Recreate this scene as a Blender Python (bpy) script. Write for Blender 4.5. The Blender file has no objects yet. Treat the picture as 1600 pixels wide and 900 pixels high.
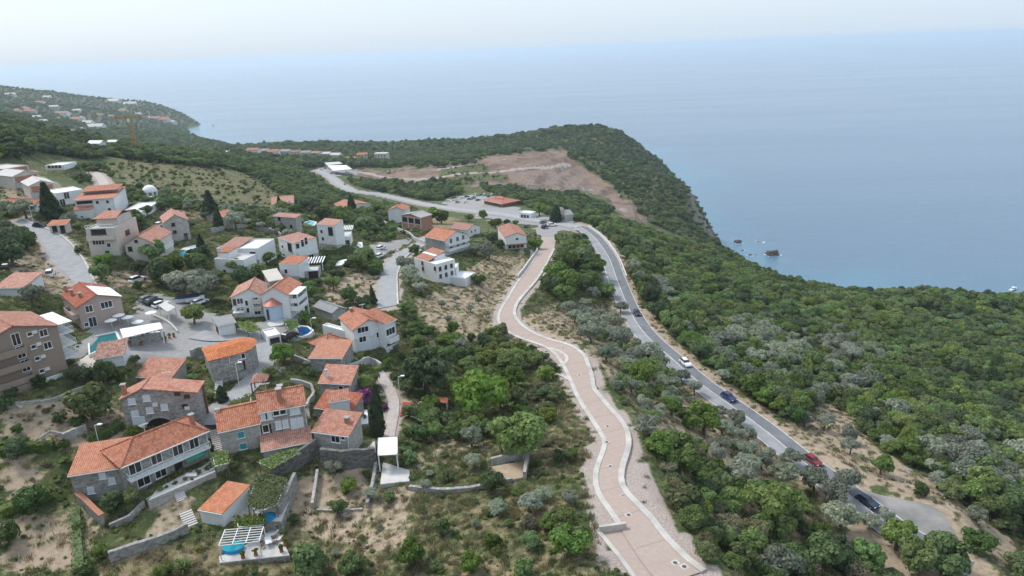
import bpy, bmesh, math, random
import numpy as np
from mathutils import Vector, Matrix, noise

# ------------------------------------------------------------------ camera
scene = bpy.context.scene
CZ = 215.0                                   # camera height above the sea
F = 1109.0                                   # focal length in photo pixels (1600 wide)
PITCH = math.radians(18.55)
ROLL = math.radians(2.15)
FWD = np.array([0, math.cos(PITCH), -math.sin(PITCH)])
U0 = np.array([0, math.sin(PITCH), math.cos(PITCH)])
R0 = np.array([1.0, 0, 0])
RX = math.cos(ROLL) * R0 - math.sin(ROLL) * U0
UY = math.sin(ROLL) * R0 + math.cos(ROLL) * U0
camd = bpy.data.cameras.new('camera')
camd.sensor_width = 36.0
camd.lens = 36.0 * F / 1600.0
camd.clip_start = 1.0
camd.clip_end = 200000.0
cam = bpy.data.objects.new('camera', camd)
scene.collection.objects.link(cam)
m = Matrix.Identity(4)
for i in range(3):
    m[i][0], m[i][1], m[i][2] = RX[i], UY[i], -FWD[i]
m[2][3] = CZ
cam.matrix_world = m
scene.camera = cam

# ------------------------------------------------------------------ sky and sun
SUN_EL, SUN_AZ = math.radians(52), math.radians(-58)      # azimuth from +Y towards +X
world = bpy.data.worlds.new('World')
scene.world = world
world.use_nodes = True
wn = world.node_tree.nodes
wl = world.node_tree.links
bg = wn['Background']
sky = wn.new('ShaderNodeTexSky')
sky.sky_type = 'NISHITA'
sky.sun_disc = False
sky.sun_elevation = SUN_EL
sky.sun_rotation = SUN_AZ
sky.altitude = 200
sky.air_density = 1.0
sky.dust_density = 3.5
sky.ozone_density = 1.0
mixs = wn.new('ShaderNodeMix')                 # thin even cloud veil over the clear sky
mixs.data_type = 'RGBA'
mixs.inputs[0].default_value = 0.72
mixs.inputs[7].default_value = (4.85, 5.7, 6.6, 1)
wl.new(sky.outputs[0], mixs.inputs[6])
wl.new(mixs.outputs[2], bg.inputs[0])
bg.inputs[1].default_value = 0.1
sl = bpy.data.lights.new('sun', 'SUN')
sl.energy = 1.5
sl.angle = math.radians(13)
sl.color = (1.0, 0.975, 0.94)
sun = bpy.data.objects.new('sun', sl)
scene.collection.objects.link(sun)
sd = Vector((math.sin(SUN_AZ) * math.cos(SUN_EL), math.cos(SUN_AZ) * math.cos(SUN_EL), math.sin(SUN_EL)))
sun.rotation_euler = sd.to_track_quat('Z', 'Y').to_euler()
sun.location = (0, 0, 400)

vs = scene.view_settings
vs.view_transform = 'Standard'
vs.look = 'None'
vs.exposure = 0.84
vs.gamma = 1.0
vs.use_curve_mapping = False
scene.cycles.max_bounces = 9
scene.cycles.diffuse_bounces = 2
scene.cycles.glossy_bounces = 2
scene.cycles.transmission_bounces = 3
scene.cycles.transparent_max_bounces = 8
scene.cycles.volume_bounces = 6
scene.cycles.use_denoising = True

# ------------------------------------------------------------------ small helpers
rng = random.Random(7)
COL = scene.collection

def srgb(h, k=1.0):
    h = h.lstrip('#')
    c = [int(h[i:i + 2], 16) / 255 for i in (0, 2, 4)]
    return tuple(((x / 12.92) if x <= 0.04045 else ((x + 0.055) / 1.055) ** 2.4) * k for x in c) + (1.0,)

def sstep(a, b, x):
    t = np.clip((x - a) / (b - a), 0, 1)
    return t * t * (3 - 2 * t)

def ray(u, v):
    u = np.asarray(u, float); v = np.asarray(v, float)
    d = FWD + np.multiply.outer((u - 800) / F, RX) - np.multiply.outer((v - 450) / F, UY)
    return d / np.linalg.norm(d, axis=-1, keepdims=True)

def pix(P):
    d = np.asarray(P, float) - np.array([0, 0, CZ])
    k = d @ FWD
    k = np.where(np.abs(k) < 1e-6, 1e-6, k)
    return 800 + F * (d @ RX) / k, 450 - F * (d @ UY) / k, k

def onplane(u, v, z):
    d = ray(u, v)
    t = (z - CZ) / d[2]
    return np.array([0, 0, CZ]) + t * d

def inpoly(x, y, poly):
    x = np.asarray(x); y = np.asarray(y)
    r = np.zeros(x.shape, bool)
    n = len(poly)
    for i in range(n):
        x0, y0 = poly[i]; x1, y1 = poly[(i + 1) % n]
        if y0 == y1:
            continue
        c = ((y0 > y) != (y1 > y)) & (x < (x1 - x0) * (y - y0) / (y1 - y0) + x0)
        r ^= c
    return r

# ------------------------------------------------------------------ terrain
# ground heights read along sight lines: (photo x, photo y, metres below the camera)
GP = '''
0 880 66|150 885 66|300 875 67|450 875 68|600 885 66|750 885 64|850 890 62|945 885 60|1090 890 63|1160 890 70|1250 890 80|1400 890 87|1590 890 93
0 770 62|100 790 64|200 770 63|330 770 64|450 760 66|550 770 67|650 760 66|750 760 65|880 760 64|950 760 63|1020 780 65|1100 740 76|1180 760 81|1250 715 85|1330 770 86|1400 815 86|1480 800 88|1560 760 96|1600 690 108
0 660 57.5|60 605 55|130 640 58|200 700 61|330 665 61|450 690 63|560 690 65|650 650 66|750 640 68|860 640 68.5|920 600 67.5|960 672 65.5|1000 630 71|1050 640 78|1100 660 83|1140 625 86|1250 620 97|1400 640 110|1500 640 117|1590 600 130
0 560 52|130 540 54|250 510 57|380 575 60|450 550 60.5|560 560 63|640 560 66|720 540 70|840 535 71|900 558 69|950 545 75|1010 560 82|1068 567 86|1200 540 105|1300 530 122|1400 540 131|1590 530 150
30 420 47|90 420 50|215 440 55|330 470 58|430 490 60|480 470 61.5|600 450 65|680 460 69|760 470 73|800 480 73.5|880 470 79|940 480 83.5|993 488 86|1060 470 96|1130 480 112|1200 460 130|1300 470 147|1450 466 160|1590 468 164
30 345 45|150 395 51|250 375 52|310 350 53|400 400 58|480 430 61|520 395 64|596 389 68|650 370 72|700 430 71|740 400 74|800 390 79|850 391 82|865 372 84.5|880 352 86|906 355 86|941 385 86|966 436 86|1000 400 100|1080 400 128|1150 410 172
40 300 44|90 310 46|160 320 48|235 305 54|300 320 57|360 330 64|430 345 68|530 330 84|640 345 84|720 370 80|780 360 82|830 345 89|700 315 109|740 325 103|650 318 112|600 305 117|540 290 121|500 267 126|780 310 102|830 310 104
20 260 41|100 265 46|160 280 51|200 250 56|250 270 59|300 250 63|350 290 68|380 260 80|420 300 80|480 300 95|450 270 101|400 250 108|520 250 132|590 255 130|650 280 118|750 265 117|800 290 113|860 240 115|870 310 112|820 262 116
0 200 27|0 230 34|60 215 41|100 215 46|130 237 53|40 240 40
900 265 130|960 310 137|1000 345 141|1050 375 154|1120 396 185|1190 418 214|930 340 102|960 350 112|1010 370 119|920 240 119|1000 256 136|1050 287 150|1088 314 157|1000 300 139|1103 325 160|1101 361 181|1125 386 193|1060 330 152
950 204 141|990 217 149|1003 229 185|1007 240 212|1022 252 139|1060 274 147|1086 294 152|880 215 142|800 228 146|720 240 150|650 232 156|600 236 160|500 226 166|440 238 150|430 226 172|380 235 172|330 222 176|700 250 140|560 240 150
250 243 98|350 240 130|180 243 70|200 232 105|260 225 145|300 215 172|150 225 90|60 190 120|100 205 115
150 195 150|200 195 158|250 190 172|280 178 178|310 186 200|200 157 128|100 148 95|0 140 62|0 165 95|90 170 110|270 168 165|150 170 140
'''
pts = []
for tok in GP.replace('\n', '|').split('|'):
    if tok.strip():
        u, v, h = map(float, tok.split())
        d = ray(u, v)
        t = h / -d[2]
        pts.append((d[0] * t, d[1] * t, CZ - h))

# points hidden behind an edge or out of frame: photo column, range in metres, height above the sea
def hid(u, r, z):
    d = ray(u, 300)
    a = math.atan2(d[0], d[1])
    pts.append((r * math.sin(a), r * math.cos(a), z))
for u, r, z in ((1212, 610, -6), (1280, 640, -8), (1350, 640, -8), (1450, 615, -8), (1590, 600, -8), (1240, 720, -30), (1400, 760, -40), (1590, 760, -40),
                (1245, 560, 26), (1300, 560, 24), (1400, 560, 16), (1500, 560, 14), (1590, 550, 12),
                (1105, 775, 12), (1125, 760, -6), (1060, 860, 18), (1085, 880, -12), (1020, 930, 20), (1045, 960, -14), (1000, 1010, 25), (1025, 1060, -15),
                (1170, 800, -25), (1150, 1000, -40), (1300, 1200, -60), (1500, 1500, -60), (1100, 1500, -60),
                (1000, 1330, 8), (1016, 1420, -12), (980, 1500, 8), (985, 1620, -25), (940, 1560, 10), (900, 1620, -10), (850, 1620, -10), (800, 1640, -12), (720, 1640, -12),
                (650, 1660, -12), (600, 1700, -12), (500, 1760, -12), (440, 1800, -14), (390, 1950, -14), (350, 2100, -14), (325, 2300, -14), (320, 2620, -16),
                (930, 1000, 48), (975, 990, 30), (880, 1000, 62), (950, 1100, 45), (1000, 1120, 15), (950, 1420, 50), (880, 1470, 45), (800, 1420, 45), (650, 1450, 40), (500, 1600, 30), (1000, 2000, -60), (700, 2000, -50), (500, 2100, -50), (420, 2600, -60),
                (345, 2900, -30), (322, 3000, -16), (300, 3200, 15), (290, 3500, -20), (200, 3500, 30), (200, 3900, -30), (100, 3900, 60), (0, 4100, 70), (100, 4600, -40), (0, 4900, -40), (-150, 4200, 120), (-150, 5200, -40), (400, 4500, -80), (900, 4500, -80), (1500, 4500, -80),
                (-150, 150, 165), (-150, 300, 176), (-150, 600, 195), (-150, 1000, 215), (-150, 2000, 190), (-300, 1000, 222), (-300, 400, 200),
                (1750, 120, 122), (1750, 250, 92), (1750, 450, 45), (1750, 600, -8), (1750, 900, -40),
                (0, 900, 175), (0, 1300, 150), (100, 900, 140), (100, 1400, 105), (200, 1500, 70), (300, 1500, 45), (400, 1300, 60)):
    hid(u, r, z)
for a, r, z in ((-60, 60, 155), (-35, 55, 152), (-10, 50, 153), (8, 45, 156), (30, 55, 146), (55, 60, 135), (-60, 30, 158), (0, 25, 160), (60, 30, 145)):
    a = math.radians(a)
    pts.append((r * math.sin(a), r * math.cos(a), z))
pts = np.array(pts)

def qmap(x, y):
    r = np.maximum(np.hypot(x, y), 25.0)
    a = np.clip(np.arctan2(x, y), -1.15, 1.15)
    return np.stack([a * 1.25, np.log(r)], -1)
QP = qmap(pts[:, 0], pts[:, 1])
QC = 0.035
def kern(A, B):
    d2 = ((A[:, None, :] - B[None, :, :]) ** 2).sum(-1)
    return np.sqrt(d2 + QC * QC)
KM = kern(QP, QP)
nP = len(pts)
AM = np.zeros((nP + 3, nP + 3))
AM[:nP, :nP] = KM - np.eye(nP) * 0.004
AM[:nP, nP:] = np.c_[np.ones(nP), QP]
AM[nP:, :nP] = AM[:nP, nP:].T
WK = np.linalg.solve(AM, np.r_[pts[:, 2], 0, 0, 0])

def vnoise(x, y, s, seed=0):
    # cheap value noise, smooth, -1..1
    x = x / s + seed * 17.3; y = y / s - seed * 9.1
    xi = np.floor(x); yi = np.floor(y); fx = x - xi; fy = y - yi
    def hsh(a, b):
        h = np.sin(a * 127.1 + b * 311.7 + seed * 74.7) * 43758.5453
        return (h - np.floor(h)) * 2 - 1
    fx = fx * fx * (3 - 2 * fx); fy = fy * fy * (3 - 2 * fy)
    return (hsh(xi, yi) * (1 - fx) + hsh(xi + 1, yi) * fx) * (1 - fy) + (hsh(xi, yi + 1) * (1 - fx) + hsh(xi + 1, yi + 1) * fx) * fy

def z_base(x, y):
    x = np.atleast_1d(np.asarray(x, float)); y = np.atleast_1d(np.asarray(y, float))
    out = np.empty(x.shape)
    xf, yf, of = x.ravel(), y.ravel(), out.ravel()
    for s in range(0, len(xf), 20000):
        Q = qmap(xf[s:s + 20000], yf[s:s + 20000])
        of[s:s + 20000] = kern(Q, QP) @ WK[:nP] + WK[nP] + Q @ WK[nP + 1:]
    z = of.reshape(x.shape)
    r = np.hypot(x, y)
    k = np.clip((r - 250) / 600, 0, 1)
    rough = vnoise(x, y, 45, 1) * 1.6 + vnoise(x, y, 17, 2) * 0.7
    big = vnoise(x, y, 160, 3) * 5 + vnoise(x, y, 70, 4) * 2.5
    land = sstep(0, 12, z)
    return z + land * (k * (rough + big) + (1 - k) * (vnoise(x, y, 9, 5) * 0.22 + vnoise(x, y, 30, 6) * 0.3))

TT = np.geomspace(35, 6500, 700)
def cast(u, v, zf):
    d = ray(u, v)
    P = np.array([0, 0, CZ]) + TT[:, None] * d
    below = P[:, 2] < zf(P[:, 0], P[:, 1])
    if not below.any():
        return None
    i = max(1, int(np.argmax(below)))
    t = np.linspace(TT[i - 1], TT[i], 24)
    P = np.array([0, 0, CZ]) + t[:, None] * d
    below = P[:, 2] < zf(P[:, 0], P[:, 1])
    j = int(np.argmax(below)) if below.any() else 23
    p = P[j].copy()
    return p

# ------------------------------------------------------------------ terrain grid (finer near the village)
def axis(lo, hi, a, b, step, grow):
    core = list(np.arange(a, b + 1e-6, step))
    out = []
    s, x = step, b
    while x < hi:
        s *= grow; x += s; out.append(x)
    neg = []
    s, x = step, a
    while x > lo:
        s *= grow; x -= s; neg.append(x)
    return np.array(neg[::-1] + core + out)
GX = axis(-4200, 1500, -170, 190, 1.7, 1.013)
GY = axis(-120, 5400, 45, 330, 1.7, 1.011)
MX, MY = np.meshgrid(GX, GY)
GZ = z_base(MX, MY)
GZ = np.clip(GZ, -90, 228)

def zf(x, y):
    x = np.clip(np.asarray(x, float), GX[0], GX[-1] - 1e-3); y = np.clip(np.asarray(y, float), GY[0], GY[-1] - 1e-3)
    i = np.clip(np.searchsorted(GX, x, 'right') - 1, 0, len(GX) - 2)
    j = np.clip(np.searchsorted(GY, y, 'right') - 1, 0, len(GY) - 2)
    fx = (x - GX[i]) / (GX[i + 1] - GX[i]); fy = (y - GY[j]) / (GY[j + 1] - GY[j])
    return (GZ[j, i] * (1 - fx) + GZ[j, i + 1] * fx) * (1 - fy) + (GZ[j + 1, i] * (1 - fx) + GZ[j + 1, i + 1] * fx) * fy

def at(u, v):
    p = cast(u, v, zf)
    if p is None:
        p = onplane(u, max(v, 130), 0.0)
    return p

# ------------------------------------------------------------------ materials
MATS = {}
def nt(name):
    mt = bpy.data.materials.new(name)
    mt.use_nodes = True
    t = mt.node_tree
    return mt, t.nodes, t.links, t.nodes['Principled BSDF']

def N(nodes, kind, **kw):
    n = nodes.new(kind)
    for k, v in kw.items():
        setattr(n, k, v)
    return n

def ramp(nodes, links, src, stops):
    r = nodes.new('ShaderNodeValToRGB')
    e = r.color_ramp.elements
    while len(e) < len(stops):
        e.new(0.5)
    for el, (p, c) in zip(e, stops):
        el.position = p; el.color = c if len(c) == 4 else tuple(c) + (1,)
    links.new(src, r.inputs[0])
    return r.outputs[0]

def mixc(nodes, links, fac, a, b, mode='MIX'):
    x = nodes.new('ShaderNodeMix'); x.data_type = 'RGBA'; x.blend_type = mode
    for s, val in ((0, fac), (6, a), (7, b)):
        if hasattr(val, 'links'):
            links.new(val, x.inputs[s])
        elif s == 0:
            x.inputs[0].default_value = val
        else:
            x.inputs[s].default_value = val if len(val) == 4 else tuple(val) + (1,)
    return x.outputs[2]

def mathn(nodes, links, op, a, b=None, c=None):
    x = nodes.new('ShaderNodeMath'); x.operation = op
    for s, val in enumerate((a, b, c)):
        if val is None: continue
        if hasattr(val, 'links'): links.new(val, x.inputs[s])
        else: x.inputs[s].default_value = val
    return x.outputs[0]

def noise_tex(nodes, links, vec, scale, detail=4, rough=0.55):
    n = nodes.new('ShaderNodeTexNoise')
    n.inputs['Scale'].default_value = scale; n.inputs['Detail'].default_value = detail; n.inputs['Roughness'].default_value = rough
    if vec is not None: links.new(vec, n.inputs['Vector'])
    return n.outputs[0]

def plain(name, col, rough=0.75, var=0.12, scale=1.2, bump=0.0, metal=0.0, bscale=None, spec=0.3):
    """A painted, plastered, paved ... surface: one colour with uneven wear."""
    mt, nd, lk, p = nt(name)
    tc = nd.new('ShaderNodeTexCoord')
    geo = nd.new('ShaderNodeNewGeometry')
    f = noise_tex(nd, lk, geo.outputs['Position'], scale, 5, 0.6)
    c0 = tuple(max(0, x * (1 - var)) for x in col[:3]); c1 = tuple(min(1, x * (1 + var)) for x in col[:3])
    base = ramp(nd, lk, f, [(0.3, c0), (0.7, c1)])
    lk.new(base, p.inputs['Base Color'])
    p.inputs['Roughness'].default_value = rough; p.inputs['Metallic'].default_value = metal
    p.inputs['Specular IOR Level'].default_value = spec
    if bump:
        b = nd.new('ShaderNodeBump'); b.inputs['Strength'].default_value = bump; b.inputs['Distance'].default_value = 0.05
        lk.new(noise_tex(nd, lk, geo.outputs['Position'], bscale or scale * 6, 4), b.inputs['Height'])
        lk.new(b.outputs[0], p.inputs['Normal'])
    MATS[name] = mt
    return mt

def ground_material():
    mt, nd, lk, p = nt('ground')
    geo = nd.new('ShaderNodeNewGeometry')
    pos = geo.outputs['Position']
    at_ = {}
    for a in ('soil', 'dry', 'gravel', 'quarry', 'paved'):
        n = nd.new('ShaderNodeAttribute'); n.attribute_name = a
        at_[a] = n.outputs['Fac']
    n1 = noise_tex(nd, lk, pos, 0.9, 6, 0.65)
    n2 = noise_tex(nd, lk, pos, 0.11, 5, 0.6)
    n3 = noise_tex(nd, lk, pos, 4.0, 3, 0.6)
    green = ramp(nd, lk, n1, [(0.25, (0.035, 0.05, 0.018)), (0.55, (0.085, 0.108, 0.042)), (0.8, (0.155, 0.165, 0.075))])
    dry = ramp(nd, lk, n1, [(0.25, (0.10, 0.092, 0.042)), (0.5, (0.23, 0.185, 0.105)), (0.78, (0.36, 0.29, 0.185))])
    soil = ramp(nd, lk, n1, [(0.2, (0.20, 0.145, 0.10)), (0.5, (0.36, 0.28, 0.20)), (0.8, (0.47, 0.385, 0.29))])
    grav = ramp(nd, lk, n3, [(0.25, (0.25, 0.20, 0.175)), (0.55, (0.40, 0.335, 0.295)), (0.8, (0.55, 0.49, 0.45))])
    n4 = noise_tex(nd, lk, pos, 0.028, 7, 0.68)
    quar = ramp(nd, lk, n4, [(0.38, (0.12, 0.105, 0.092)), (0.46, (0.20, 0.138, 0.104)), (0.52, (0.27, 0.185, 0.14)), (0.57, (0.165, 0.138, 0.118)), (0.64, (0.34, 0.27, 0.22))])
    pav = ramp(nd, lk, n1, [(0.25, (0.25, 0.24, 0.235)), (0.75, (0.37, 0.355, 0.34))])
    def mask(a, soft=0.16, w=0.75):
        s = mathn(nd, lk, 'MULTIPLY_ADD', n1, w, -w * 0.5)
        s2 = mathn(nd, lk, 'MULTIPLY_ADD', n2, w * 0.8, -w * 0.4)
        x = mathn(nd, lk, 'ADD', mathn(nd, lk, 'ADD', a, s), s2)
        mr = nd.new('ShaderNodeMapRange'); mr.interpolation_type = 'SMOOTHSTEP'
        lk.new(x, mr.inputs[0])
        mr.inputs[1].default_value = 0.5 - soft; mr.inputs[2].default_value = 0.5 + soft
        return mr.outputs[0]
    c = mixc(nd, lk, mask(at_['dry'], 0.22, 1.0), green, dry)
    c = mixc(nd, lk, mask(at_['soil'], 0.2, 0.9), c, soil)
    c = mixc(nd, lk, mask(at_['gravel'], 0.15, 0.5), c, grav)
    c = mixc(nd, lk, mask(at_['quarry'], 0.18, 0.6), c, quar)
    c = mixc(nd, lk, mask(at_['paved'], 0.08, 0.15), c, pav)
    # bare limestone where the ground is steep, as on the sea cliffs
    sep = nd.new('ShaderNodeSeparateXYZ'); lk.new(geo.outputs['Normal'], sep.inputs[0])
    st = nd.new('ShaderNodeMapRange'); lk.new(sep.outputs[2], st.inputs[0])
    st.inputs[1].default_value = 0.76; st.inputs[2].default_value = 0.58
    rock = ramp(nd, lk, n2, [(0.3, (0.13, 0.11, 0.095)), (0.55, (0.25, 0.21, 0.185)), (0.75, (0.33, 0.29, 0.26))])
    c = mixc(nd, lk, st.outputs[0], c, rock)
    lk.new(c, p.inputs['Base Color'])
    p.inputs['Roughness'].default_value = 0.95
    p.inputs['Specular IOR Level'].default_value = 0.1
    b = nd.new('ShaderNodeBump'); b.inputs['Strength'].default_value = 0.4; b.inputs['Distance'].default_value = 0.2
    lk.new(n1, b.inputs['Height']); lk.new(b.outputs[0], p.inputs['Normal'])
    return mt
M_ground = ground_material()

def sea_material():
    mt, nd, lk, p = nt('sea_water')
    geo = nd.new('ShaderNodeNewGeometry'); pos = geo.outputs['Position']
    at_ = nd.new('ShaderNodeAttribute'); at_.attribute_name = 'shallow'
    n2 = noise_tex(nd, lk, pos, 0.02, 5, 0.6)
    sh = mathn(nd, lk, 'MULTIPLY', at_.outputs['Fac'], mathn(nd, lk, 'MULTIPLY_ADD', n2, 2.0, -0.2))
    c = mixc(nd, lk, sh, (0.095, 0.16, 0.235), (0.085, 0.26, 0.345))
    lk.new(c, p.inputs['Base Color'])
    mp = nd.new('ShaderNodeMapping'); mp.inputs['Scale'].default_value = (0.0008, 0.0042, 1.0); mp.inputs['Rotation'].default_value = (0, 0, math.radians(8)); lk.new(pos, mp.inputs[0])
    slick = noise_tex(nd, lk, mp.outputs[0], 1.0, 5, 0.6)
    mr = nd.new('ShaderNodeMapRange'); lk.new(slick, mr.inputs[0]); mr.inputs[1].default_value = 0.35; mr.inputs[2].default_value = 0.65
    mr.inputs[3].default_value = 0.15; mr.inputs[4].default_value = 0.21
    lk.new(mr.outputs[0], p.inputs['Roughness'])
    p.inputs['IOR'].default_value = 1.333
    mp2 = nd.new('ShaderNodeMapping'); mp2.inputs['Scale'].default_value = (0.16, 0.42, 1.0); mp2.inputs['Rotation'].default_value = (0, 0, math.radians(-12)); lk.new(pos, mp2.inputs[0])
    w = noise_tex(nd, lk, mp2.outputs[0], 1.0, 6, 0.62)
    mp3 = nd.new('ShaderNodeMapping'); mp3.inputs['Scale'].default_value = (0.018, 0.05, 1.0); mp3.inputs['Rotation'].default_value = (0, 0, math.radians(15)); lk.new(pos, mp3.inputs[0])
    w2 = noise_tex(nd, lk, mp3.outputs[0], 1.0, 3, 0.5)
    h = mathn(nd, lk, 'MULTIPLY_ADD', w2, 1.4, w)
    b = nd.new('ShaderNodeBump'); b.inputs['Strength'].default_value = 0.5; b.inputs['Distance'].default_value = 1.0
    lk.new(h, b.inputs['Height']); lk.new(b.outputs[0], p.inputs['Normal'])
    return mt

def meshobj(name, verts, faces, mat=None, parent=None, smooth=False):
    me = bpy.data.meshes.new(name)
    me.from_pydata([tuple(v) for v in verts], [], faces)
    if mat is not None:
        me.materials.append(mat)
    if smooth:
        me.polygons.foreach_set('use_smooth', [True] * len(me.polygons))
    o = bpy.data.objects.new(name, me)
    COL.objects.link(o)
    if parent is not None:
        o.parent = parent
    return o

def tag(o, label=None, cat=None, group=None, kind=None):
    if label: o['label'] = label
    if cat: o['category'] = cat
    if group: o['group'] = group
    if kind: o['kind'] = kind
    return o

# ------------------------------------------------------------------ roads, laid out from their edges and pressed into the ground
def resample(P, n):
    P = np.asarray(P, float)
    # Catmull-Rom through the points, then even spacing
    Q = np.vstack([2 * P[0] - P[1], P, 2 * P[-1] - P[-2]])
    out = []
    for i in range(len(P) - 1):
        p0, p1, p2, p3 = Q[i:i + 4]
        for t in np.linspace(0, 1, 12, endpoint=False):
            out.append(0.5 * ((2 * p1) + (-p0 + p2) * t + (2 * p0 - 5 * p1 + 4 * p2 - p3) * t * t + (-p0 + 3 * p1 - 3 * p2 + p3) * t ** 3))
    out.append(P[-1])
    out = np.array(out)
    s = np.r_[0, np.cumsum(np.linalg.norm(np.diff(out[:, :2], axis=0), axis=1))]
    t = np.linspace(0, s[-1], n)
    return np.stack([np.interp(t, s, out[:, k]) for k in range(out.shape[1])], -1)

def smooth1(a, k):
    if k < 1: return a
    pad = np.r_[np.full(k, a[0]), a, np.full(k, a[-1])]
    return np.convolve(pad, np.ones(2 * k + 1) / (2 * k + 1), 'valid')

ROADS = []       # (centre Nx3, half width N)
def road_edges(Lpx, Rpx, step=3.0, sm=4):
    L = np.array([at(*p) for p in Lpx]); R = np.array([at(*p) for p in Rpx])
    ln = np.linalg.norm(np.diff((L[[0, -1]] + R[[0, -1]]) / 2, axis=0)) * 1.3
    n = max(6, int(max(ln, np.linalg.norm(np.diff(L[:, :2], axis=0), axis=1).sum()) / step))
    L = resample(L, n); R = resample(R, n)
    c = (L + R) / 2
    z = smooth1(zf(c[:, 0], c[:, 1]), sm)
    L[:, 2] = R[:, 2] = c[:, 2] = z
    ROADS.append((c, np.linalg.norm(L[:, :2] - R[:, :2], axis=1) / 2))
    return L, R

def road_centre(Cpx, hw, step=3.0, sm=5):
    C = np.array([at(*p) for p in Cpx])
    n = max(6, int(np.linalg.norm(np.diff(C[:, :2], axis=0), axis=1).sum() / step))
    C = resample(C, n)
    C[:, 0] = smooth1(C[:, 0], 2); C[:, 1] = smooth1(C[:, 1], 2)
    C[:, 2] = smooth1(zf(C[:, 0], C[:, 1]), sm)
    ROADS.append((C, np.full(n, hw)))
    return C

def offset(C, d):
    T = np.gradient(C[:, :2], axis=0); T /= np.linalg.norm(T, axis=1, keepdims=True) + 1e-9
    nrm = np.stack([T[:, 1], -T[:, 0]], -1)          # to the right of travel
    o = C.copy(); o[:, :2] += nrm * np.reshape(d, (-1, 1)) if np.ndim(d) else nrm * d
    return o

def strip(name, L, R, mat, dz, parent=None, thick=0.0):
    n = len(L)
    V = [tuple(p + [0, 0, dz]) for p in L] + [tuple(p + [0, 0, dz]) for p in R]
    Fc = [(i, n + i, n + i + 1, i + 1) for i in range(n - 1)]
    if thick:
        V += [(v[0], v[1], v[2] - thick) for v in V]
        k = 2 * n
        Fc += [(i, i + 1, k + i + 1, k + i) for i in range(n - 1)]
        Fc += [(n + i + 1, n + i, k + n + i, k + n + i + 1) for i in range(n - 1)]
        Fc += [(0, k, k + n, n), (n - 1, 2 * n - 1, k + 2 * n - 1, k + n - 1)]
    return meshobj(name, V, [f[::-1] for f in Fc], mat, parent)

# coastal highway, travelled from the far bend towards the near trees
HWY = road_centre([(906, 355), (925, 367), (941, 385), (954, 408), (964, 436), (979, 475), (997, 507), (1017, 531), (1050, 561), (1091, 595), (1151, 641), (1205, 681), (1259, 722), (1310, 761), (1360, 796), (1440, 852), (1530, 915)], 3.6)
HWYFAR = road_centre([(496, 265), (520, 279), (545, 294), (580, 303), (620, 310), (665, 320), (710, 326), (760, 331), (815, 339), (850, 346), (882, 350), (906, 355)], 4.0, 5.0, 6)
BRL, BRR = road_edges([(843, 391), (826, 414), (809, 437), (793, 464), (779, 488), (782, 507), (801, 522), (843, 539), (862, 548), (876, 563), (886, 583), (892, 597), (904, 626), (940, 676), (942, 701), (931, 733), (933, 765), (961, 808), (980, 838), (1012, 880), (1035, 905)],
                      [(866, 391), (853, 417), (837, 443), (811, 472), (805, 494), (821, 514), (850, 530), (891, 543), (912, 558), (920, 575), (926, 592), (929, 608), (951, 640), (976, 669), (983, 701), (972, 740), (977, 768), (1018, 818), (1042, 847), (1075, 880), (1100, 905)])
VR1 = road_edges([(20, 340), (33, 350), (66, 379), (73, 396), (105, 428), (120, 446)], [(38, 343), (49, 350), (95, 372), (127, 406), (144, 438), (150, 450)])
VR2 = road_edges([(664, 372), (650, 381), (612, 400), (595, 429), (590, 455), (590, 480)], [(672, 376), (660, 385), (634, 403), (621, 429), (620, 455), (621, 480)])
ACC = road_edges([(846, 370), (845, 380), (843, 391)], [(872, 372), (868, 380), (866, 391)])
VPATH = road_centre([(585, 570), (597, 590), (608, 607), (618, 630), (612, 655), (606, 690)], 1.1, 2.0, 3)
VLANE = road_centre([(300, 520), (350, 530), (395, 520), (408, 545), (410, 575), (395, 597), (362, 625), (345, 650), (330, 672)], 2.4, 2.0, 3)
UPRD = road_centre([(176, 318), (166, 300), (160, 282), (145, 270), (118, 268)], 2.0, 3.0, 3)

hu, hv_, _k = pix(HWY)
LAYBY = 8.0 * sstep(1325, 1385, hu) * (1 - sstep(1455, 1490, hu))      # the lay-by widens the highway towards the sea
ROADS[0] = (HWY, 3.6 + LAYBY)
def press(c, hw, flat, blend, dz):
    """Grade the terrain to the road: level across the road, blending back to the slope."""
    lo = c[:, :2].min(0) - (hw.max() + flat + blend + 2); hi = c[:, :2].max(0) + (hw.max() + flat + blend + 2)
    sel = np.where((MX > lo[0]) & (MX < hi[0]) & (MY > lo[1]) & (MY < hi[1]))
    x, y = MX[sel], MY[sel]
    best = np.full(x.shape, 1e9); zz = np.zeros(x.shape); hh = np.zeros(x.shape)
    for a in range(len(c) - 1):
        p, q = c[a], c[a + 1]
        d = q[:2] - p[:2]; L2 = (d ** 2).sum() + 1e-9
        t = np.clip(((x - p[0]) * d[0] + (y - p[1]) * d[1]) / L2, 0, 1)
        dist = np.hypot(x - p[0] - t * d[0], y - p[1] - t * d[1])
        m_ = dist < best
        best = np.where(m_, dist, best); zz = np.where(m_, p[2] + t * (q[2] - p[2]), zz); hh = np.where(m_, hw[a], hh)
    w = 1 - sstep(hh + flat, hh + flat + blend, best)
    GZ[sel] = GZ[sel] * (1 - w) + (zz + dz) * w
    return sel, best - hh
RD = {}
for nm, (c, hw) in zip(('hwy', 'far', 'brick', 'vr1', 'vr2', 'acc', 'path', 'lane', 'up'), ROADS):
    g = 8.0 if nm in ('hwy', 'far', 'brick') else 4.0
    if nm == 'far': g = 14.0
    RD[nm] = press(c, hw, 1.9 if nm != 'far' else 4.0, g, -0.12)

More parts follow.
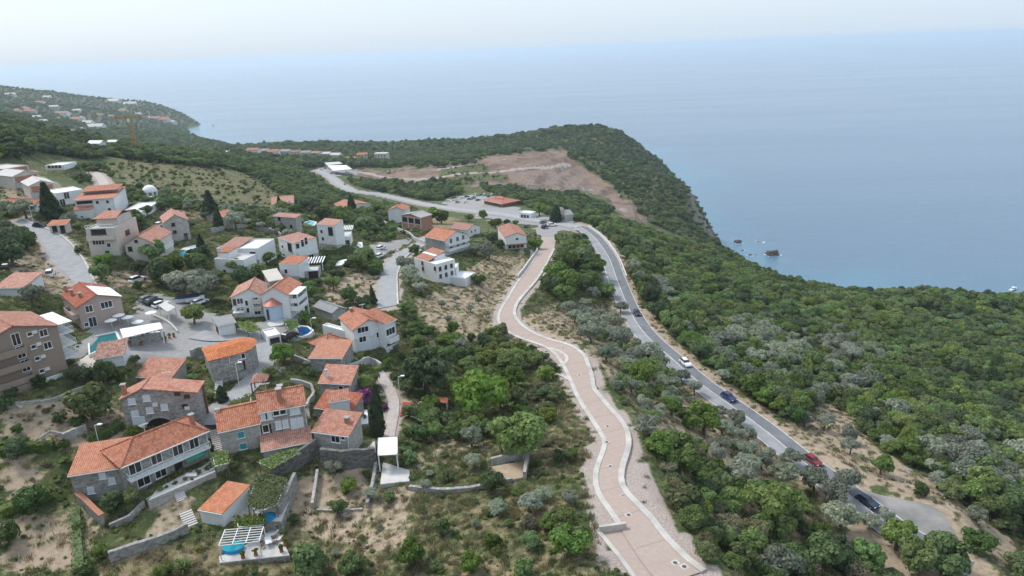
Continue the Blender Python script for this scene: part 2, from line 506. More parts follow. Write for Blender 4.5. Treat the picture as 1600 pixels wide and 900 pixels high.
# ------------------------------------------------------------------ what grows or lies where (areas marked in photo pixels, read back at their ground points)
PX, PY, PK = pix(np.stack([MX, MY, GZ], -1))
front = PK > 1
wx = PX + vnoise(MX, MY, 6, 11) * 5 + vnoise(MX, MY, 14, 12) * 5
wy = PY + vnoise(MX, MY, 6, 13) * 3 + vnoise(MX, MY, 14, 14) * 3
ATT = {k: np.zeros(MX.shape) for k in ('soil', 'dry', 'gravel', 'quarry', 'paved')}
def paint(k, val, *poly):
    s = inpoly(wx, wy, poly) & front
    ATT[k][s] = val
ATT['dry'][:] = 0.34
# dry meadow above the village and thin grass round it
paint('dry', 0.47, (165, 255), (260, 246), (330, 258), (400, 278), (440, 305), (432, 330), (330, 325), (255, 300), (185, 288))
paint('dry', 0.75, (560, 335), (640, 330), (720, 345), (700, 360), (640, 350))
paint('soil', 0.5, (0, 260), (60, 265), (110, 300), (60, 330), (0, 320))
# quarry and its slopes
paint('quarry', 1.0, (560, 262), (600, 266), (650, 262), (760, 245), (830, 236), (897, 233), (893, 250), (940, 280), (981, 313), (1012, 343), (1000, 352), (982, 342), (952, 313), (917, 296), (886, 302), (850, 302), (800, 290), (720, 288), (650, 292), (590, 282), (500, 258))
paint('quarry', 0.35, (640, 285), (720, 287), (800, 296), (760, 305), (680, 300))
paint('quarry', 0.9, (955, 318), (1005, 345), (1060, 376), (1140, 403), (1190, 417), (1185, 421), (1120, 404), (1050, 382), (990, 354))
paint('quarry', 0.0, (680, 262), (740, 256), (765, 262), (740, 270), (690, 272))
# between the two roads: olive grove floor
paint('soil', 0.55, (845, 480), (880, 470), (960, 478), (1000, 545), (1060, 605), (1235, 728), (1240, 790), (1150, 760), (1080, 720), (1000, 650), (935, 575), (905, 540), (850, 520))
paint('soil', 0.75, (812, 500), (860, 485), (900, 535), (860, 530))
paint('dry', 0.8, (1060, 660), (1240, 740), (1290, 840), (1230, 860), (1120, 770))
# bare earth right of the highway
paint('soil', 0.95, (1205, 668), (1240, 660), (1290, 628), (1330, 650), (1370, 700), (1450, 755), (1520, 800), (1590, 850), (1570, 890), (1490, 820), (1460, 790), (1330, 742))
paint('soil', 0.9, (1000, 480), (1012, 482), (1030, 500), (1068, 545), (1100, 575), (1180, 630), (1210, 650), (1200, 660), (1080, 566), (1030, 530))
paint('soil', 0.7, (880, 345), (925, 350), (960, 380), (975, 400), (950, 380))
paint('dry', 0.15, (1465, 795), (1520, 805), (1560, 850), (1510, 850))
# gardens and fields of the village
paint('soil', 0.75, (0, 705), (55, 690), (75, 730), (60, 770), (0, 790))
paint('soil', 0.85, (0, 820), (60, 800), (110, 815), (125, 900), (0, 900))
paint('soil', 0.6, (85, 760), (140, 800), (160, 860), (125, 860), (100, 800))
paint('soil', 0.72, (0, 625), (90, 625), (160, 610), (200, 640), (190, 700), (0, 690))
paint('dry', 0.68, (190, 850), (440, 860), (450, 900), (150, 900))
paint('soil', 0.7, (230, 790), (300, 770), (330, 790), (300, 830), (230, 850))
paint('soil', 0.75, (452, 800), (470, 740), (590, 730), (600, 790), (560, 850), (500, 850))
paint('dry', 0.5, (450, 790), (660, 780), (740, 770), (860, 770), (930, 840), (930, 900), (450, 900))
paint('soil', 0.62, (560, 770), (660, 760), (640, 850), (560, 870))
paint('dry', 0.5, (800, 640), (870, 600), (920, 680), (930, 760), (880, 760), (830, 720))
paint('soil', 0.42, (640, 660), (780, 660), (760, 760), (640, 750))
paint('soil', 0.58, (640, 470), (700, 445), (760, 400), (830, 395), (800, 450), (778, 490), (795, 525), (720, 535), (660, 510))
paint('soil', 0.8, (505, 440), (570, 425), (590, 440), (585, 470), (520, 480))
paint('soil', 0.8, (160, 430), (240, 410), (240, 445), (170, 450))
paint('soil', 0.8, (35, 430), (80, 400), (110, 440), (90, 465), (40, 460))
paint('soil', 0.7, (10, 400), (70, 385), (60, 420), (10, 430))
paint('soil', 0.75, (600, 610), (640, 600), (650, 650), (610, 660))
paint('soil', 0.6, (240, 330), (320, 320), (320, 340), (250, 345))
# road verges
def verge(nm, k, w, val, side=None):
    sel, d = RD[nm]
    f = 1 - sstep(w * 0.6, w, d)
    ATT[k][sel] = np.maximum(ATT[k][sel], f * val)
verge('brick', 'gravel', 2.6, 0.8)
verge('hwy', 'soil', 2.6, 0.75)
verge('far', 'gravel', 4.0, 0.7)
verge('vr1', 'gravel', 1.6, 0.9); verge('vr2', 'gravel', 2.0, 0.9); verge('up', 'gravel', 2.5, 0.9); verge('path', 'gravel', 1.2, 0.7)
paint('gravel', 0.85, (905, 690), (940, 700), (935, 770), (965, 815), (936, 832), (990, 900), (930, 900), (915, 760))
paint('gravel', 0.8, (985, 690), (1010, 730), (1050, 800), (1130, 900), (1095, 900), (980, 770))
paint('gravel', 0.9, (843, 540), (880, 560), (870, 580), (830, 560))
# paved yards
paint('paved', 1.0, (210, 470), (240, 455), (330, 490), (360, 510), (340, 560), (270, 560), (180, 565), (140, 545), (120, 580), (115, 550), (150, 510), (200, 500))
paint('paved', 1.0, (345, 520), (420, 500), (470, 500), (470, 530), (430, 545), (425, 580), (390, 600), (350, 660), (320, 690), (300, 670), (340, 620), (385, 585), (395, 555))
paint('paved', 1.0, (690, 316), (740, 303), (770, 305), (800, 322), (880, 345), (905, 358), (880, 362), (870, 378), (840, 372), (836, 352), (740, 338))
paint('paved', 0.9, (575, 380), (610, 378), (650, 370), (640, 382), (612, 398), (580, 402))
paint('paved', 0.8, (480, 268), (505, 258), (560, 262), (560, 272), (510, 275))
# tracks and benches in the quarry
def paintline(k, val, width, *pxs):
    P = resample(np.array([at(*p) for p in pxs]), 60)
    d = np.full(MX.shape, 1e9)
    for p in P: d = np.minimum(d, np.hypot(MX - p[0], MY - p[1]))
    s = d < width * (1 + .3 * vnoise(MX, MY, 12, 61))
    ATT[k][s] = val
paintline('gravel', 1.0, 6, (560, 268), (600, 276), (660, 279), (720, 272), (790, 266), (850, 262), (885, 256))
paintline('quarry', 0.0, 4, (560, 268), (600, 276), (660, 279), (720, 272), (790, 266), (850, 262), (885, 256))
paintline('gravel', 1.0, 5, (640, 275), (690, 264), (760, 254), (830, 246), (880, 240))
paint('gravel', 0.9, (600, 278), (650, 274), (670, 284), (620, 290))
paint('quarry', 0.25, (690, 274), (780, 270), (800, 280), (720, 286))

# the quarry was cut in benches
qs = (ATT['quarry'] > .5) & (PK > 450)
fz = GZ / 5.0 - np.floor(GZ / 5.0)
GZ[qs] = (GZ * .25 + .75 * (np.floor(GZ / 5.0) * 5 + 5 * sstep(.62, 1.0, fz)))[qs]

# mesh
ny, nx = MX.shape
V = np.stack([MX, MY, GZ], -1).reshape(-1, 3)
idx = np.arange(ny * nx).reshape(ny, nx)
Fq = np.stack([idx[:-1, :-1], idx[:-1, 1:], idx[1:, 1:], idx[1:, :-1]], -1).reshape(-1, 4)

def build_terrain():
    me = bpy.data.meshes.new('terrain')
    Vt = np.stack([MX, MY, GZ], -1).reshape(-1, 3)
    me.vertices.add(len(Vt)); me.vertices.foreach_set('co', Vt.astype(np.float32).ravel())
    me.loops.add(len(Fq) * 4); me.loops.foreach_set('vertex_index', Fq.astype(np.int32).ravel())
    me.polygons.add(len(Fq))
    me.polygons.foreach_set('loop_start', np.arange(0, len(Fq) * 4, 4, dtype=np.int32))
    me.polygons.foreach_set('loop_total', np.full(len(Fq), 4, np.int32))
    me.polygons.foreach_set('use_smooth', np.ones(len(Fq), bool))
    me.update(calc_edges=True)
    for k, a in ATT.items():
        at_ = me.attributes.new(k, 'FLOAT', 'POINT')
        at_.data.foreach_set('value', a.astype(np.float32).ravel())
    me.materials.append(M_ground)
    o = bpy.data.objects.new('terrain', me)
    COL.objects.link(o)
    return tag(o, 'hillside of dry soil, scrub and gardens falling to the sea', kind='structure')

# ------------------------------------------------------------------ sea and air
M_sea = sea_material()
xs = np.r_[-90000, -20000, -5000, np.linspace(-2500, 1500, 41), 4000, 20000, 90000]
ys = np.r_[-1500, np.linspace(300, 4000, 38), 6000, 12000, 30000, 90000]
sx, sy = np.meshgrid(xs, ys)
ii = np.arange(sx.size).reshape(sx.shape)
sf = np.stack([ii[:-1, :-1], ii[:-1, 1:], ii[1:, 1:], ii[1:, :-1]], -1).reshape(-1, 4)
sea = meshobj('sea', np.stack([sx, sy, np.zeros_like(sx)], -1).reshape(-1, 3), [tuple(int(k) for k in f) for f in sf], M_sea)
dep = zf(sx, sy)
shl = np.where((sx > -2300) & (sx < 1450) & (sy < 3900), np.clip(1 + dep / 40, 0, 1), 0)
shl = np.where((sx > 300) & (sy < 1000), np.maximum(shl, 0.45 * (1 - sstep(500, 900, np.hypot(sx, sy)))), shl)
a = sea.data.attributes.new('shallow', 'FLOAT', 'POINT'); a.data.foreach_set('value', shl.astype(np.float32).ravel())
tag(sea, 'calm pale blue sea reaching to the hazy horizon', kind='structure')

hb = bmesh.new()
bmesh.ops.create_cube(hb, size=1.0)
for v in hb.verts:
    v.co = Vector((v.co.x * 190000, v.co.y * 95000 + 45000, v.co.z * 340 + 72))
hm = bpy.data.meshes.new('haze'); hb.to_mesh(hm); hb.free()
mh = bpy.data.materials.new('haze_air'); mh.use_nodes = True
mh.node_tree.nodes.remove(mh.node_tree.nodes['Principled BSDF'])
pv = mh.node_tree.nodes.new('ShaderNodeVolumePrincipled')
pv.inputs['Color'].default_value = (0.80, 0.91, 1.0, 1)
pv.inputs['Density'].default_value = HAZE = 0.00009
pv.inputs['Anisotropy'].default_value = 0.3
mh.node_tree.links.new(pv.outputs[0], mh.node_tree.nodes['Material Output'].inputs['Volume'])
hm.materials.append(mh)
haze = bpy.data.objects.new('haze', hm); COL.objects.link(haze)
tag(haze, 'thin bluish summer haze over coast and sea', kind='stuff')

# ------------------------------------------------------------------ road surfaces
M_asph = plain('asphalt', (0.175, 0.18, 0.19), 0.9, 0.2, 0.25)
M_asph2 = plain('asphalt_old', (0.285, 0.285, 0.29), 0.92, 0.16, 0.3)
M_lane = plain('village_asphalt', (0.33, 0.33, 0.335), 0.92, 0.14, 0.5)
M_white = plain('road_paint', (0.60, 0.60, 0.59), 0.8, 0.3, 0.9)
M_conc = plain('concrete', (0.49, 0.46, 0.42), 0.9, 0.22, 0.35)
M_concd = plain('concrete_weathered', (0.36, 0.345, 0.33), 0.92, 0.2, 0.7)
M_parap = plain('limewashed_concrete', (0.66, 0.645, 0.62), 0.88, 0.12, 0.8)
M_path = plain('path_stone', (0.46, 0.40, 0.365), 0.92, 0.18, 1.6, 0.5, bscale=3)
M_lid = plain('cast_iron', (0.09, 0.09, 0.10), 0.6, 0.2, 4)

def pavers():
    mt, nd, lk, p = nt('brick_paving')
    geo = nd.new('ShaderNodeNewGeometry'); pos = geo.outputs['Position']
    mp = nd.new('ShaderNodeMapping'); mp.inputs['Rotation'].default_value = (0, 0, 0.5); lk.new(pos, mp.inputs[0])
    br = nd.new('ShaderNodeTexBrick'); lk.new(mp.outputs[0], br.inputs['Vector'])
    br.inputs['Scale'].default_value = 1.0; br.inputs['Brick Width'].default_value = 0.9; br.inputs['Row Height'].default_value = 0.45
    br.inputs['Mortar Size'].default_value = 0.02
    br.inputs['Color1'].default_value = (0.40, 0.30, 0.25, 1); br.inputs['Color2'].default_value = (0.46, 0.355, 0.305, 1); br.inputs['Mortar'].default_value = (0.33, 0.275, 0.24, 1)
    n = noise_tex(nd, lk, pos, 0.14, 8, 0.7)
    n2 = noise_tex(nd, lk, pos, 1.4, 4, 0.6)
    c = mixc(nd, lk, mathn(nd, lk, 'MULTIPLY', n, 0.95), br.outputs[0], (0.50, 0.415, 0.365))
    c = mixc(nd, lk, mathn(nd, lk, 'MULTIPLY', n2, 0.6), c, (0.30, 0.225, 0.19))
    lk.new(c, p.inputs['Base Color']); p.inputs['Roughness'].default_value = 0.9; p.inputs['Specular IOR Level'].default_value = 0.15
    return mt
M_brick = pavers()

highway = strip('highway', offset(HWY, 3.6), offset(HWY, -3.6), M_asph, 0.03)
tag(highway, 'two-lane grey asphalt coastal highway curving along the slope', kind='structure')
strip('lane', offset(HWY, 3.55), offset(HWY, 0.1), M_asph2, 0.036, highway)
n = len(HWY)
s_ = np.linspace(0, 1, n)
lb = 3.4 * sstep(0.03, 0.16, s_) * (1 - sstep(0.33, 0.42, s_))
k0, k1 = int(n * 0.03), int(n * 0.43)
strip('layby', offset(HWY, 3.6 + lb)[k0:k1], offset(HWY, np.full(n, 3.55))[k0:k1], M_asph2, 0.034, highway)
for off in (3.42, -3.42):
    strip('edge_line', offset(HWY, off + 0.10), offset(HWY, off - 0.10), M_white, 0.042, highway)
HC = resample(HWY, n * 2)
strip('centre_line', offset(HC, 0.1), offset(HC, -0.1), M_white, 0.042, highway)
farhw = strip('far_highway', offset(HWYFAR, 4.5), offset(HWYFAR, -4.5), M_lane, 0.05)
tag(farhw, 'pale asphalt highway running on past the car park', kind='structure')
strip('centre_line', offset(HWYFAR, 0.12), offset(HWYFAR, -0.12), M_white, 0.056, farhw)

def ribbon(name, P, w, h, mat, parent=None, base=-0.4, rough=False):
    """A kerb, parapet or garden wall that follows a line; P is Nx3 at ground level."""
    P = np.asarray(P, float); rr_ = random.Random(len(P)); hs_ = [h + (rr_.uniform(-.16, .12) * min(1, h) if rough else 0) for _ in P]
    T = np.gradient(P[:, :2], axis=0); T /= np.linalg.norm(T, axis=1, keepdims=True) + 1e-9
    nr = np.stack([T[:, 1], -T[:, 0]], -1) * w / 2
    V, Fc = [], []
    for p, q, h in zip(P, nr, hs_):
        for sx_, z in ((-1, base), (-1, h), (1, h), (1, base)):
            V.append((p[0] + q[0] * sx_, p[1] + q[1] * sx_, p[2] + z))
    for i in range(len(P) - 1):
        a, b = 4 * i, 4 * i + 4
        for k in range(3):
            Fc.append((a + k, a + k + 1, b + k + 1, b + k))
    Fc += [(3, 2, 1, 0), tuple(4 * (len(P) - 1) + k for k in range(4))]
    return meshobj(name, V, Fc, mat, parent)

def wall_px(name, pxs, w, h, mat, label, cat='wall', group=None, step=1.5, kind=None):
    P = np.array([at(*p) for p in pxs])
    if len(P) == 2:
        P = np.vstack([P[0], (P[0] + P[1]) / 2, P[1]])
    n_ = max(3, int(np.linalg.norm(np.diff(P[:, :2], axis=0), axis=1).sum() / step))
    P = resample(P, n_)
    P[:, 2] = zf(P[:, 0], P[:, 1])
    return tag(ribbon(name, P, w, h, mat, rough='stone' in mat.name), label, cat, group, kind)

kk = int(n * 0.36)
tag(ribbon('parapet', offset(HWY, -4.1)[:kk], 0.35, 0.75, M_parap), 'low white roadside parapet along the seaward bend of the highway', 'parapet')

def inset(A, B, d):
    v = B[:, :2] - A[:, :2]; v /= np.linalg.norm(v, axis=1, keepdims=True)
    o = A.copy(); o[:, :2] += v * d
    return o
brick = strip('brick_road', BRL, BRR, M_brick, 0.04)
tag(brick, 'new pinkish paved road winding down the slope', kind='structure')
M_joint = plain('paving_joint', (0.27, 0.215, 0.18), 0.95, 0.15, 2)
for i in range(3, len(BRL) - 2, 3):
    t_ = (BRL[i + 1] - BRL[i - 1] + BRR[i + 1] - BRR[i - 1])[:2]; t_ = t_ / np.linalg.norm(t_) * .05
    a_, b_ = inset(BRL, BRR, .5)[i], inset(BRR, BRL, .5)[i]
    meshobj('joint', [(a_[0] - t_[0], a_[1] - t_[1], a_[2] + .046), (b_[0] - t_[0], b_[1] - t_[1], b_[2] + .046), (b_[0] + t_[0], b_[1] + t_[1], b_[2] + .046), (a_[0] + t_[0], a_[1] + t_[1], a_[2] + .046)], [(0, 1, 2, 3)], M_joint, brick)
acc = strip('access_road', ACC[0], ACC[1], M_brick, 0.045); tag(acc, 'paved start of the new road by the junction', kind='structure')
nb = len(BRL)
bu, bv, _ = pix(BRL); cut = int(np.argmin(np.hypot(bu - 974, bv - 824))) + 1
kb = ribbon('kerb', inset(BRL, BRR, 0.1)[:cut], 0.85, 0.17, M_conc); tag(kb, 'pale concrete kerb on the uphill side of the paved road', kind='structure')
kb = ribbon('kerb', inset(BRR, BRL, 0.1), 0.95, 0.20, M_conc); tag(kb, 'pale concrete kerb on the downhill side of the paved road', kind='structure')
# retaining walls where the road bends down to the junction
w0 = int(nb * 0.24)
tag(ribbon('retaining_wall', inset(BRL, BRR, -0.9)[:w0], 0.35, 1.3, M_parap), 'pale retaining wall beside the upper bend of the paved road', 'wall')
# widened corner with its concrete wall
def patch(name, pxs, mat, dz, label=None, kind='structure', flat=False):
    P = np.array([at(*p) for p in pxs])
    z0 = P[:, 2].mean()
    o = meshobj(name, [(p[0], p[1], (z0 if flat else p[2]) + dz) for p in P], [tuple(range(len(P)))], mat)
    bm = bmesh.new(); bm.from_mesh(o.data)
    if bm.faces[:][0].normal.z < 0: bmesh.ops.reverse_faces(bm, faces=bm.faces[:])
    bmesh.ops.triangulate(bm, faces=bm.faces[:])
    bm.to_mesh(o.data); bm.free()
    if label: tag(o, label, kind=kind)
    return o
CORNER = [at(*p)[:2] for p in ((938, 832), (977, 826), (1035, 903), (992, 903))]
patch('road_corner', [(938, 832), (977, 826), (1035, 903), (992, 903)], M_brick, 0.05, 'widened corner of the paved road')
wall_px('corner_wall', [(936, 832), (957, 829), (978, 826)], 0.45, 1.0, M_conc, 'short concrete wall across the widened corner of the paved road')
wall_px('kerb', [(936, 833), (962, 864), (992, 905)], 0.6, 0.25, M_conc, 'straight concrete kerb edging the widened corner', kind='structure')
wall_px('kerb', [(843, 538), (862, 545), (880, 553), (886, 562), (880, 570), (868, 575)], 0.8, 0.2, M_conc, 'curved kerb of the driveway turning off the paved road', kind='structure')
wall_px('kerb', [(868, 585), (880, 588), (889, 594)], 0.8, 0.2, M_conc, 'short kerb at the lower side of the driveway', kind='structure')
li = np.where(LAYBY > .05)[0]; l0, l1 = li[0], li[-1] + 1
tag(strip('lay_by', offset(HWY, np.full(n, -3.55))[l0:l1], offset(HWY, -3.6 - LAYBY * (1 + .12 * np.sin(np.arange(n) * 1.9)))[l0:l1], plain('worn_asphalt', (0.27, 0.255, 0.24), 0.93, 0.34, 0.16), 0.034), 'worn asphalt lay-by at the edge of the highway', kind='structure')

def manhole(u, v, ang, s=0.95, round_=False):
    p = at(u, v)
    e = bpy.data.objects.new('manhole', None); COL.objects.link(e); e.location = (p[0], p[1], p[2] + 0.05 + 0.12); e.rotation_euler[2] = ang
    h = s / 2
    meshobj('collar', [(-h, -h, .012), (h, -h, .012), (h, h, .012), (-h, h, .012)], [(0, 1, 2, 3)], M_conc, e)
    q = [(math.cos(k * math.pi / 8) * h * .6, math.sin(k * math.pi / 8) * h * .6, .024) for k in range(16)]
    meshobj('lid', q, [tuple(range(16))], M_lid, e)
    return tag(e, 'square concrete collar with a dark iron lid set in the paved road', 'manhole', 'manholes in the paved road')
for u, v in ((905, 587), (949, 667), (948, 692), (954, 730), (974, 776), (982, 806), (1055, 881), (1069, 887), (880, 545)):
    manhole(u, v, 0.5)

tag(strip('village_road', *VR1, M_lane, 0.05), 'grey village road running past the upper houses', kind='structure')
tag(strip('village_road', *VR2, M_lane, 0.05), 'grey village road climbing between the villas', kind='structure')
tag(strip('village_lane', offset(VLANE, 2.4), offset(VLANE, -2.4), M_lane, 0.06), 'grey lane winding down between the stone houses', kind='structure')
tag(strip('footpath', offset(VPATH, 1.1), offset(VPATH, -1.1), M_path, 0.05), 'stone-paved footpath down the edge of the village', kind='structure')
tag(strip('upper_track', offset(UPRD, 2), offset(UPRD, -2), M_path, 0.05), 'pale track behind the upper houses', kind='structure')
kb = ribbon('kerb', inset(VR2[1], VR2[0], -0.2), 0.5, 0.35, M_conc); tag(kb, 'pale kerb wall along the climbing village road', kind='structure')
kb = ribbon('kerb', inset(VR1[1], VR1[0], -0.2), 0.5, 0.3, M_conc); tag(kb, 'pale kerb along the upper village road', kind='structure')

class KeepOut:
    """Places plants must stay out of: tests with a centre and reach each."""
    def __init__(s): s.f, s.c, s.a = [], [], None
    def add(s, fn, x, y, r): s.f.append(fn); s.c.append((x, y, r)); s.a = None
    def poly(s, P):
        P = [(float(p[0]), float(p[1])) for p in P]
        c = np.mean(P, axis=0); s.add(lambda x, y, mg: bool(inpoly(np.array([x]), np.array([y]), P)[0]), c[0], c[1], max(math.hypot(p[0] - c[0], p[1] - c[1]) for p in P) + 1)
    def hit(s, x, y, mg):
        if s.a is None: s.a = np.array(s.c)
        k = np.where((s.a[:, 0] - x) ** 2 + (s.a[:, 1] - y) ** 2 < (s.a[:, 2] + mg) ** 2)[0]
        return any(s.f[i](x, y, mg) for i in k)
KEEP = KeepOut()
KEEP.poly(CORNER)

# ------------------------------------------------------------------ building materials
def stone_material(name, c0, c1, mortar, scale=1.9):
    mt, nd, lk, p = nt(name)
    geo = nd.new('ShaderNodeNewGeometry'); pos = geo.outputs['Position']
    mp = nd.new('ShaderNodeMapping'); mp.inputs['Scale'].default_value = (1, 1, 1.7); lk.new(pos, mp.inputs[0])
    v = nd.new('ShaderNodeTexVoronoi'); v.inputs['Scale'].default_value = scale; lk.new(mp.outputs[0], v.inputs['Vector'])
    e = nd.new('ShaderNodeTexVoronoi'); e.feature = 'DISTANCE_TO_EDGE'; e.inputs['Scale'].default_value = scale; lk.new(mp.outputs[0], e.inputs['Vector'])
    sep = nd.new('ShaderNodeSeparateColor'); lk.new(v.outputs['Color'], sep.inputs[0])
    c = ramp(nd, lk, sep.outputs[0], [(0.1, c0), (0.9, c1)])
    mk = nd.new('ShaderNodeMapRange'); lk.new(e.outputs['Distance'], mk.inputs[0]); mk.inputs[1].default_value = 0.03; mk.inputs[2].default_value = 0.07
    c = mixc(nd, lk, mk.outputs[0], mortar, c)
    n2 = noise_tex(nd, lk, pos, 0.5, 4, 0.6)
    c = mixc(nd, lk, mathn(nd, lk, 'MULTIPLY', n2, 0.45), c, tuple(x * 0.7 for x in c0))
    lk.new(c, p.inputs['Base Color']); p.inputs['Roughness'].default_value = 0.92; p.inputs['Specular IOR Level'].default_value = 0.15
    b = nd.new('ShaderNodeBump'); b.inputs['Strength'].default_value = 0.6; b.inputs['Distance'].default_value = 0.06
    lk.new(mk.outputs[0], b.inputs['Height']); lk.new(b.outputs[0], p.inputs['Normal'])
    return mt
def tile_material(name, c0, c1, c2, fade):
    """Clay pan tiles in rows, uneven from tile to tile; coordinates are metres along eave and slope."""
    mt, nd, lk, p = nt(name)
    uv = nd.new('ShaderNodeUVMap')
    sep = nd.new('ShaderNodeSeparateXYZ'); lk.new(uv.outputs[0], sep.inputs[0])
    fu = mathn(nd, lk, 'MULTIPLY', sep.outputs[0], 1 / 0.32); fv = mathn(nd, lk, 'MULTIPLY', sep.outputs[1], 1 / 0.42)
    cmb = nd.new('ShaderNodeCombineXYZ'); lk.new(mathn(nd, lk, 'FLOOR', fu), cmb.inputs[0]); lk.new(mathn(nd, lk, 'FLOOR', fv), cmb.inputs[1])
    wn_ = nd.new('ShaderNodeTexWhiteNoise'); wn_.noise_dimensions = '2D'; lk.new(cmb.outputs[0], wn_.inputs['Vector'])
    c = ramp(nd, lk, wn_.outputs['Value'], [(0.05, c0), (0.5, c1), (0.95, c2)])
    geo = nd.new('ShaderNodeNewGeometry')
    n2 = noise_tex(nd, lk, geo.outputs['Position'], 0.45, 4, 0.65)
    mk = nd.new('ShaderNodeMapRange'); lk.new(n2, mk.inputs[0]); mk.inputs[1].default_value = 0.42; mk.inputs[2].default_value = 0.75; mk.inputs[4].default_value = 0.6
    c = mixc(nd, lk, mk.outputs[0], c, fade)
    su = mathn(nd, lk, 'SINE', mathn(nd, lk, 'MULTIPLY', fu, 2 * math.pi))
    sv = mathn(nd, lk, 'FRACT', fv)
    gap = nd.new('ShaderNodeMapRange'); lk.new(su, gap.inputs[0]); gap.inputs[1].default_value = -1.0; gap.inputs[2].default_value = -0.2; gap.inputs[3].default_value = 0.62; gap.inputs[4].default_value = 1.0
    row = nd.new('ShaderNodeMapRange'); lk.new(sv, row.inputs[0]); row.inputs[1].default_value = 0.0; row.inputs[2].default_value = 0.18; row.inputs[3].default_value = 0.72; row.inputs[4].default_value = 1.0
    g = mathn(nd, lk, 'MULTIPLY', gap.outputs[0], row.outputs[0])
    cc = nd.new('ShaderNodeCombineColor'); 
    for k in range(3): lk.new(g, cc.inputs[k])
    c = mixc(nd, lk, 1.0, c, cc.outputs[0], 'MULTIPLY')
    oi = nd.new('ShaderNodeObjectInfo'); hs = nd.new('ShaderNodeHueSaturation'); lk.new(c, hs.inputs['Color'])
    lk.new(mathn(nd, lk, 'MULTIPLY_ADD', oi.outputs['Random'], 0.28, 0.8), hs.inputs['Saturation'])
    lk.new(mathn(nd, lk, 'MULTIPLY_ADD', mathn(nd, lk, 'FRACT', mathn(nd, lk, 'MULTIPLY', oi.outputs['Random'], 5.7)), 0.3, 0.95), hs.inputs['Value'])
    lk.new(hs.outputs[0], p.inputs['Base Color']); p.inputs['Roughness'].default_value = 0.85; p.inputs['Specular IOR Level'].default_value = 0.2
    h = mathn(nd, lk, 'ADD', mathn(nd, lk, 'MULTIPLY', su, 0.5), mathn(nd, lk, 'MULTIPLY', sv, -0.6))
    b = nd.new('ShaderNodeBump'); b.inputs['Strength'].default_value = 0.8; b.inputs['Distance'].default_value = 0.07
    lk.new(h, b.inputs['Height']); lk.new(b.outputs[0], p.inputs['Normal'])
    return mt
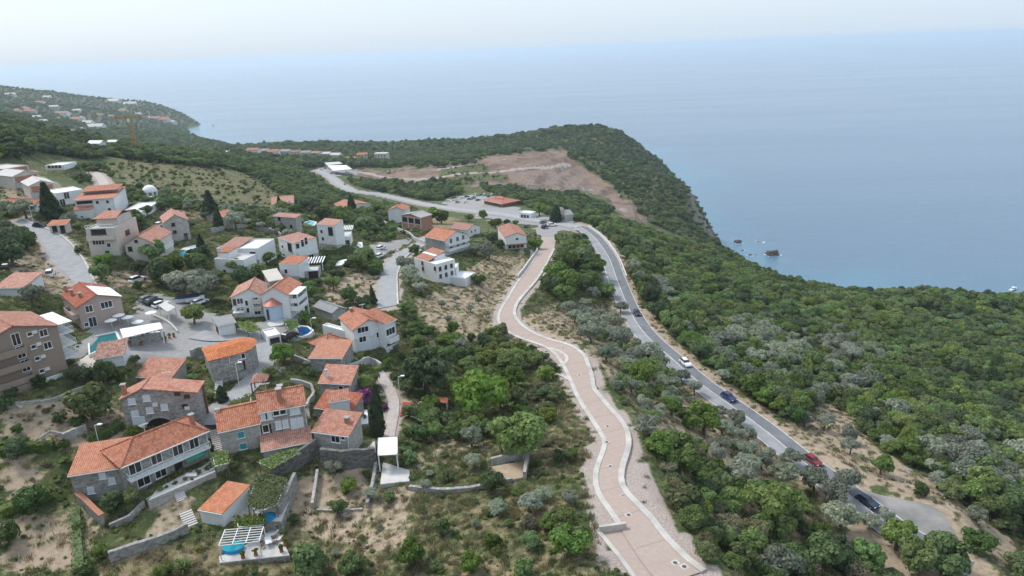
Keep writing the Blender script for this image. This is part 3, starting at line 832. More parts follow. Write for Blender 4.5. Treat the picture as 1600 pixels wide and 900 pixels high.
BM = {
    'stone': stone_material('grey_stone', (0.25, 0.24, 0.23), (0.48, 0.465, 0.44), (0.38, 0.365, 0.345)),
    'stonel': stone_material('pale_stone', (0.36, 0.34, 0.315), (0.56, 0.53, 0.49), (0.45, 0.43, 0.40)),
    'stoned': stone_material('dark_stone', (0.115, 0.11, 0.105), (0.25, 0.24, 0.225), (0.17, 0.16, 0.15), 1.6),
    'white': plain('white_plaster', (0.72, 0.725, 0.72), 0.85, 0.05, 0.4),
    'cream': plain('cream_plaster', (0.58, 0.52, 0.46), 0.88, 0.07, 0.4),
    'pink': plain('pinkish_plaster', (0.42, 0.325, 0.285), 0.88, 0.06, 0.4),
    'taupe': plain('taupe_plaster', (0.31, 0.24, 0.195), 0.88, 0.06, 0.4),
    'palegrey': plain('grey_plaster', (0.44, 0.44, 0.43), 0.88, 0.08, 0.5),
    'brickred': plain('hollow_brick', (0.40, 0.20, 0.14), 0.9, 0.12, 2.0),
    'concrete': M_concd,
    'tile': tile_material('clay_tiles', (0.36, 0.135, 0.085), (0.47, 0.195, 0.13), (0.55, 0.26, 0.17), (0.45, 0.235, 0.16)),
    'tilenew': tile_material('new_orange_tiles', (0.47, 0.15, 0.07), (0.55, 0.19, 0.09), (0.61, 0.26, 0.14), (0.52, 0.25, 0.15)),
    'tileold': tile_material('weathered_tiles', (0.22, 0.11, 0.085), (0.33, 0.18, 0.14), (0.46, 0.30, 0.25), (0.34, 0.24, 0.20)),
    'tilered': tile_material('dark_red_tiles', (0.33, 0.095, 0.06), (0.40, 0.125, 0.08), (0.46, 0.18, 0.12), (0.42, 0.20, 0.14)),
    'slate': plain('grey_sheeting', (0.27, 0.27, 0.27), 0.8, 0.15, 1.0),
    'canvas': plain('white_canvas', (0.80, 0.80, 0.79), 0.8, 0.05, 0.8),
    'slab': plain('terrace_screed', (0.56, 0.53, 0.50), 0.9, 0.1, 0.6),
    'glass': plain('window_glass', (0.025, 0.03, 0.035), 0.12, 0.2, 1.0, spec=0.6),
    'frame': plain('white_frames', (0.78, 0.78, 0.77), 0.6, 0.04, 2),
    'shut': plain('pale_shutters', (0.66, 0.70, 0.74), 0.65, 0.05, 2),
    'teal': plain('teal_shutters', (0.03, 0.30, 0.33), 0.6, 0.08, 2),
    'iron': plain('dark_metal', (0.06, 0.06, 0.065), 0.5, 0.2, 3),
    'wood': plain('brown_timber', (0.19, 0.10, 0.065), 0.8, 0.2, 3),
    'black': plain('dark_interior', (0.02, 0.018, 0.017), 0.95, 0.2, 1),
    'ac': plain('ac_housing', (0.70, 0.70, 0.68), 0.5, 0.05, 2),
    'paleblue': plain('pale_blue_render', (0.42, 0.52, 0.62), 0.8, 0.05, 1),
    'copper': plain('red_sheet_copper', (0.42, 0.17, 0.13), 0.45, 0.12, 2, metal=0.3),
    'green': plain('green_awning', (0.02, 0.24, 0.15), 0.8, 0.1, 2),
    'water': plain('pool_water', (0.02, 0.32, 0.42), 0.08, 0.12, 0.6, 0.25, bscale=3, spec=0.5),
    'waterteal': plain('pool_water_teal', (0.02, 0.17, 0.18), 0.08, 0.1, 0.6, 0.25, bscale=3, spec=0.5),
    'waterblue': plain('pool_water_blue', (0.012, 0.075, 0.24), 0.08, 0.12, 0.6, 0.25, bscale=3, spec=0.5),
    'blue': plain('blue_plastic', (0.02, 0.27, 0.52), 0.5, 0.08, 2),
    'coping': plain('pool_coping', (0.74, 0.72, 0.68), 0.8, 0.05, 1.5),
    'earth': plain('bare_earth', (0.38, 0.29, 0.20), 0.95, 0.2, 0.8),
    'yellow': plain('crane_paint', (0.40, 0.26, 0.09), 0.6, 0.1, 1),
    'redpaint': plain('red_court_paint', (0.42, 0.06, 0.04), 0.85, 0.12, 1),
}

class MB:
    """Collects boxes and polygons into one mesh."""
    def __init__(s):
        s.v, s.f, s.uv, s.mi = [], [], [], []
    def poly(s, P, uv=None):
        b = len(s.v); s.v += [tuple(p) for p in P]; s.f.append(tuple(range(b, b + len(P)))); s.uv.append(uv or [(p[0], p[1]) for p in P])
        return s
    def box(s, x0, y0, z0, x1, y1, z1):
        p = [(x0, y0, z0), (x1, y0, z0), (x1, y1, z0), (x0, y1, z0), (x0, y0, z1), (x1, y0, z1), (x1, y1, z1), (x0, y1, z1)]
        for q in ((3, 2, 1, 0), (4, 5, 6, 7), (0, 1, 5, 4), (1, 2, 6, 5), (2, 3, 7, 6), (3, 0, 4, 7)):
            s.poly([p[i] for i in q])
        return s
    def bar(s, a, b, r=0.05):
        a, b = Vector(a), Vector(b); d = (b - a)
        if d.length < 1e-6: return s
        d.normalize(); up = Vector((0, 0, 1)) if abs(d.z) < .9 else Vector((1, 0, 0))
        x = d.cross(up).normalized() * r; y = d.cross(x).normalized() * r
        c = [[q + x + y, q - x + y, q - x - y, q + x - y] for q in (a, b)]
        for k in range(4):
            s.poly([c[0][k], c[0][(k + 1) % 4], c[1][(k + 1) % 4], c[1][k]])
        s.poly(c[0][::-1]); s.poly(c[1])
        return s
    def prism(s, P, z0, z1):
        n_ = len(P)
        s.poly([(p[0], p[1], z1) for p in P]); s.poly([(p[0], p[1], z0) for p in P][::-1])
        for i in range(n_):
            a, b = P[i], P[(i + 1) % n_]
            s.poly([(a[0], a[1], z0), (b[0], b[1], z0), (b[0], b[1], z1), (a[0], a[1], z1)])
        return s
    def slab(s, P, t=0.16):
        """A roof plane with thickness; P starts with the eave edge, counter-clockwise from above."""
        P = [Vector(p) for p in P]
        e = (P[1] - P[0]).normalized(); n_ = (P[1] - P[0]).cross(P[-1] - P[0]).normalized()
        if n_.z < 0: n_ = -n_
        g = n_.cross(e)
        uv = [((p - P[0]).dot(e), (p - P[0]).dot(g)) for p in P]
        B_ = [p - n_ * t for p in P]
        s.poly(P, uv); s.poly(B_[::-1])
        for i in range(len(P)):
            j = (i + 1) % len(P)
            s.poly([P[i], B_[i], B_[j], P[j]])
        return s
    def mesh(s, name, mat):
        me = bpy.data.meshes.new(name); me.from_pydata(s.v, [], s.f)
        ul = me.uv_layers.new(name='UVMap')
        flat = [c for f in s.uv for p in f for c in p]
        ul.data.foreach_set('uv', flat)
        me.materials.append(mat)
        bm = bmesh.new(); bm.from_mesh(me); bmesh.ops.recalc_face_normals(bm, faces=bm.faces[:]); bm.to_mesh(me); bm.free()
        return me
    def build(s, name, mat, parent=None):
        o = bpy.data.objects.new(name, s.mesh(name, mat)); COL.objects.link(o)
        if parent is not None: o.parent = parent
        return o

def pad(cxy, ex, ey, w, d, z, margin=0.9, blend=3.5):
    """Level the ground under a building."""
    cx_, cy_ = cxy
    R_ = math.hypot(w, d) + margin + blend + 2
    sel = np.where((np.abs(MX - cx_) < R_) & (np.abs(MY - cy_) < R_))
    x = (MX[sel] - cx_) * ex[0] + (MY[sel] - cy_) * ex[1]; y = (MX[sel] - cx_) * ey[0] + (MY[sel] - cy_) * ey[1]
    dx = np.maximum(np.maximum(-x, x - w), 0); dy = np.maximum(np.maximum(-y, y - d), 0)
    dd = np.hypot(dx, dy)
    w_ = 1 - sstep(margin, margin + blend, dd)
    GZ[sel] = GZ[sel] * (1 - w_) + (z - 0.08) * w_
    def keep(px_, py_, mg):
        a = (px_ - cx_) * ex[0] + (py_ - cy_) * ex[1]; b = (px_ - cx_) * ey[0] + (py_ - cy_) * ey[1]
        return -mg - .3 < a < w + mg + .3 and -mg - .3 < b < d + mg + .3
    KEEP.add(keep, cx_ + ex[0] * w / 2 + ey[0] * d / 2, cy_ + ex[1] * w / 2 + ey[1] * d / 2, math.hypot(w, d) / 2 + 1)

WC = {}
def win_mesh(kind, w, h):
    k = (kind, round(w, 1), round(h, 1))
    if k in WC: return WC[k]
    w, h = k[1], k[2]
    x, z = w / 2, h / 2
    fr = MB()
    t = 0.10 if kind not in 'dst' else 0.04
    fr.box(-x - t, -.09, -z - t, -x, .04, z + t); fr.box(x, -.09, -z - t, x + t, .04, z + t)
    fr.box(-x, -.09, z, x, .04, z + t); fr.box(-x, -.09, -z - t, x, .04, -z)
    if kind in ('w', 'D'):
        n_ = max(1, int(round(w / 0.75)))
        for i in range(1, n_): fr.box(-x + w * i / n_ - .04, -.07, -z, -x + w * i / n_ + .04, .04, z)
    if kind != 'D': fr.box(-x - .18, -.2, -z - t - .06, x + .18, .03, -z - t)
    pn = MB()
    if kind in ('s', 't'):
        pn.box(-x, -.07, -z, -.015, .02, z); pn.box(.015, -.07, -z, x, .02, z)
        for i in range(1, 6):
            zz = -z + h * i / 6
            pn.box(-x + .08, -.085, zz - .02, -.09, -.07, zz + .02); pn.box(.09, -.085, zz - .02, x - .08, -.07, zz + .02)
    else:
        pn.box(-x, -.03, -z, x, .02, z)
    fm = fr.mesh('window', BM['frame' if kind != 'd' else 'wood'])
    pm = pn.mesh('pane', BM[{'s': 'shut', 't': 'teal'}.get(kind, 'glass')])
    WC[k] = (fm, pm)
    return WC[k]

class House:
    """A building set up from photo pixels: eave corners front-left A, front-right B and back-left C, and one base corner."""
    def __init__(s, name, label, cat, A, B, C, base, at_='A', roof='gy', rise=1.6, wall='white', tile='tile', third='C', frac=0.5, over=0.35, z0=None, group=None, crise=0.0, hmin=2.2, dpt=None, pad_=True, h=None, depth_max=22.0, foot=2.5):
        g = at(*base)
        if z0 is not None: g = onplane(base[0], base[1], z0)
        e = A if at_ == 'A' else B
        # eave height: where the sight line through the eave passes over the base point
        dr = ray(*e)
        hr = math.hypot(dr[0], dr[1])
        t = (g[0] * dr[0] + g[1] * dr[1]) / (hr * hr)
        hz = CZ + dr[2] * t - g[2] if h is None else h
        hz = max(hz, hmin)
        zt = g[2] + hz
        PA, PB = onplane(A[0], A[1], zt), onplane(B[0], B[1], zt)
        PC = onplane(C[0], C[1], zt + (rise if third == 'R' else crise))
        ex = (PB - PA)[:2]; w = float(np.linalg.norm(ex)); ex = ex / w
        ey = np.array([-ex[1], ex[0]])
        d = float((PC - PA)[:2] @ ey)
        if third == 'R': d *= 2
        if dpt: d = dpt
        d = min(max(abs(d), 2.5), depth_max)
        s.w, s.d, s.h, s.z = w, d, hz, g[2]
        s.ex, s.ey, s.o = ex, ey, PA[:2]
        s.roof, s.rise = roof, rise
        s.e = bpy.data.objects.new(name, None); COL.objects.link(s.e)
        s.e.location = (PA[0], PA[1], g[2]); s.e.rotation_euler[2] = math.atan2(ex[1], ex[0])
        tag(s.e, label, cat, group)
        if pad_: pad(PA[:2], ex, ey, w, d, g[2])
        s.wallmat = BM[wall]
        m_ = MB(); f_ = frac; o = over
        ft = -foot
        P0 = [(0, 0), (w, 0), (w, d), (0, d)]
        tops = {'gy': None}
        r = rise
        if roof == 'gy':
            fr = [(0, 0, ft), (w, 0, ft), (w, 0, hz), (w * f_, 0, hz + r), (0, 0, hz)]
            m_.poly(fr); m_.poly([(x, d, z) for x, y, z in fr][::-1])
            m_.poly([(w, 0, ft), (w, d, ft), (w, d, hz), (w, 0, hz)]); m_.poly([(0, d, ft), (0, 0, ft), (0, 0, hz), (0, d, hz)])
            R = MB()
            sl, sr = r / (w * f_), r / (w * (1 - f_))
            c0 = 0.17
            R.slab([(-o, d + o, hz - sl * o + c0), (-o, -o, hz - sl * o + c0), (w * f_, -o, hz + r + c0), (w * f_, d + o, hz + r + c0)])
            R.slab([(w + o, -o, hz - sr * o + c0), (w + o, d + o, hz - sr * o + c0), (w * f_, d + o, hz + r + c0), (w * f_, -o, hz + r + c0)])
            R.bar((w * f_, -o, hz + r + c0 + .03), (w * f_, d + o, hz + r + c0 + .03), 0.11)
        elif roof == 'gx':
            sd_ = [(0, 0, ft), (0, d, ft), (0, d, hz), (0, d * f_, hz + r), (0, 0, hz)]
            m_.poly(sd_); m_.poly([(w, y, z) for x, y, z in sd_][::-1])
            m_.poly([(0, 0, ft), (w, 0, ft), (w, 0, hz), (0, 0, hz)]); m_.poly([(w, d, ft), (0, d, ft), (0, d, hz), (w, d, hz)])
            R = MB(); c0 = 0.17
            sl, sr = r / (d * f_), r / (d * (1 - f_))
            R.slab([(-o, -o, hz - sl * o + c0), (w + o, -o, hz - sl * o + c0), (w + o, d * f_, hz + r + c0), (-o, d * f_, hz + r + c0)])
            R.slab([(w + o, d + o, hz - sr * o + c0), (-o, d + o, hz - sr * o + c0), (-o, d * f_, hz + r + c0), (w + o, d * f_, hz + r + c0)])
            R.bar((-o, d * f_, hz + r + c0 + .03), (w + o, d * f_, hz + r + c0 + .03), 0.11)
        elif roof == 'hip':
            m_.prism(P0, ft, hz)
            R = MB(); c0 = 0.15
            i = min(w, d) / 2 * 0.95
            if w >= d: r0, r1 = (i, d / 2), (w - i, d / 2)
            else: r0, r1 = (w / 2, i), (w / 2, d - i)
            q = [(-o, -o, hz + c0 - .1), (w + o, -o, hz + c0 - .1), (w + o, d + o, hz + c0 - .1), (-o, d + o, hz + c0 - .1)]
            a_, b_ = (r0[0], r0[1], hz + r + c0), (r1[0], r1[1], hz + r + c0)
            if w >= d:
                R.slab([q[0], q[1], b_, a_]); R.slab([q[1], q[2], b_]); R.slab([q[2], q[3], a_, b_]); R.slab([q[3], q[0], a_])
            else:
                R.slab([q[0], q[1], a_]); R.slab([q[1], q[2], b_, a_]); R.slab([q[2], q[3], b_]); R.slab([q[3], q[0], a_, b_])
            for a2, b2 in ((q[0], a_), (q[3], a_ if w >= d else b_), (q[1], b_ if w >= d else a_), (q[2], b_), (a_, b_)):
                R.bar((a2[0], a2[1], a2[2] + .03), (b2[0], b2[1], b2[2] + .03), 0.10)
        elif roof == 'shed':       # eave in front, rising to the back
            fr = [(0, 0, ft), (0, d, ft), (0, d, hz + r), (0, 0, hz)]
            m_.poly(fr); m_.poly([(w, y, z) for x, y, z in fr][::-1])
            m_.poly([(0, 0, ft), (w, 0, ft), (w, 0, hz), (0, 0, hz)]); m_.poly([(w, d, ft), (0, d, ft), (0, d, hz + r), (w, d, hz + r)])
            R = MB(); sl = r / d; c0 = 0.17
            R.slab([(-o, -o, hz - sl * o + c0), (w + o, -o, hz - sl * o + c0), (w + o, d + o, hz + r + sl * o + c0), (-o, d + o, hz + r + sl * o + c0)])
        else:                      # flat terrace with parapet
            m_.prism(P0, ft, hz - 0.35)
            t = 0.22
            m_.box(0, 0, hz - .36, w, t, hz); m_.box(0, d - t, hz - .36, w, d, hz); m_.box(0, t, hz - .36, t, d - t, hz); m_.box(w - t, t, hz - .36, w, d - t, hz)
            R = MB().box(t + .01, t + .01, hz - .34, w - t - .01, d - t - .01, hz - .30)
        s.wall = m_.build('wall', s.wallmat, s.e)
        s.roofo = R.build('roof' if roof != 'flat' else 'roof_terrace', BM[tile], s.e)
        if roof in ('gx', 'shed', 'hip'):
            gz_ = hz - (0 if roof == 'hip' else (r / (d * (f_ if roof == 'gx' else 1))) * o)
            MB().bar((-o, -o - .06, gz_ + .02), (w + o, -o - .06, gz_ + .02), .07).bar((w - .1, -.1, gz_), (w - .1, -.1, 0), .05).build('gutter', BM['ac'], s.e)
        s.M = Matrix.Translation(s.e.location) @ Matrix.Rotation(s.e.rotation_euler[2], 4, 'Z')
        s.Mi = s.M.inverted()
        KEYH[label] = s
    FACE = {'f': (0, 0), 'r': (1, math.pi / 2), 'b': (2, math.pi), 'l': (3, -math.pi / 2)}
    def local(s, face, u, v):
        c = s.Mi @ Vector((0, 0, CZ)); d = s.Mi.to_3x3() @ Vector(ray(u, v))
        if face in 'fb':
            t = ((0 if face == 'f' else s.d) - c.y) / d.y
        else:
            t = ((s.w if face == 'r' else 0) - c.x) / d.x
        return c + d * t
    def place(s, o, face, p):
        a = s.FACE[face][1]
        q = {'f': (p[0], 0), 'b': (p[0], s.d), 'r': (s.w, p[1]), 'l': (0, p[1])}[face]
        o.location = (q[0], q[1], p[2]); o.rotation_euler[2] = a; o.parent = s.e
    def win(s, face, u, v, w, h, kind='w'):
        p = s.local(face, u, v)
        return s.winl(face, (p.x, p.y, p.z), w, h, kind)
    def winl(s, face, p, w, h, kind='w'):
        L_ = s.w if face in 'fb' else s.d
        a = p[0] if face in 'fb' else p[1]
        a = min(max(a, w / 2 + .15), L_ - w / 2 - .15)
        p = (a, p[1], max(p[2], h / 2 + .1)) if face in 'fb' else (p[0], a, max(p[2], h / 2 + .1))
        fm, pm = win_mesh(kind, w, h)
        o = bpy.data.objects.new('door' if kind == 'D' else 'window', fm); COL.objects.link(o); s.place(o, face, p)
        q = bpy.data.objects.new('shutter' if kind in 'st' else 'pane', pm); COL.objects.link(q); q.parent = o
        return o
    def grid(s, face, n_, zs, w=1.1, h=1.3, kind='w', a0=0.12, a1=0.88):
        L_ = s.w if face in 'fb' else s.d
        for z in zs:
            for i in range(n_):
                a = L_ * (a0 + (a1 - a0) * ((i + .5) / n_))
                s.winl(face, (a, 0, z) if face in 'fb' else (0, a, z), w, h, kind)
        return s
    def chimney(s, fx, fy, hh=1.5, sz=0.65, mat='tilered', cap='concrete'):
        x, y = s.w * fx, s.d * fy
        zt = s.h + s.rise + hh * .55
        b = MB().box(x - sz / 2, y - sz / 2, s.h - .5, x + sz / 2, y + sz / 2, zt).build('chimney', BM['brickred' if mat == 'tilered' else mat], s.roofo)
        MB().box(x - sz / 2 - .12, y - sz / 2 - .12, zt, x + sz / 2 + .12, y + sz / 2 + .12, zt + .14).build('cap', BM[cap], s.roofo)
        return s
    def balcony(s, face, a0, a1, z, dp=1.4, style='solid', mat='white'):
        """Slab with parapet or railing; a0..a1 along the face in metres, z height of the slab."""
        m_ = MB(); L_ = a1 - a0
        m_.box(0, -dp, -.2, L_, -.003, 0)
        o = m_.build('balcony', BM[mat]); 
        r = MB()
        if style == 'solid':
            r.box(0, -dp, 0.003, L_, -dp + .14, .95); r.box(0, -dp + .14, 0.003, .14, -.01, .95); r.box(L_ - .14, -dp + .14, 0.003, L_, -.01, .95)
        else:
            k = max(2, int(L_ / .8))
            for i in range(k + 1): r.bar((L_ * i / k, -dp + .05, 0), (L_ * i / k, -dp + .05, .95), .03)
            r.bar((0, -dp + .05, .95), (L_, -dp + .05, .95), .045); r.bar((0, -dp + .05, .5), (L_, -dp + .05, .5), .025)
            r.bar((0.03, -dp + .05, .95), (0.03, 0, .95), .04); r.bar((L_ - .03, -dp + .05, .95), (L_ - .03, 0, .95), .04)
        r.build('railing' if style != 'solid' else 'parapet', BM[mat], o)
        o.parent = s.e; o.location = (a0, 0, z) if face == 'f' else ((s.w, a0, z) if face == 'r' else (0, a1, z))
        o.rotation_euler[2] = s.FACE[face][1]
        return s
    def aerial(s, fx, fy):
        x, y, z = s.w * fx, s.d * fy, s.h + s.rise * .6
        m_ = MB().bar((x, y, z), (x, y, z + 2.6), .035).bar((x - .7, y, z + 2.4), (x + .7, y, z + 2.4), .03)
        for k in range(5): m_.bar((x - .6 + .3 * k, y - .35, z + 2.4), (x - .6 + .3 * k, y + .35, z + 2.4), .02)
        m_.build('aerial', BM['ac'], s.e)
        return s
    def acu(s, face, u, v):
        p = s.local(face, u, v)
        o = MB().box(-.4, -.32, -.28, .4, -.02, .28).build('air_conditioner', BM['ac'], s.e)
        s.place(o, face, (p.x, p.y, p.z))
        return s
    def add(s, name, mb, mat, parent=None):
        return mb.build(name, BM[mat], parent or s.e)
KEYH = {}

# ------------------------------------------------------------------ the old stone houses
H = House('stone_house', 'long stone house with white balcony and orange hipped roof', 'house', (190.7, 729), (322.2, 674), (171, 701.5), (327, 713), 'B', 'hip', 2.0, 'stone', 'tile', over=.45)
for u, v, w, h in ((211, 731, 1.7, 1.9), (244, 715, 1.5, 1.9), (278, 704, 1.5, 1.9), (303, 692, 1.4, 1.9)): H.win('f', u, v, w, h, 'D')
for u, v, w, h, k in ((251, 738, 1.6, 1.5, 'w'), (279, 729, 1.2, 2.1, 'd'), (226, 757, 1.8, 1.5, 'w')): H.win('f', u, v, w, h, k)
H.balcony('f', H.w * .02, H.w * .98, H.h * .5, 1.3, 'rail', 'white')
H.chimney(.93, .35, 1.2)
b = H.local('f', 240, 745)
aw = MB().slab([(H.w * .66, -2.0, H.h * .40), (H.w * .88, -2.0, H.h * .40), (H.w * .88, -.05, H.h * .47), (H.w * .66, -.05, H.h * .47)], .05)
H.add('awning', aw, 'green')
LONG = H.aerial(.4, .5)
H = House('stone_house', 'low grey stone wing with flat orange roof joined to the long house', 'house', (109, 743), (189, 730.5), (84.5, 715.5), (126, 785), 'A', 'shed', 1.2, 'stone', 'tilenew', crise=1.2, dpt=7.0, over=.25)
for u, v in ((160, 743), (175, 751), (142, 766)): H.win('f', u, v, .95, 1.05, 's')
H.chimney(.86, .45, .9, .5, 'white')
H = House('stone_house', 'big stone house with pale shutters and a dark arched garage', 'house', (188, 624), (307, 613), (206, 607), (206, 668), 'A', 'gy', 1.6, 'stone', 'tile', frac=.3, over=.3)
for u, v in ((206, 627), (229, 622), (211, 646), (234, 641), (257, 636)): H.win('f', u, v, 1.1, 1.15, 's')
for u, v in ((277, 615), (292, 619), (289, 634)): H.win('f', u, v, .9, .6, 'd')
for u, v in ((320, 618), (327, 611)): H.win('r', u, v, 1.0, 1.2, 'd')
H.chimney(.03, .3, 1.0); H.acu('f', 243, 632).acu('f', 293, 637)
p = H.local('f', 250, 661)
ar = MB(); ar.poly([(p.x + 2.4 * math.cos(t), -.03, p.z - .9 + 2.4 * math.sin(t) * .85) for t in np.linspace(0, math.pi, 13)] + [(p.x - 2.4, -.03, p.z - 2.0), (p.x + 2.4, -.03, p.z - 2.0)])
H.add('garage_door', ar, 'black')
rim = MB(); tt = np.linspace(0, math.pi, 13)
for a, b in zip(tt[:-1], tt[1:]): rim.bar((p.x + 2.5 * math.cos(a), -.05, p.z - .9 + 2.5 * math.sin(a) * .85), (p.x + 2.5 * math.cos(b), -.05, p.z - .9 + 2.5 * math.sin(b) * .85), .14)
H.add('arch', rim, 'stonel')
H.win('f', 219, 666, 2.0, 2.0, 's')
p2 = MB().bar((H.w + .25, H.d * .75, 0), (H.w + .25, H.d * .75, H.h), .14); H.add('flue', p2, 'wood')
BIG = H.aerial(.6, .5)
House('stone_house', 'square red-roofed wing behind the stone house with the arched garage', 'house', (212, 588), (267, 591), (212, 559), (214, 606), 'A', 'shed', 1.6, 'stonel', 'tile', crise=1.6, over=.25, z0=BIG.z)

H = House('stone_house', 'pale stone house with two turquoise shutters and orange roof', 'house', (342, 675), (405.5, 661), (337.2, 643), (352, 710), 'A', 'gx', 1.7, 'stonel', 'tile', 'R', over=.25)
for u, v in ((376.4, 679.5), (380, 697)): H.win('f', u, v, 1.0, 1.1, 't')
H.chimney(.04, .5, .6, .6, 'white')
TEAL = H
H = House('stone_house', 'tall grey stone house with white shutters and two brick chimneys', 'house', (405, 644), (476, 631.5), (392.5, 617), (414, 697), 'A', 'gx', 1.9, 'stone', 'tile', 'R', over=.25)
H.win('f', 416, 650, 1.0, 1.3, 'w')
for u, v in ((410.8, 651), (421.3, 649.5), (461, 641.5)): H.win('f', u, v, .7 if u < 450 else 1.6, 1.3, 's')
for u, v in ((431.6, 645), (442, 643)): H.win('f', u, v, .9, .9, 'w')
for u, v, w, h, k in ((413, 670, .9, 1.3, 'w'), (419.7, 671, .9, 1.9, 'd'), (435, 664, .9, 1.5, 's'), (446, 662, .9, 1.5, 's'), (464.6, 662.5, 2.1, 2.4, 's')): H.win('f', u, v, w, h, k)
H.chimney(.47, .22, 2.0, .8).chimney(.5, .55, 1.2, .8)
TALL = H.aerial(.2, .5)
H = House('veranda', 'open veranda with long orange tiled roof in front of the tall stone house', 'veranda', (410.5, 704), (486, 689), (412, 688), (415, 722), 'A', 'shed', .8, 'concrete', 'tile', crise=.8, over=.3, pad_=False, dpt=3.4)

def footprint(pxs, z): return [onplane(u, v, z)[:2] for u, v in pxs]
def polyhouse(name, label, cat, pxs, base, ie, wall, tile, rise, ridge, foot=2.5):
    """A house whose eaves line is read as a polygon (rounded ends and the like)."""
    g = at(*base); e = pxs[ie]
    dr = ray(*e); t = (g[0] * dr[0] + g[1] * dr[1]) / (dr[0] ** 2 + dr[1] ** 2)
    hz = max(2.4, CZ + dr[2] * t - g[2])
    P = footprint(pxs, g[2] + hz)
    o = np.array(P[0]); ob = bpy.data.objects.new(name, None); COL.objects.link(ob); ob.location = (o[0], o[1], g[2]); tag(ob, label, cat)
    Q = [(p[0] - o[0], p[1] - o[1]) for p in P]
    if sum(Q[i][0] * Q[(i + 1) % len(Q)][1] - Q[(i + 1) % len(Q)][0] * Q[i][1] for i in range(len(Q))) < 0: Q = Q[::-1]
    MB().prism(Q, -foot, hz).build('wall', BM[wall], ob)
    Rg = [onplane(u, v, g[2] + hz + rise)[:2] - o for u, v in ridge]
    R = MB()
    c = np.mean(Q, axis=0)
    Qo = [np.array(q) + (np.array(q) - c) / np.linalg.norm(np.array(q) - c) * .35 for q in Q]
    near = [int(np.argmin([np.linalg.norm(np.array(r) - q) for r in Rg])) for q in Qo]
    for i in range(len(Qo)):
        j = (i + 1) % len(Qo)
        a, b = Qo[i], Qo[j]; ra, rb = Rg[near[i]], Rg[near[j]]
        pts_ = [(a[0], a[1], hz + .1), (b[0], b[1], hz + .1), (rb[0], rb[1], hz + rise)] + ([(ra[0], ra[1], hz + rise)] if near[i] != near[j] else [])
        R.slab(pts_, .12)
    R.build('roof', BM[tile], ob)
    xs_ = [p[0] for p in P]; ys_ = [p[1] for p in P]
    KEEP.poly(P)
    return ob, o, g[2], hz, Q
ob, o, zg, hz, Q = polyhouse('stone_house', 'stone house with rounded end wall and new orange roof', 'house', [(327.2, 564), (345, 559.5), (365, 554.5), (380, 550), (390, 546), (397, 540), (399, 535), (396, 530.5), (389, 528.7), (374, 529.3), (345, 536.5), (317, 545)], (336, 599), 0, 'stone', 'tilenew', 1.1, [(340, 545), (378, 534)])
def onfront(ob, o, zg, a, b, u, v, w, h, kind):
    """Window on the wall between two eave corners a, b (local xy)."""
    a, b = np.array(a), np.array(b); t = (b - a) / np.linalg.norm(b - a)
    n_ = np.array([t[1], -t[0]]); d = ray(u, v); c = np.array([-o[0], -o[1]])
    k = ((a - c) @ n_) / (d[:2] @ n_); p = c + d[:2] * k; z = CZ + d[2] * k - zg
    fm, pm = win_mesh(kind, w, h)
    q = bpy.data.objects.new('window', fm); COL.objects.link(q); q.parent = ob
    q.location = (p[0], p[1], z); q.rotation_euler[2] = math.atan2(t[1], t[0])
    r = bpy.data.objects.new('pane', pm); COL.objects.link(r); r.parent = q
fA, fB = onplane(345, 559.5, zg + hz)[:2] - o, onplane(380, 550, zg + hz)[:2] - o
for u, v, w, h, k in ((370.6, 558.5, 3.0, 1.0, 'w'), (372, 573, 2.8, 1.8, 'd')): onfront(ob, o, zg, fA, fB, u, v, w, h, k)

H = House('stone_house', 'low stone building with wide orange roof beside the pool terrace', 'house', (484.5, 559), (534, 559.5), (463, 532), (491, 580), 'A', 'shed', .9, 'stone', 'tilenew', crise=.9, over=.3)
H = House('stone_house', 'small hipped orange-roofed wing under the white garage house', 'house', (508, 545), (543, 531.5), (500, 529), (516, 556), 'A', 'hip', 1.6, 'stone', 'tile', over=.35, z0=H.z)
H = House('stone_house', 'stone cottage with pink-orange roof and a single small window', 'house', (499.2, 597.5), (547.5, 600), (494.2, 570.5), (548, 628), 'B', 'shed', 1.7, 'stone', 'tile', crise=1.7, over=.25)
H.win('f', 533, 607, .9, 1.0, 'w'); H.chimney(.17, .3, .7, .5, 'white')
H = House('stone_house', 'stone house under brown weathered tiles between two cottages', 'house', (493, 637), (549.5, 644), (500, 609), (548, 668), 'B', 'shed', 1.4, 'stone', 'tilered', crise=1.4, over=.2)
H2 = House('stone_house', 'small white-walled attic block under an orange roof', 'house', (514, 628.5), (545.5, 623.5), (508, 616), (546, 668), 'B', 'shed', .7, 'white', 'tile', crise=.7, over=.2, pad_=False, z0=H.z)
H = House('stone_house', 'stone house with patchy orange roof above the high retaining wall', 'house', (489.5, 673.5), (544, 680.5), (492.5, 639), (497, 704), 'A', 'shed', 1.5, 'stonel', 'tile', crise=1.5, over=.3)
H.win('f', 524.3, 686, 1.5, 1.1, 'w'); H.win('f', 536, 684, .6, .6, 'w'); H.chimney(.78, .55, .6, .7)
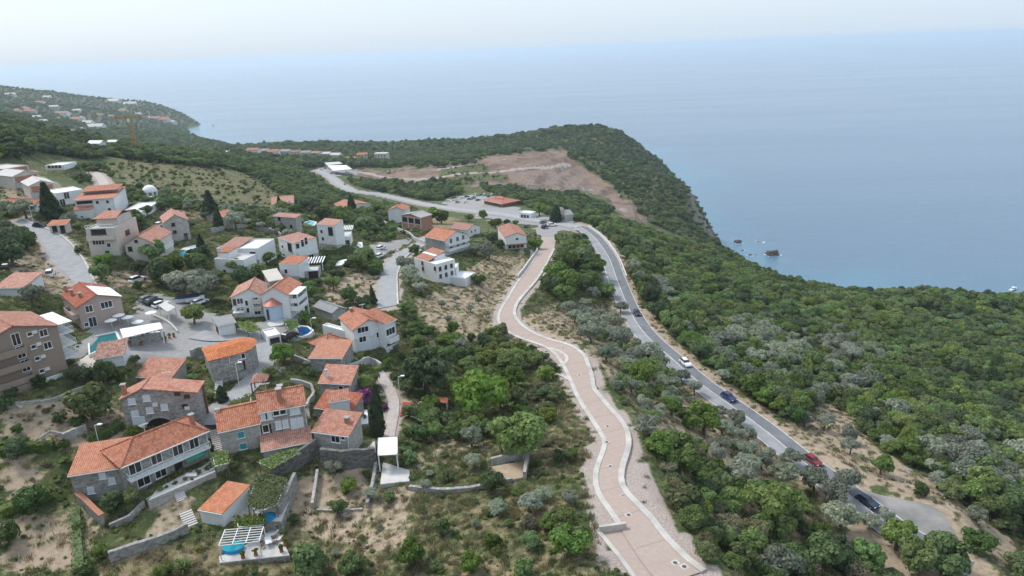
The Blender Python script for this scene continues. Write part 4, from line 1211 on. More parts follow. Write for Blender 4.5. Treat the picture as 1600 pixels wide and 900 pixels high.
# white and pastel houses
H = House('white_house', 'white three-storey house with garage floor and red roof', 'house', (552, 515.6), (600.5, 504.5), (535.5, 495.5), (560, 551), 'A', 'gy', 1.6, 'white', 'tile', over=.35)
for u, v, w in ((567, 515, 2.4), (566.6, 530, 1.5), (593, 522.5, 1.4)): H.win('f', u, v, w, 1.2, 'w')
H.acu('f', 557.5, 529.5).acu('f', 581, 523.5)
MB().box(H.w * .08, -.06, .1, H.w * .42, -.01, 2.2).build('garage_door', BM['shut'], H.e); MB().box(H.w * .52, -.06, .1, H.w * .9, -.01, 2.2).build('garage_door', BM['shut'], H.e)
W3 = H.aerial(.6, .6)
H.chimney(.35, .9, .8, .6)
H = House('white_house', 'white balcony wing with its own red roof on the garage house', 'house', (601.2, 506), (617, 499), (583, 484), (604, 546), 'A', 'shed', 1.2, 'white', 'tile', crise=1.2, over=.35, z0=W3.z, pad_=False)
H.win('f', 609, 518, 2.6, 1.5, 'w'); H.win('f', 610, 534, 2.4, 1.3, 'd'); H.balcony('f', .1, H.w - .1, H.h * .26, 1.0, 'solid')
House('white_house', 'flat white annexe with roof terrace behind the garage house', 'house', (545, 519), (553, 515.5), (521, 498), (548, 538), 'A', 'flat', .0, 'white', 'canvas', dpt=9, z0=W3.z)

H = House('villa', 'white villa with tall front gable and rounded pale blue bay', 'villa', (408, 460.6), (450, 460.6), (386, 443.6), (414, 497.5), 'A', 'gy', 1.9, 'white', 'tile', over=.3)
V1 = H
c = H.local('f', 428, 485)
bay = MB(); hb_ = H.h * .62
ring = [(c.x + 2.2 * math.cos(t), -2.0 * math.sin(t)) for t in np.linspace(0, math.pi, 11)]
bay.prism(ring, -.5, hb_); H.add('bay', bay, 'paleblue')
cap = MB()
for a, b in zip(ring[:-1], ring[1:]): cap.poly([(c.x + (a[0] - c.x) * 1.12, a[1] * 1.12, hb_ + .02), (c.x + (b[0] - c.x) * 1.12, b[1] * 1.12, hb_ + .02), (c.x, -.02, hb_ + 1.7)])
H.add('bay_roof', cap, 'copper')
for z in (hb_ * .3, hb_ * .62): MB().box(c.x - .9, -2.1, z - .7, c.x - .4, -1.75, z + .7).build('window', BM['glass'], H.e)
H.win('f', 441, 494, .6, .8, 'w')
for z in (0.33, .66):
    H.balcony('r', .3, H.d * .7, H.h * z, 2.2, 'solid'); H.winl('r', (0, H.d * .4, H.h * z + 1.1), 1.8, 2.0, 'D')
rf = MB().box(H.w + .02, .2, H.h * .99, H.w + 2.3, H.d * .72, H.h * .99 + .15); H.add('canopy', rf, 'canvas')
for y in (.35, H.d * .7): MB().bar((H.w + 2.1, y, -1), (H.w + 2.1, y, H.h), .12).build('column', BM['white'], H.e)
H = House('villa', 'white villa wing with twin gables and curved outside stair', 'villa', (361, 465), (408, 461), (347, 449.5), (364, 498), 'A', 'gy', 1.8, 'white', 'tile', frac=.62, over=.3, z0=V1.z)
for u, v, w, h, k in ((366.5, 472, .7, 1.5, 'd'), (375, 470.5, 1.3, 1.3, 'w'), (385.3, 473.5, .6, 1.3, 'w'), (399, 471, 1.2, 1.9, 'D'), (387.5, 485, .6, 1.2, 'w'), (402, 485, 1.3, 1.9, 'D'), (376, 484.5, 1.8, 1.4, 'w')): H.win('f', u, v, w, h, k)
H.balcony('f', H.w * .02, H.w * .4, H.h * .36, 1.6, 'rail'); H.balcony('f', H.w * .72, H.w * .98, H.h * .36, 1.2, 'solid', 'cream'); H.balcony('f', H.w * .72, H.w * .98, H.h * .7, 1.2, 'solid', 'cream')
st = MB()
for k in range(12):
    a = math.pi * (.5 + .9 * k / 11); r_ = 2.6
    st.box(-1.2 + r_ * math.cos(a) - .6, -2.2 + r_ * math.sin(a) - .25, -1, -1.2 + r_ * math.cos(a) + .6, -2.2 + r_ * math.sin(a) + .25, .3 + k * H.h * .36 / 12)
H.add('stair', st, 'cream')

H = House('apartment_block', 'brown four-storey apartment block with red gabled roof', 'apartment', (-47, 548), (89, 509), (-52, 514), (111, 580), 'B', 'gy', 2.2, 'taupe', 'tile', over=.4, h=None)
APT = H
for u, v in ((46, 522), (52.2, 541.8), (58.2, 560), (65.1, 579.5)): H.win('f', u, v, .7, .6, 'w')
for u, v in ((53.3, 518.5), (60, 537), (66.7, 556.5), (73.3, 576)): H.acu('f', u, v)
for u, v in ((67.8, 520), (74.4, 539.5)): H.win('f', u, v, 1.25, 1.25, 'w')
for u, v in ((25, 530), (32.5, 550), (40, 571)): H.win('f', u, v, 1.2, 2.1, 'D')
xr = H.local('f', 37, 540).x
for k in range(4):
    z = H.local('f', 30 + 5.5 * k, 543 + 22 * k).z
    H.balcony('f', max(.3, xr - 7.5), xr, max(z - .5, .1), 1.8, 'solid', 'taupe')
for k in range(3): H.balcony('r', .2, H.d * .75, H.h * (.28 + .26 * k), 2.6, 'rail', 'white')
for k in range(3): H.winl('r', (0, H.d * .35, H.h * (.28 + .26 * k) + 1.1), 1.8, 2.0, 'D')
tb = MB()
H.add('terrace_roof', MB().box(H.w + .02, .3, H.h - .1, H.w + 2.7, H.d * .7, H.h + .05), 'canvas')
MB().box(-.2, -1.6, -2.4, H.w + .3, -1.4, .8).build('plinth_wall', BM['white'], H.e)

H = House('house', 'pinkish house with white window frames beside the teal pool', 'house', (120.6, 480.4), (188.6, 464.5), (95, 460), (126.5, 515.5), 'A', 'gy', 1.7, 'pink', 'tilered', frac=.46, over=.3)
for u, v, w, h, k in ((139, 482.5, 1.3, 1.4, 'w'), (166.3, 476, 2.2, 1.4, 'w'), (146.3, 508.5, 1.4, 2.1, 'D'), (135, 507, .7, .8, 'w')): H.win('f', u, v, w, h, k)
for fx, fy in ((.1, .95), (.12, .6), (.2, .3)): H.chimney(fx, fy, .3, .55)
H.add('white_terrace_roof', MB().slab([(H.w + .3, -.3, H.h + .22), (H.w + .3, H.d * .7, H.h + .22), (H.w * .5, H.d * .7, H.h + 1.82), (H.w * .5, -.3, H.h + 1.82)], .08), 'canvas')
H.balcony('l', .5, H.d * .6, H.h * .5, 1.2, 'solid', 'pink')
PINK = H.aerial(.6, .6)
H = House('pool_house', 'white pool hut with a mottled brown tiled roof', 'hut', (149, 560.5), (192.4, 554), (149.5, 538), (152.5, 572), 'A', 'shed', .9, 'white', 'tileold', crise=.9, over=.3)
H = House('house', 'low house with red roof and white gable beside the gravel yard', 'house', (-8, 450), (36, 449), (-8, 429), (37, 463), 'B', 'shed', 1.2, 'white', 'tile', crise=1.2)
H = House('house', 'cream house with red gabled roof above the sandy yard', 'house', (194.5, 382.5), (240.5, 380), (208, 366), (200.5, 412), 'A', 'gy', 2.3, 'cream', 'tile', over=.3)
for u, v, w, h, k in ((203.5, 389, 1.1, 1.3, 'd'), (231, 387, 1.3, 2.2, 'D'), (212.7, 377, .8, .7, 'd')): H.win('f', u, v, w, h, k)
H.winl('r', (0, H.d * .3, H.h * .7), 1.2, 2.0, 'D'); H.balcony('r', .2, H.d * .8, H.h * .48, 1.3, 'rail')
H = House('house', 'plain stone house with red gable near the turquoise pool', 'house', (255.5, 348.5), (293.4, 343.5), (255, 338), (257, 379.5), 'A', 'gy', 2.0, 'stonel', 'tile', over=.25)
for u, v in ((270.6, 351), (273, 362.5)): H.win('f', u, v, 1.0, 1.0, 'd')
H.winl('f', (H.w * .8, 0, 1.1), 1.0, 2.0, 'd')
H = House('house', 'tall cream terraced house with glazed loggias and roof balustrade', 'house', (133, 357.5), (178, 355.5), (122, 343), (140.5, 401), 'A', 'flat', 0, 'cream', 'slab')
for u, v, w, h, k in ((153.5, 377, 3.2, 1.9, 'D'), (170, 383, 1.0, 1.1, 'w'), (154, 362.5, 4.0, 1.5, 'd'), (168, 394, 1.0, .8, 'd')): H.win('f', u, v, w, h, k)
H.winl('r', (0, H.d * .5, H.h * .62), 2.5, 1.4, 'd'); H.balcony('f', .3, H.w - .3, H.h * .62, 1.1, 'solid', 'cream')
H.add('top_storey', MB().box(1.0, H.d * .35, H.h - .3, H.w - 1.0, H.d - .3, H.h + 2.0), 'cream')
H.add('top_roof', MB().slab([(.6, H.d * .25, H.h + 1.95), (H.w - .6, H.d * .25, H.h + 1.95), (H.w - 1.4, H.d * .7, H.h + 3.0), (1.4, H.d * .7, H.h + 3.0)]).slab([(H.w - .6, H.d, H.h + 1.95), (.6, H.d, H.h + 1.95), (1.4, H.d * .7, H.h + 3.0), (H.w - 1.4, H.d * .7, H.h + 3.0)]), 'tile')
rl = MB()
for k in range(13): rl.bar((H.w * k / 12, .1, H.h), (H.w * k / 12, .1, H.h + .9), .05)
rl.bar((0, .1, H.h + .9), (H.w, .1, H.h + .9), .07); H.add('balustrade', rl, 'white')
H = House('villa', 'long white villa with two stepped red roof strips', 'villa', (116.2, 313.5), (177, 309), (114, 298), (118, 341), 'A', 'shed', 1.0, 'white', 'tile', crise=1.0)
for u, v in ((152, 316), (168, 315), (171, 327)): H.win('f', u, v, .7, .7, 'd')
H.winl('f', (H.w * .25, 0, H.h - .8), H.w * .4, .8, 'd')
H.add('ridge_strip', MB().box(.5, H.d * .55, H.h + .5, H.w - .3, H.d * .8, H.h + 1.9), 'cream'); H.add('ridge_roof', MB().slab([(.3, H.d * .4, H.h + 1.75), (H.w, H.d * .4, H.h + 1.75), (H.w, H.d * .95, H.h + 2.4), (.3, H.d * .95, H.h + 2.4)]), 'tile')
H.add('front_roof', MB().slab([(-.3, -2.2, H.h * .52), (H.w * .45, -2.2, H.h * .52), (H.w * .45, -.02, H.h * .68), (-.3, -.02, H.h * .68)]), 'tile'); H.add('front_block', MB().box(-.2, -2.0, -1, H.w * .44, -.02, H.h * .5), 'white')
House('terrace_house', 'bright white stepped terraces beside the long villa', 'terrace', (186, 333), (220, 331), (190, 318), (188, 338), 'A', 'flat', 0, 'white', 'canvas')
H = House('house', 'white flat-roofed house next to the brick gables', 'house', (85.6, 302), (129.6, 295.5), (77, 296), (94, 321.5), 'A', 'flat', 0, 'white', 'canvas')
for u, v, h in ((104, 305.5, 2.2), (98, 317, 2.0)): H.win('f', u, v, 1.6, h, 'D')
for lab, A, B, C, bs, rf in (('unfinished brick gable house with an arched opening', (45, 291), (84.3, 286), (51, 282), (52.6, 310.5), 'gy'), ('middle unfinished brick house with pale gable edges', (19.6, 276), (58.7, 270), (25, 268), (27, 296), 'gy'), ('topmost unfinished brick house with flat white roof', (3.7, 264), (44, 258), (7, 256), (10, 279), 'flat')):
    H = House('unfinished_house', lab, 'house', A, B, C, bs, 'A', rf, 1.5 if rf == 'gy' else 0, 'cream', 'slab')
    H.add('brick_infill', MB().box(.5, -.05, H.h * .52, H.w - .5, -.006, H.h * .94), 'brickred')
    for a in (.25, .7): H.winl('f', (H.w * a, 0, H.h * .68), 1.4, 1.5, 'd')
    H.add('concrete_band', MB().box(-.05, -.06, H.h * .42, H.w + .05, -.005, H.h * .5), 'concrete'); H.add('ground_floor', MB().box(-.03, -.04, -1, H.w + .03, -.004, H.h * .4), 'palegrey')
    H.winl('f', (H.w * .45, 0, H.h * .2), 1.8, 1.8, 'd')
H = House('bungalow', 'long low white bungalow beyond the brick gables', 'bungalow', (70, 258.5), (99, 257.5), (73, 254), (71, 264), 'A', 'flat', 0, 'white', 'canvas'); H.grid('f', 4, [1.5], 1.2, 1.0, 'd')
H = House('house', 'low red-roofed house half hidden behind olive trees by the road', 'house', (5, 319.5), (54, 320.5), (12, 311), (7, 329), 'A', 'gx', 1.3, 'white', 'tile', 'R')
H = House('gatehouse', 'small cream gatehouse with arches and a red roof by the road', 'gatehouse', (76, 352), (103, 350.5), (76.5, 346.5), (79.5, 364), 'A', 'shed', .7, 'cream', 'tile', crise=.7, hmin=2.6)
for a in (.3, .75): H.winl('f', (H.w * a, 0, 1.2), 1.3, 2.2, 'd')
# ------------------------------------------------------------------ villas in the middle
H = House('villa', 'white cubic villa with red roof panel and tall dark window', 'villa', (338, 388), (402, 388), (343, 373), (405, 418), 'B', 'flat', 0, 'white', 'canvas')
H.add('red_roof', MB().slab([(.4, .5, H.h + .05), (H.w * .5, .5, H.h + .05), (H.w * .5, H.d - .4, H.h + .7), (.4, H.d - .4, H.h + .7)]), 'tile')
H.win('f', 395.5, 400.5, 1.7, 2.6, 'd')
H.add('stone_base', MB().box(H.w * .72, -.08, -1, H.w + .05, -.01, H.h * .4), 'stonel')
CUB = H
H = House('villa', 'lower white block of the cubic villa with a pink screed terrace', 'villa', (334.5, 404), (380, 406), (338, 394.5), (336, 425), 'A', 'flat', 0, 'white', 'slab', z0=None)
H.win('f', 351, 424, .8, .6, 'd'); H.add('stair_head', MB().box(.3, H.d * .3, H.h - .3, H.w * .4, H.d - .2, H.h + 1.6), 'white'); H.add('stair_head_roof', MB().slab([(.2, H.d * .25, H.h + 1.6), (H.w * .42, H.d * .25, H.h + 1.6), (H.w * .42, H.d - .1, H.h + 2.0), (.2, H.d - .1, H.h + 2.0)]), 'tile')
H = House('villa', 'white villa with sloping red roof and balcony facing the pool gardens', 'villa', (434.2, 371.5), (461, 380.5), (452.8, 360), (437.7, 399.5), 'A', 'shed', .3, 'white', 'tile', over=.05)
for u, v, w, h, k in ((441.5, 385.5, .9, 1.2, 'w'), (453, 386.5, 2.4, 2.6, 'd'), (443.5, 398, .9, .8, 'w')): H.win('f', u, v, w, h, k)
for u, v, w, h in ((465, 384.5, 1.1, 1.6), (472.5, 380, .9, 2.2), (478, 376.5, .9, 2.2)): H.win('r', u, v, w, h, 'D')
H.balcony('r', .3, H.d * .9, H.h * .34, 1.6, 'solid'); H.winl('r', (0, H.d * .3, 1.3), 1.6, 2.2, 'D'); H.winl('r', (0, H.d * .65, 1.3), 1.6, 2.2, 'D')
H = House('villa', 'white villa with red roof over a stone base and blue window', 'villa', (436, 412.3), (466, 413.5), (429.5, 399.5), (443, 438.5), 'A', 'shed', .6, 'white', 'tile', crise=.6, over=.05)
H.win('f', 447, 424, .9, 1.2, 'w'); H.add('stone_base', MB().box(-.06, -.08, -1, H.w + .06, -.01, H.h * .32), 'stonel')
VL = H
House('annexe', 'low annexe with a sloping cream roof beside the stone-based villa', 'annexe', (421, 439.5), (441, 436), (428, 412), (424, 444), 'A', 'shed', .8, 'stonel', 'cream', crise=.8, dpt=8)
H = House('terrace_house', 'white roof terrace with stone front next to the stone-based villa', 'terrace', (469, 424.5), (497, 422.5), (468, 416.5), (470, 437), 'A', 'flat', 0, 'stonel', 'canvas'); H.winl('f', (H.w * .72, 0, 1.2), 2.6, 2.0, 'd')
pg = MB()
for k in range(9): pg.box(.2 + k * .75, .3, H.h + 2.1, .5 + k * .75, H.d + 1.5, H.h + 2.25)
H.add('pergola_roof', pg, 'canvas')
for x, y in ((.3, .5), (6.3, .5)): MB().bar((x, y, H.h - .3), (x, y, H.h + 2.1), .08).build('post', BM['white'], H.e)
H = House('villa', 'tall narrow white villa with red mono-pitch roof on a stone base', 'villa', (494.8, 350.5), (522.8, 353), (491.5, 340), (498.3, 392.5), 'A', 'shed', 1.0, 'white', 'tile', crise=1.0, over=.05)
for u, v, w, h, k in ((502.5, 362, 1.0, 1.2, 'w'), (516.5, 361.5, 1.9, 2.8, 'd'), (504.7, 373.3, 1.0, 1.2, 'w')): H.win('f', u, v, w, h, k)
H.add('stone_base', MB().box(-.06, -.08, -1, H.w + .06, -.01, H.h * .3), 'stonel')
H = House('terrace_house', 'two-level white terrace wing with slatted canopy beside the tall villa', 'terrace', (525, 370.5), (547.3, 369), (522.8, 363), (526.3, 385.5), 'A', 'flat', 0, 'white', 'canvas'); H.winl('f', (H.w * .55, 0, 1.3), H.w * .7, 1.6, 'd')
pg = MB()
for k in range(10): pg.box(.2 + k * .6, .3, H.h + 2.2, .5 + k * .6, H.d - .3, H.h + 2.35)
H.add('pergola_roof', pg, 'canvas')
for x in (.3, 5.6): MB().bar((x, .4, H.h - .3), (x, .4, H.h + 2.2), .08).build('post', BM['white'], H.e)
H = House('house', 'small stone house with flat red roof by the pale turquoise pool', 'house', (428, 337.5), (463, 340), (425, 333.5), (434, 361), 'A', 'shed', .5, 'stonel', 'tile', crise=.5, over=.3)
for u, v in ((436.5, 342), (440, 350.5), (455, 354)): H.win('f', u, v, 1.1, 1.2, 'd')
H = House('house', 'small white house with red roof and twin arched gables', 'house', (424.8, 320), (458.6, 317), (431, 306.5), (427, 327), 'A', 'gx', 1.6, 'white', 'tile', 'R')
for a in (.55, .8):
    H.add('gable', MB().poly([(H.w * a - 1.6, -.05, H.h - .1), (H.w * a + 1.6, -.05, H.h - .1), (H.w * a, -.05, H.h + 1.4)]), 'white'); H.winl('f', (H.w * a, 0, H.h * .6), .9, 1.3, 'd')
H = House('house', 'white house with wide red roof below the highway', 'house', (520.5, 319.5), (543, 325.5), (531, 310), (522, 329), 'A', 'gx', 1.6, 'white', 'tile', 'R')
H = House('house', 'orange roof half hidden by olive trees above the yard', 'house', (349.5, 340), (370, 334.5), (355, 327.5), (351, 350), 'A', 'gx', 1.4, 'stonel', 'tile', 'R')
H = House('house', 'narrow white gabled house next to the brick shell', 'house', (606, 328.5), (632.4, 328.5), (601, 323), (608, 347.6), 'A', 'gy', 1.6, 'white', 'tile')
H = House('unfinished_house', 'open brick and concrete shell of a house under construction', 'house', (627.3, 336), (657, 340.5), (629, 329), (628.6, 358), 'A', 'gy', 1.2, 'brickred', 'concrete')
fr = MB()
for k in range(4):
    x = H.w * k / 3; fr.box(x - .22, -.1, -1, x + .22, -.01, H.h)
for z in (0.02, .5, .97): fr.box(-.25, -.13, H.h * z - .2, H.w + .25, -.012, H.h * z + .1)
H.add('concrete_frame', fr, 'slab')
for k in range(3): H.winl('f', (H.w * (k + .5) / 3, 0, H.h * .72), H.w / 3 - 1.0, H.h * .3, 'd')
H = House('house', 'stone and white house with two balconies facing the junction', 'house', (664.4, 369.3), (695.5, 376), (696, 359.5), (702.7, 399), 'B', 'gx', 2.4, 'white', 'tile', over=.35)
H.add('stone_side', MB().box(-.05, -.08, -1, H.w + .03, -.01, H.h - .1), 'stone')
for z in (.3, .65):
    H.balcony('r', .3, H.d - .3, H.h * z, 1.6, 'solid')
    for a in (.25, .55, .82): H.winl('r', (0, H.d * a, H.h * z + 1.15), 1.2, 2.0, 'D')
H = House('house', 'white house with red roof and narrow windows above the olive garden', 'house', (704, 356), (730.8, 359.5), (724, 349.5), (733.4, 371), 'B', 'gx', 1.7, 'white', 'tile', over=.3)
for a in (.3, .6): H.winl('r', (0, H.d * a, H.h * .6), .8, 1.2, 'w')
H.winl('f', (H.w * .7, 0, H.h * .5), 1.0, 1.2, 'w')
H = House('house', 'white house with wide front gable beside the dry plot', 'house', (789, 371), (822.3, 368.3), (778, 355.5), (790, 390), 'A', 'gy', 1.5, 'white', 'tile', frac=.56)
H.grid('f', 4, [H.h * .28], 1.3, 2.0, 'd'); H.balcony('f', .1, H.w - .1, H.h * .48, 1.3, 'solid'); H.winl('f', (H.w * .56, 0, H.h * .8), 1.1, .9, 'w')
H.add('veranda_roof', MB().slab([(-.2, -1.8, H.h * .43), (H.w + .2, -1.8, H.h * .43), (H.w + .2, -1.32, H.h * .48), (-.2, -1.32, H.h * .48)], .1), 'tilered')
H = House('villa', 'big white stepped villa with red roof corner and roof terraces', 'villa', (647, 402.5), (681, 413), (668, 392.5), (682, 442), 'B', 'flat', 0, 'white', 'canvas')
H.add('red_roof', MB().slab([(.1, .2, H.h + .1), (H.w * .62, .2, H.h + .1), (H.w * .62, H.d - .2, H.h + 2.0), (.1, H.d - .2, H.h + 2.0)]), 'tile'); H.add('attic', MB().box(.3, H.d * .4, H.h - .3, H.w * .6, H.d - .3, H.h + 1.2), 'white')
for u, v in ((660, 411), (661, 420), (680, 419.5)): H.win('f', u, v, .9, 1.2, 'd')
for a in (.2, .5, .8):
    for z in (.3, .7): H.winl('r', (0, H.d * a, H.h * z), .9, 1.3, 'd')
SV = H
H = House('terrace_house', 'middle step of the white stepped villa with a pillared loggia', 'terrace', (694, 418.6), (713, 418.3), (701, 411), (714, 434), 'B', 'flat', 0, 'white', 'canvas'); H.winl('f', (H.w * .7, 0, H.h * .6), 1.6, 1.5, 'd')
H = House('terrace_house', 'lowest white terrace block of the stepped villa', 'terrace', (700, 432), (727, 435), (709, 422), (728.3, 448), 'B', 'flat', 0, 'white', 'canvas')
H = House('restaurant', 'low restaurant with broad dark red hipped roof by the car park', 'restaurant', (756.4, 312.5), (784.5, 318.5), (778, 306.5), (784.5, 324), 'B', 'hip', 2.0, 'wood', 'tilered', over=1.2)
H.add('roof_lantern', MB().slab([(H.w * .25, H.d * .3, H.h + 1.8), (H.w * .75, H.d * .3, H.h + 1.8), (H.w * .65, H.d * .5, H.h + 2.7), (H.w * .35, H.d * .5, H.h + 2.7)]).slab([(H.w * .75, H.d * .7, H.h + 1.8), (H.w * .25, H.d * .7, H.h + 1.8), (H.w * .35, H.d * .5, H.h + 2.7), (H.w * .65, H.d * .5, H.h + 2.7)]), 'tilered')
H.grid('f', 5, [1.6], 2.4, 1.5, 'd')
H = House('kiosk', 'white kiosk with flat canopy beside the junction', 'kiosk', (811, 331.5), (829, 333.5), (808, 327), (813, 340.5), 'A', 'flat', 0, 'white', 'canvas', hmin=3); H.grid('f', 3, [1.4], 1.4, 1.6, 'd')
H = House('chapel', 'little grey stone chapel behind the cypress at the junction', 'chapel', (872, 331), (884, 336.5), (876, 326), (874, 343), 'A', 'gy', 1.6, 'stonel', 'slate', over=.1)
H.add('bell_gable', MB().box(H.w * .3, -.1, H.h + .4, H.w * .7, .4, H.h + 3.2), 'stonel'); H.winl('f', (H.w * .5, 0, 1.2), 1.0, 2.0, 'd')
# shed with grey roof between the villas
H = House('shed', 'grey sheet-roofed shed among the trees behind the villa', 'shed', (519, 489), (540, 482), (502.5, 475), (521, 497), 'A', 'gy', .9, 'stonel', 'slate', over=.3)
# parking canopy, utility hut, garage with slats
H = House('utility_hut', 'white hut with a ribbed grey roof beside the parking bays', 'hut', (341, 509), (366.5, 503.5), (331, 499), (344, 526), 'A', 'shed', .3, 'white', 'slate', crise=.3, over=.35)
H.winl('l', (0, H.d * .3, 1.5), .9, 2.2, 'd'); H.winl('l', (0, H.d * .7, 1.5), .9, 2.2, 'd')
H = House('garage', 'white flat garage with glass front under the lattice pergola', 'garage', (418.5, 526), (438, 521.5), (407, 516), (420, 538), 'A', 'flat', 0, 'white', 'canvas'); H.winl('f', (H.w * .5, 0, H.h * .45), H.w * .75, H.h * .55, 'd')

def canopy(name, label, cat, pxs, h, mat, zoff=0, posts=True, th=.12, rail=None, slope=0):
    """A roof on posts over its own ground points."""
    G_ = at(*pxs[0]); g0 = np.mean([at(u, v + 14)[2] for u, v in pxs])
    z = g0 + h
    P = [onplane(u, v, z) for u, v in pxs]
    o = P[0]; e = bpy.data.objects.new(name, None); COL.objects.link(e); e.location = (o[0], o[1], g0); tag(e, label, cat)
    Q = [(p[0] - o[0], p[1] - o[1]) for p in P]
    R = MB(); R.slab([(q[0], q[1], h + (slope if i >= 2 else 0)) for i, q in enumerate(Q)], th)
    R.build('roof', BM[mat], e)
    c = np.mean(Q, axis=0)
    for q in Q:
        q2 = c + (np.array(q) - c) * .93
        MB().bar((q2[0], q2[1], -.5), (q2[0], q2[1], h), .09).build('post', BM['white' if mat != 'tileold' else 'wood'], e)
    KEEP.poly(P)
    return e, Q, g0
canopy('pool_bar_canopy', 'long white canopy over the tables of the pool restaurant', 'canopy', [(193, 528), (254.5, 513), (250, 503.5), (187, 514)], 3.0, 'canvas')
canopy('petrol_canopy', 'white flat canopy of the petrol station by the far highway', 'canopy', [(521, 266.5), (550, 264), (541, 258), (512, 258.5)], 5.5, 'canvas', th=.8)
canopy('petrol_canopy', 'pale second roof of the petrol station building', 'canopy', [(511, 258), (535, 255.5), (530, 252.5), (507, 254)], 5.0, 'slab', th=.8)
canopy('courtyard_canopy', 'square white sun canopy at the end of the stone retaining wall', 'canopy', [(590, 711.5), (621, 709.5), (621, 682.5), (590.5, 684)], 2.8, 'canvas')
canopy('parking_canopy', 'grey parking canopy over the lower garage bays', 'canopy', [(262, 487), (274.5, 480), (258, 470.5), (247, 477)], 2.6, 'slab')
canopy('low_roof', 'low faded red roof among the garden beds on the overgrown slope', 'shed roof', [(666, 627), (699, 629.5), (700, 621), (664.5, 618.5)], 1.6, 'tilered')
e, Q, g0 = canopy('pavilion', 'small open pavilion with pyramid tiled roof beside the lane', 'pavilion', [(391, 599), (416, 596), (420, 586), (395, 587.5)], 2.6, 'tileold')
c = np.mean(Q, axis=0); R = MB()
for i in range(4):
    a, b = Q[i], Q[(i + 1) % 4]; R.slab([(a[0] * 1.05, a[1] * 1.05, 2.65), (b[0] * 1.05, b[1] * 1.05, 2.65), (c[0], c[1], 4.0)], .1)
R.build('pyramid_roof', BM['tile'], e)
H = House('cottage', 'white-walled cottage with a plain orange mono-pitch roof by the vine terrace', 'cottage', (311.7, 796.5), (346.7, 803), (331, 749.5), (318, 813), 'A', 'shed', .5, 'white', 'tilenew', crise=.5, over=.15, depth_max=18)
# small domed pavilion
q = at(236, 309)
e = bpy.data.objects.new('domed_pavilion', None); COL.objects.link(e); e.location = q; tag(e, 'white domed pavilion at the edge of the dry meadow', 'pavilion')
dm = MB(); rr = 2.9
pr = [(rr * math.cos(t), rr * .95 * math.sin(t) + 2.6) for t in np.linspace(0, math.pi / 2, 7)]
for i in range(6):
    for k in range(16):
        a, b = k * math.pi / 8, (k + 1) * math.pi / 8
        dm.poly([(pr[i][0] * math.cos(a), pr[i][0] * math.sin(a), pr[i][1]), (pr[i][0] * math.cos(b), pr[i][0] * math.sin(b), pr[i][1]), (pr[i + 1][0] * math.cos(b), pr[i + 1][0] * math.sin(b), pr[i + 1][1]), (pr[i + 1][0] * math.cos(a), pr[i + 1][0] * math.sin(a), pr[i + 1][1])])
dm.build('dome', BM['canvas'], e)
for k in range(8):
    a = k * math.pi / 4; MB().bar((rr * .9 * math.cos(a), rr * .9 * math.sin(a), -.5), (rr * .9 * math.cos(a), rr * .9 * math.sin(a), 2.6), .22).build('column', BM['white'], e)
MB().prism([(rr * 1.05 * math.cos(k * math.pi / 8), rr * 1.05 * math.sin(k * math.pi / 8)) for k in range(16)], -.6, .25).build('base', BM['white'], e)

# ------------------------------------------------------------------ far houses
def far_house(u, v, wpx, label, wall, tile, yaw, hgt=6.0, roof='gx', group=None, dep=.7):
    g = at(u, v); dist = float(np.linalg.norm(g - [0, 0, CZ])); w = wpx * dist / F; d = w * dep
    e = bpy.data.objects.new('far_house', None); COL.objects.link(e); e.location = (g[0], g[1], g[2]); e.rotation_euler[2] = yaw; tag(e, label, 'house', group)
    x = w / 2
    m_ = MB(); r = w * .16 if roof != 'flat' else .01
    sd_ = [(-x, 0, -6), (-x, d, -6), (-x, d, hgt), (-x, d / 2, hgt + r), (-x, 0, hgt)]
    m_.poly(sd_); m_.poly([(x, b, c_) for a, b, c_ in sd_][::-1]); m_.poly([(-x, 0, -6), (x, 0, -6), (x, 0, hgt), (-x, 0, hgt)]); m_.poly([(x, d, -6), (-x, d, -6), (-x, d, hgt), (x, d, hgt)])
    m_.build('wall', BM[wall], e)
    R = MB(); o = .5
    R.slab([(-x - o, -o, hgt), (x + o, -o, hgt), (x + o, d / 2, hgt + r + .2), (-x - o, d / 2, hgt + r + .2)]); R.slab([(x + o, d + o, hgt), (-x - o, d + o, hgt), (-x - o, d / 2, hgt + r + .2), (x + o, d / 2, hgt + r + .2)])
    R.build('roof', BM[tile], e)
    nf = max(1, int(hgt // 3)); nw = max(2, int(w // 4))
    fm, pm = win_mesh('d', 1.3, 1.4)
    for f_ in range(nf):
        for k in range(nw):
            q = bpy.data.objects.new('window', pm); COL.objects.link(q); q.parent = e; q.location = (-x + w * (k + .5) / nw, 0, 1.6 + 3 * f_); q.scale = (1.1, 2, 1.1)
    KEEP.add(lambda X, Y, mg: True, g[0], g[1], w * .75)
    return e
spec = [(395, 245, 17, 'white', 'tile'), (411, 244, 15, 'white', 'slate'), (427, 247, 17, 'white', 'tile'), (445, 245, 15, 'palegrey', 'slate'), (462, 246, 15, 'cream', 'tileold'), (478, 247, 14, 'cream', 'slate'), (493, 248, 15, 'cream', 'tileold'), (509, 249, 14, 'palegrey', 'slab'), (524, 251, 15, 'cream', 'slab')]
txt = ('white house with red roof at the start of the row on the far ridge', 'white house with grey roof second in the row on the far ridge', 'wider white red-roofed house in the row on the far ridge', 'pale grey house with dark roof in the row on the far ridge', 'cream house with weathered roof in the row on the far ridge', 'cream house with grey roof in the row on the far ridge', 'cream house with mottled roof near the end of the row', 'pale grey flat-topped house near the end of the row', 'last cream house of the row above the petrol station')
for (u, v, w, wl_, tl), t in zip(spec, txt): far_house(u, v, w, t, wl_, tl, rng.uniform(-.3, .3), 7.5)
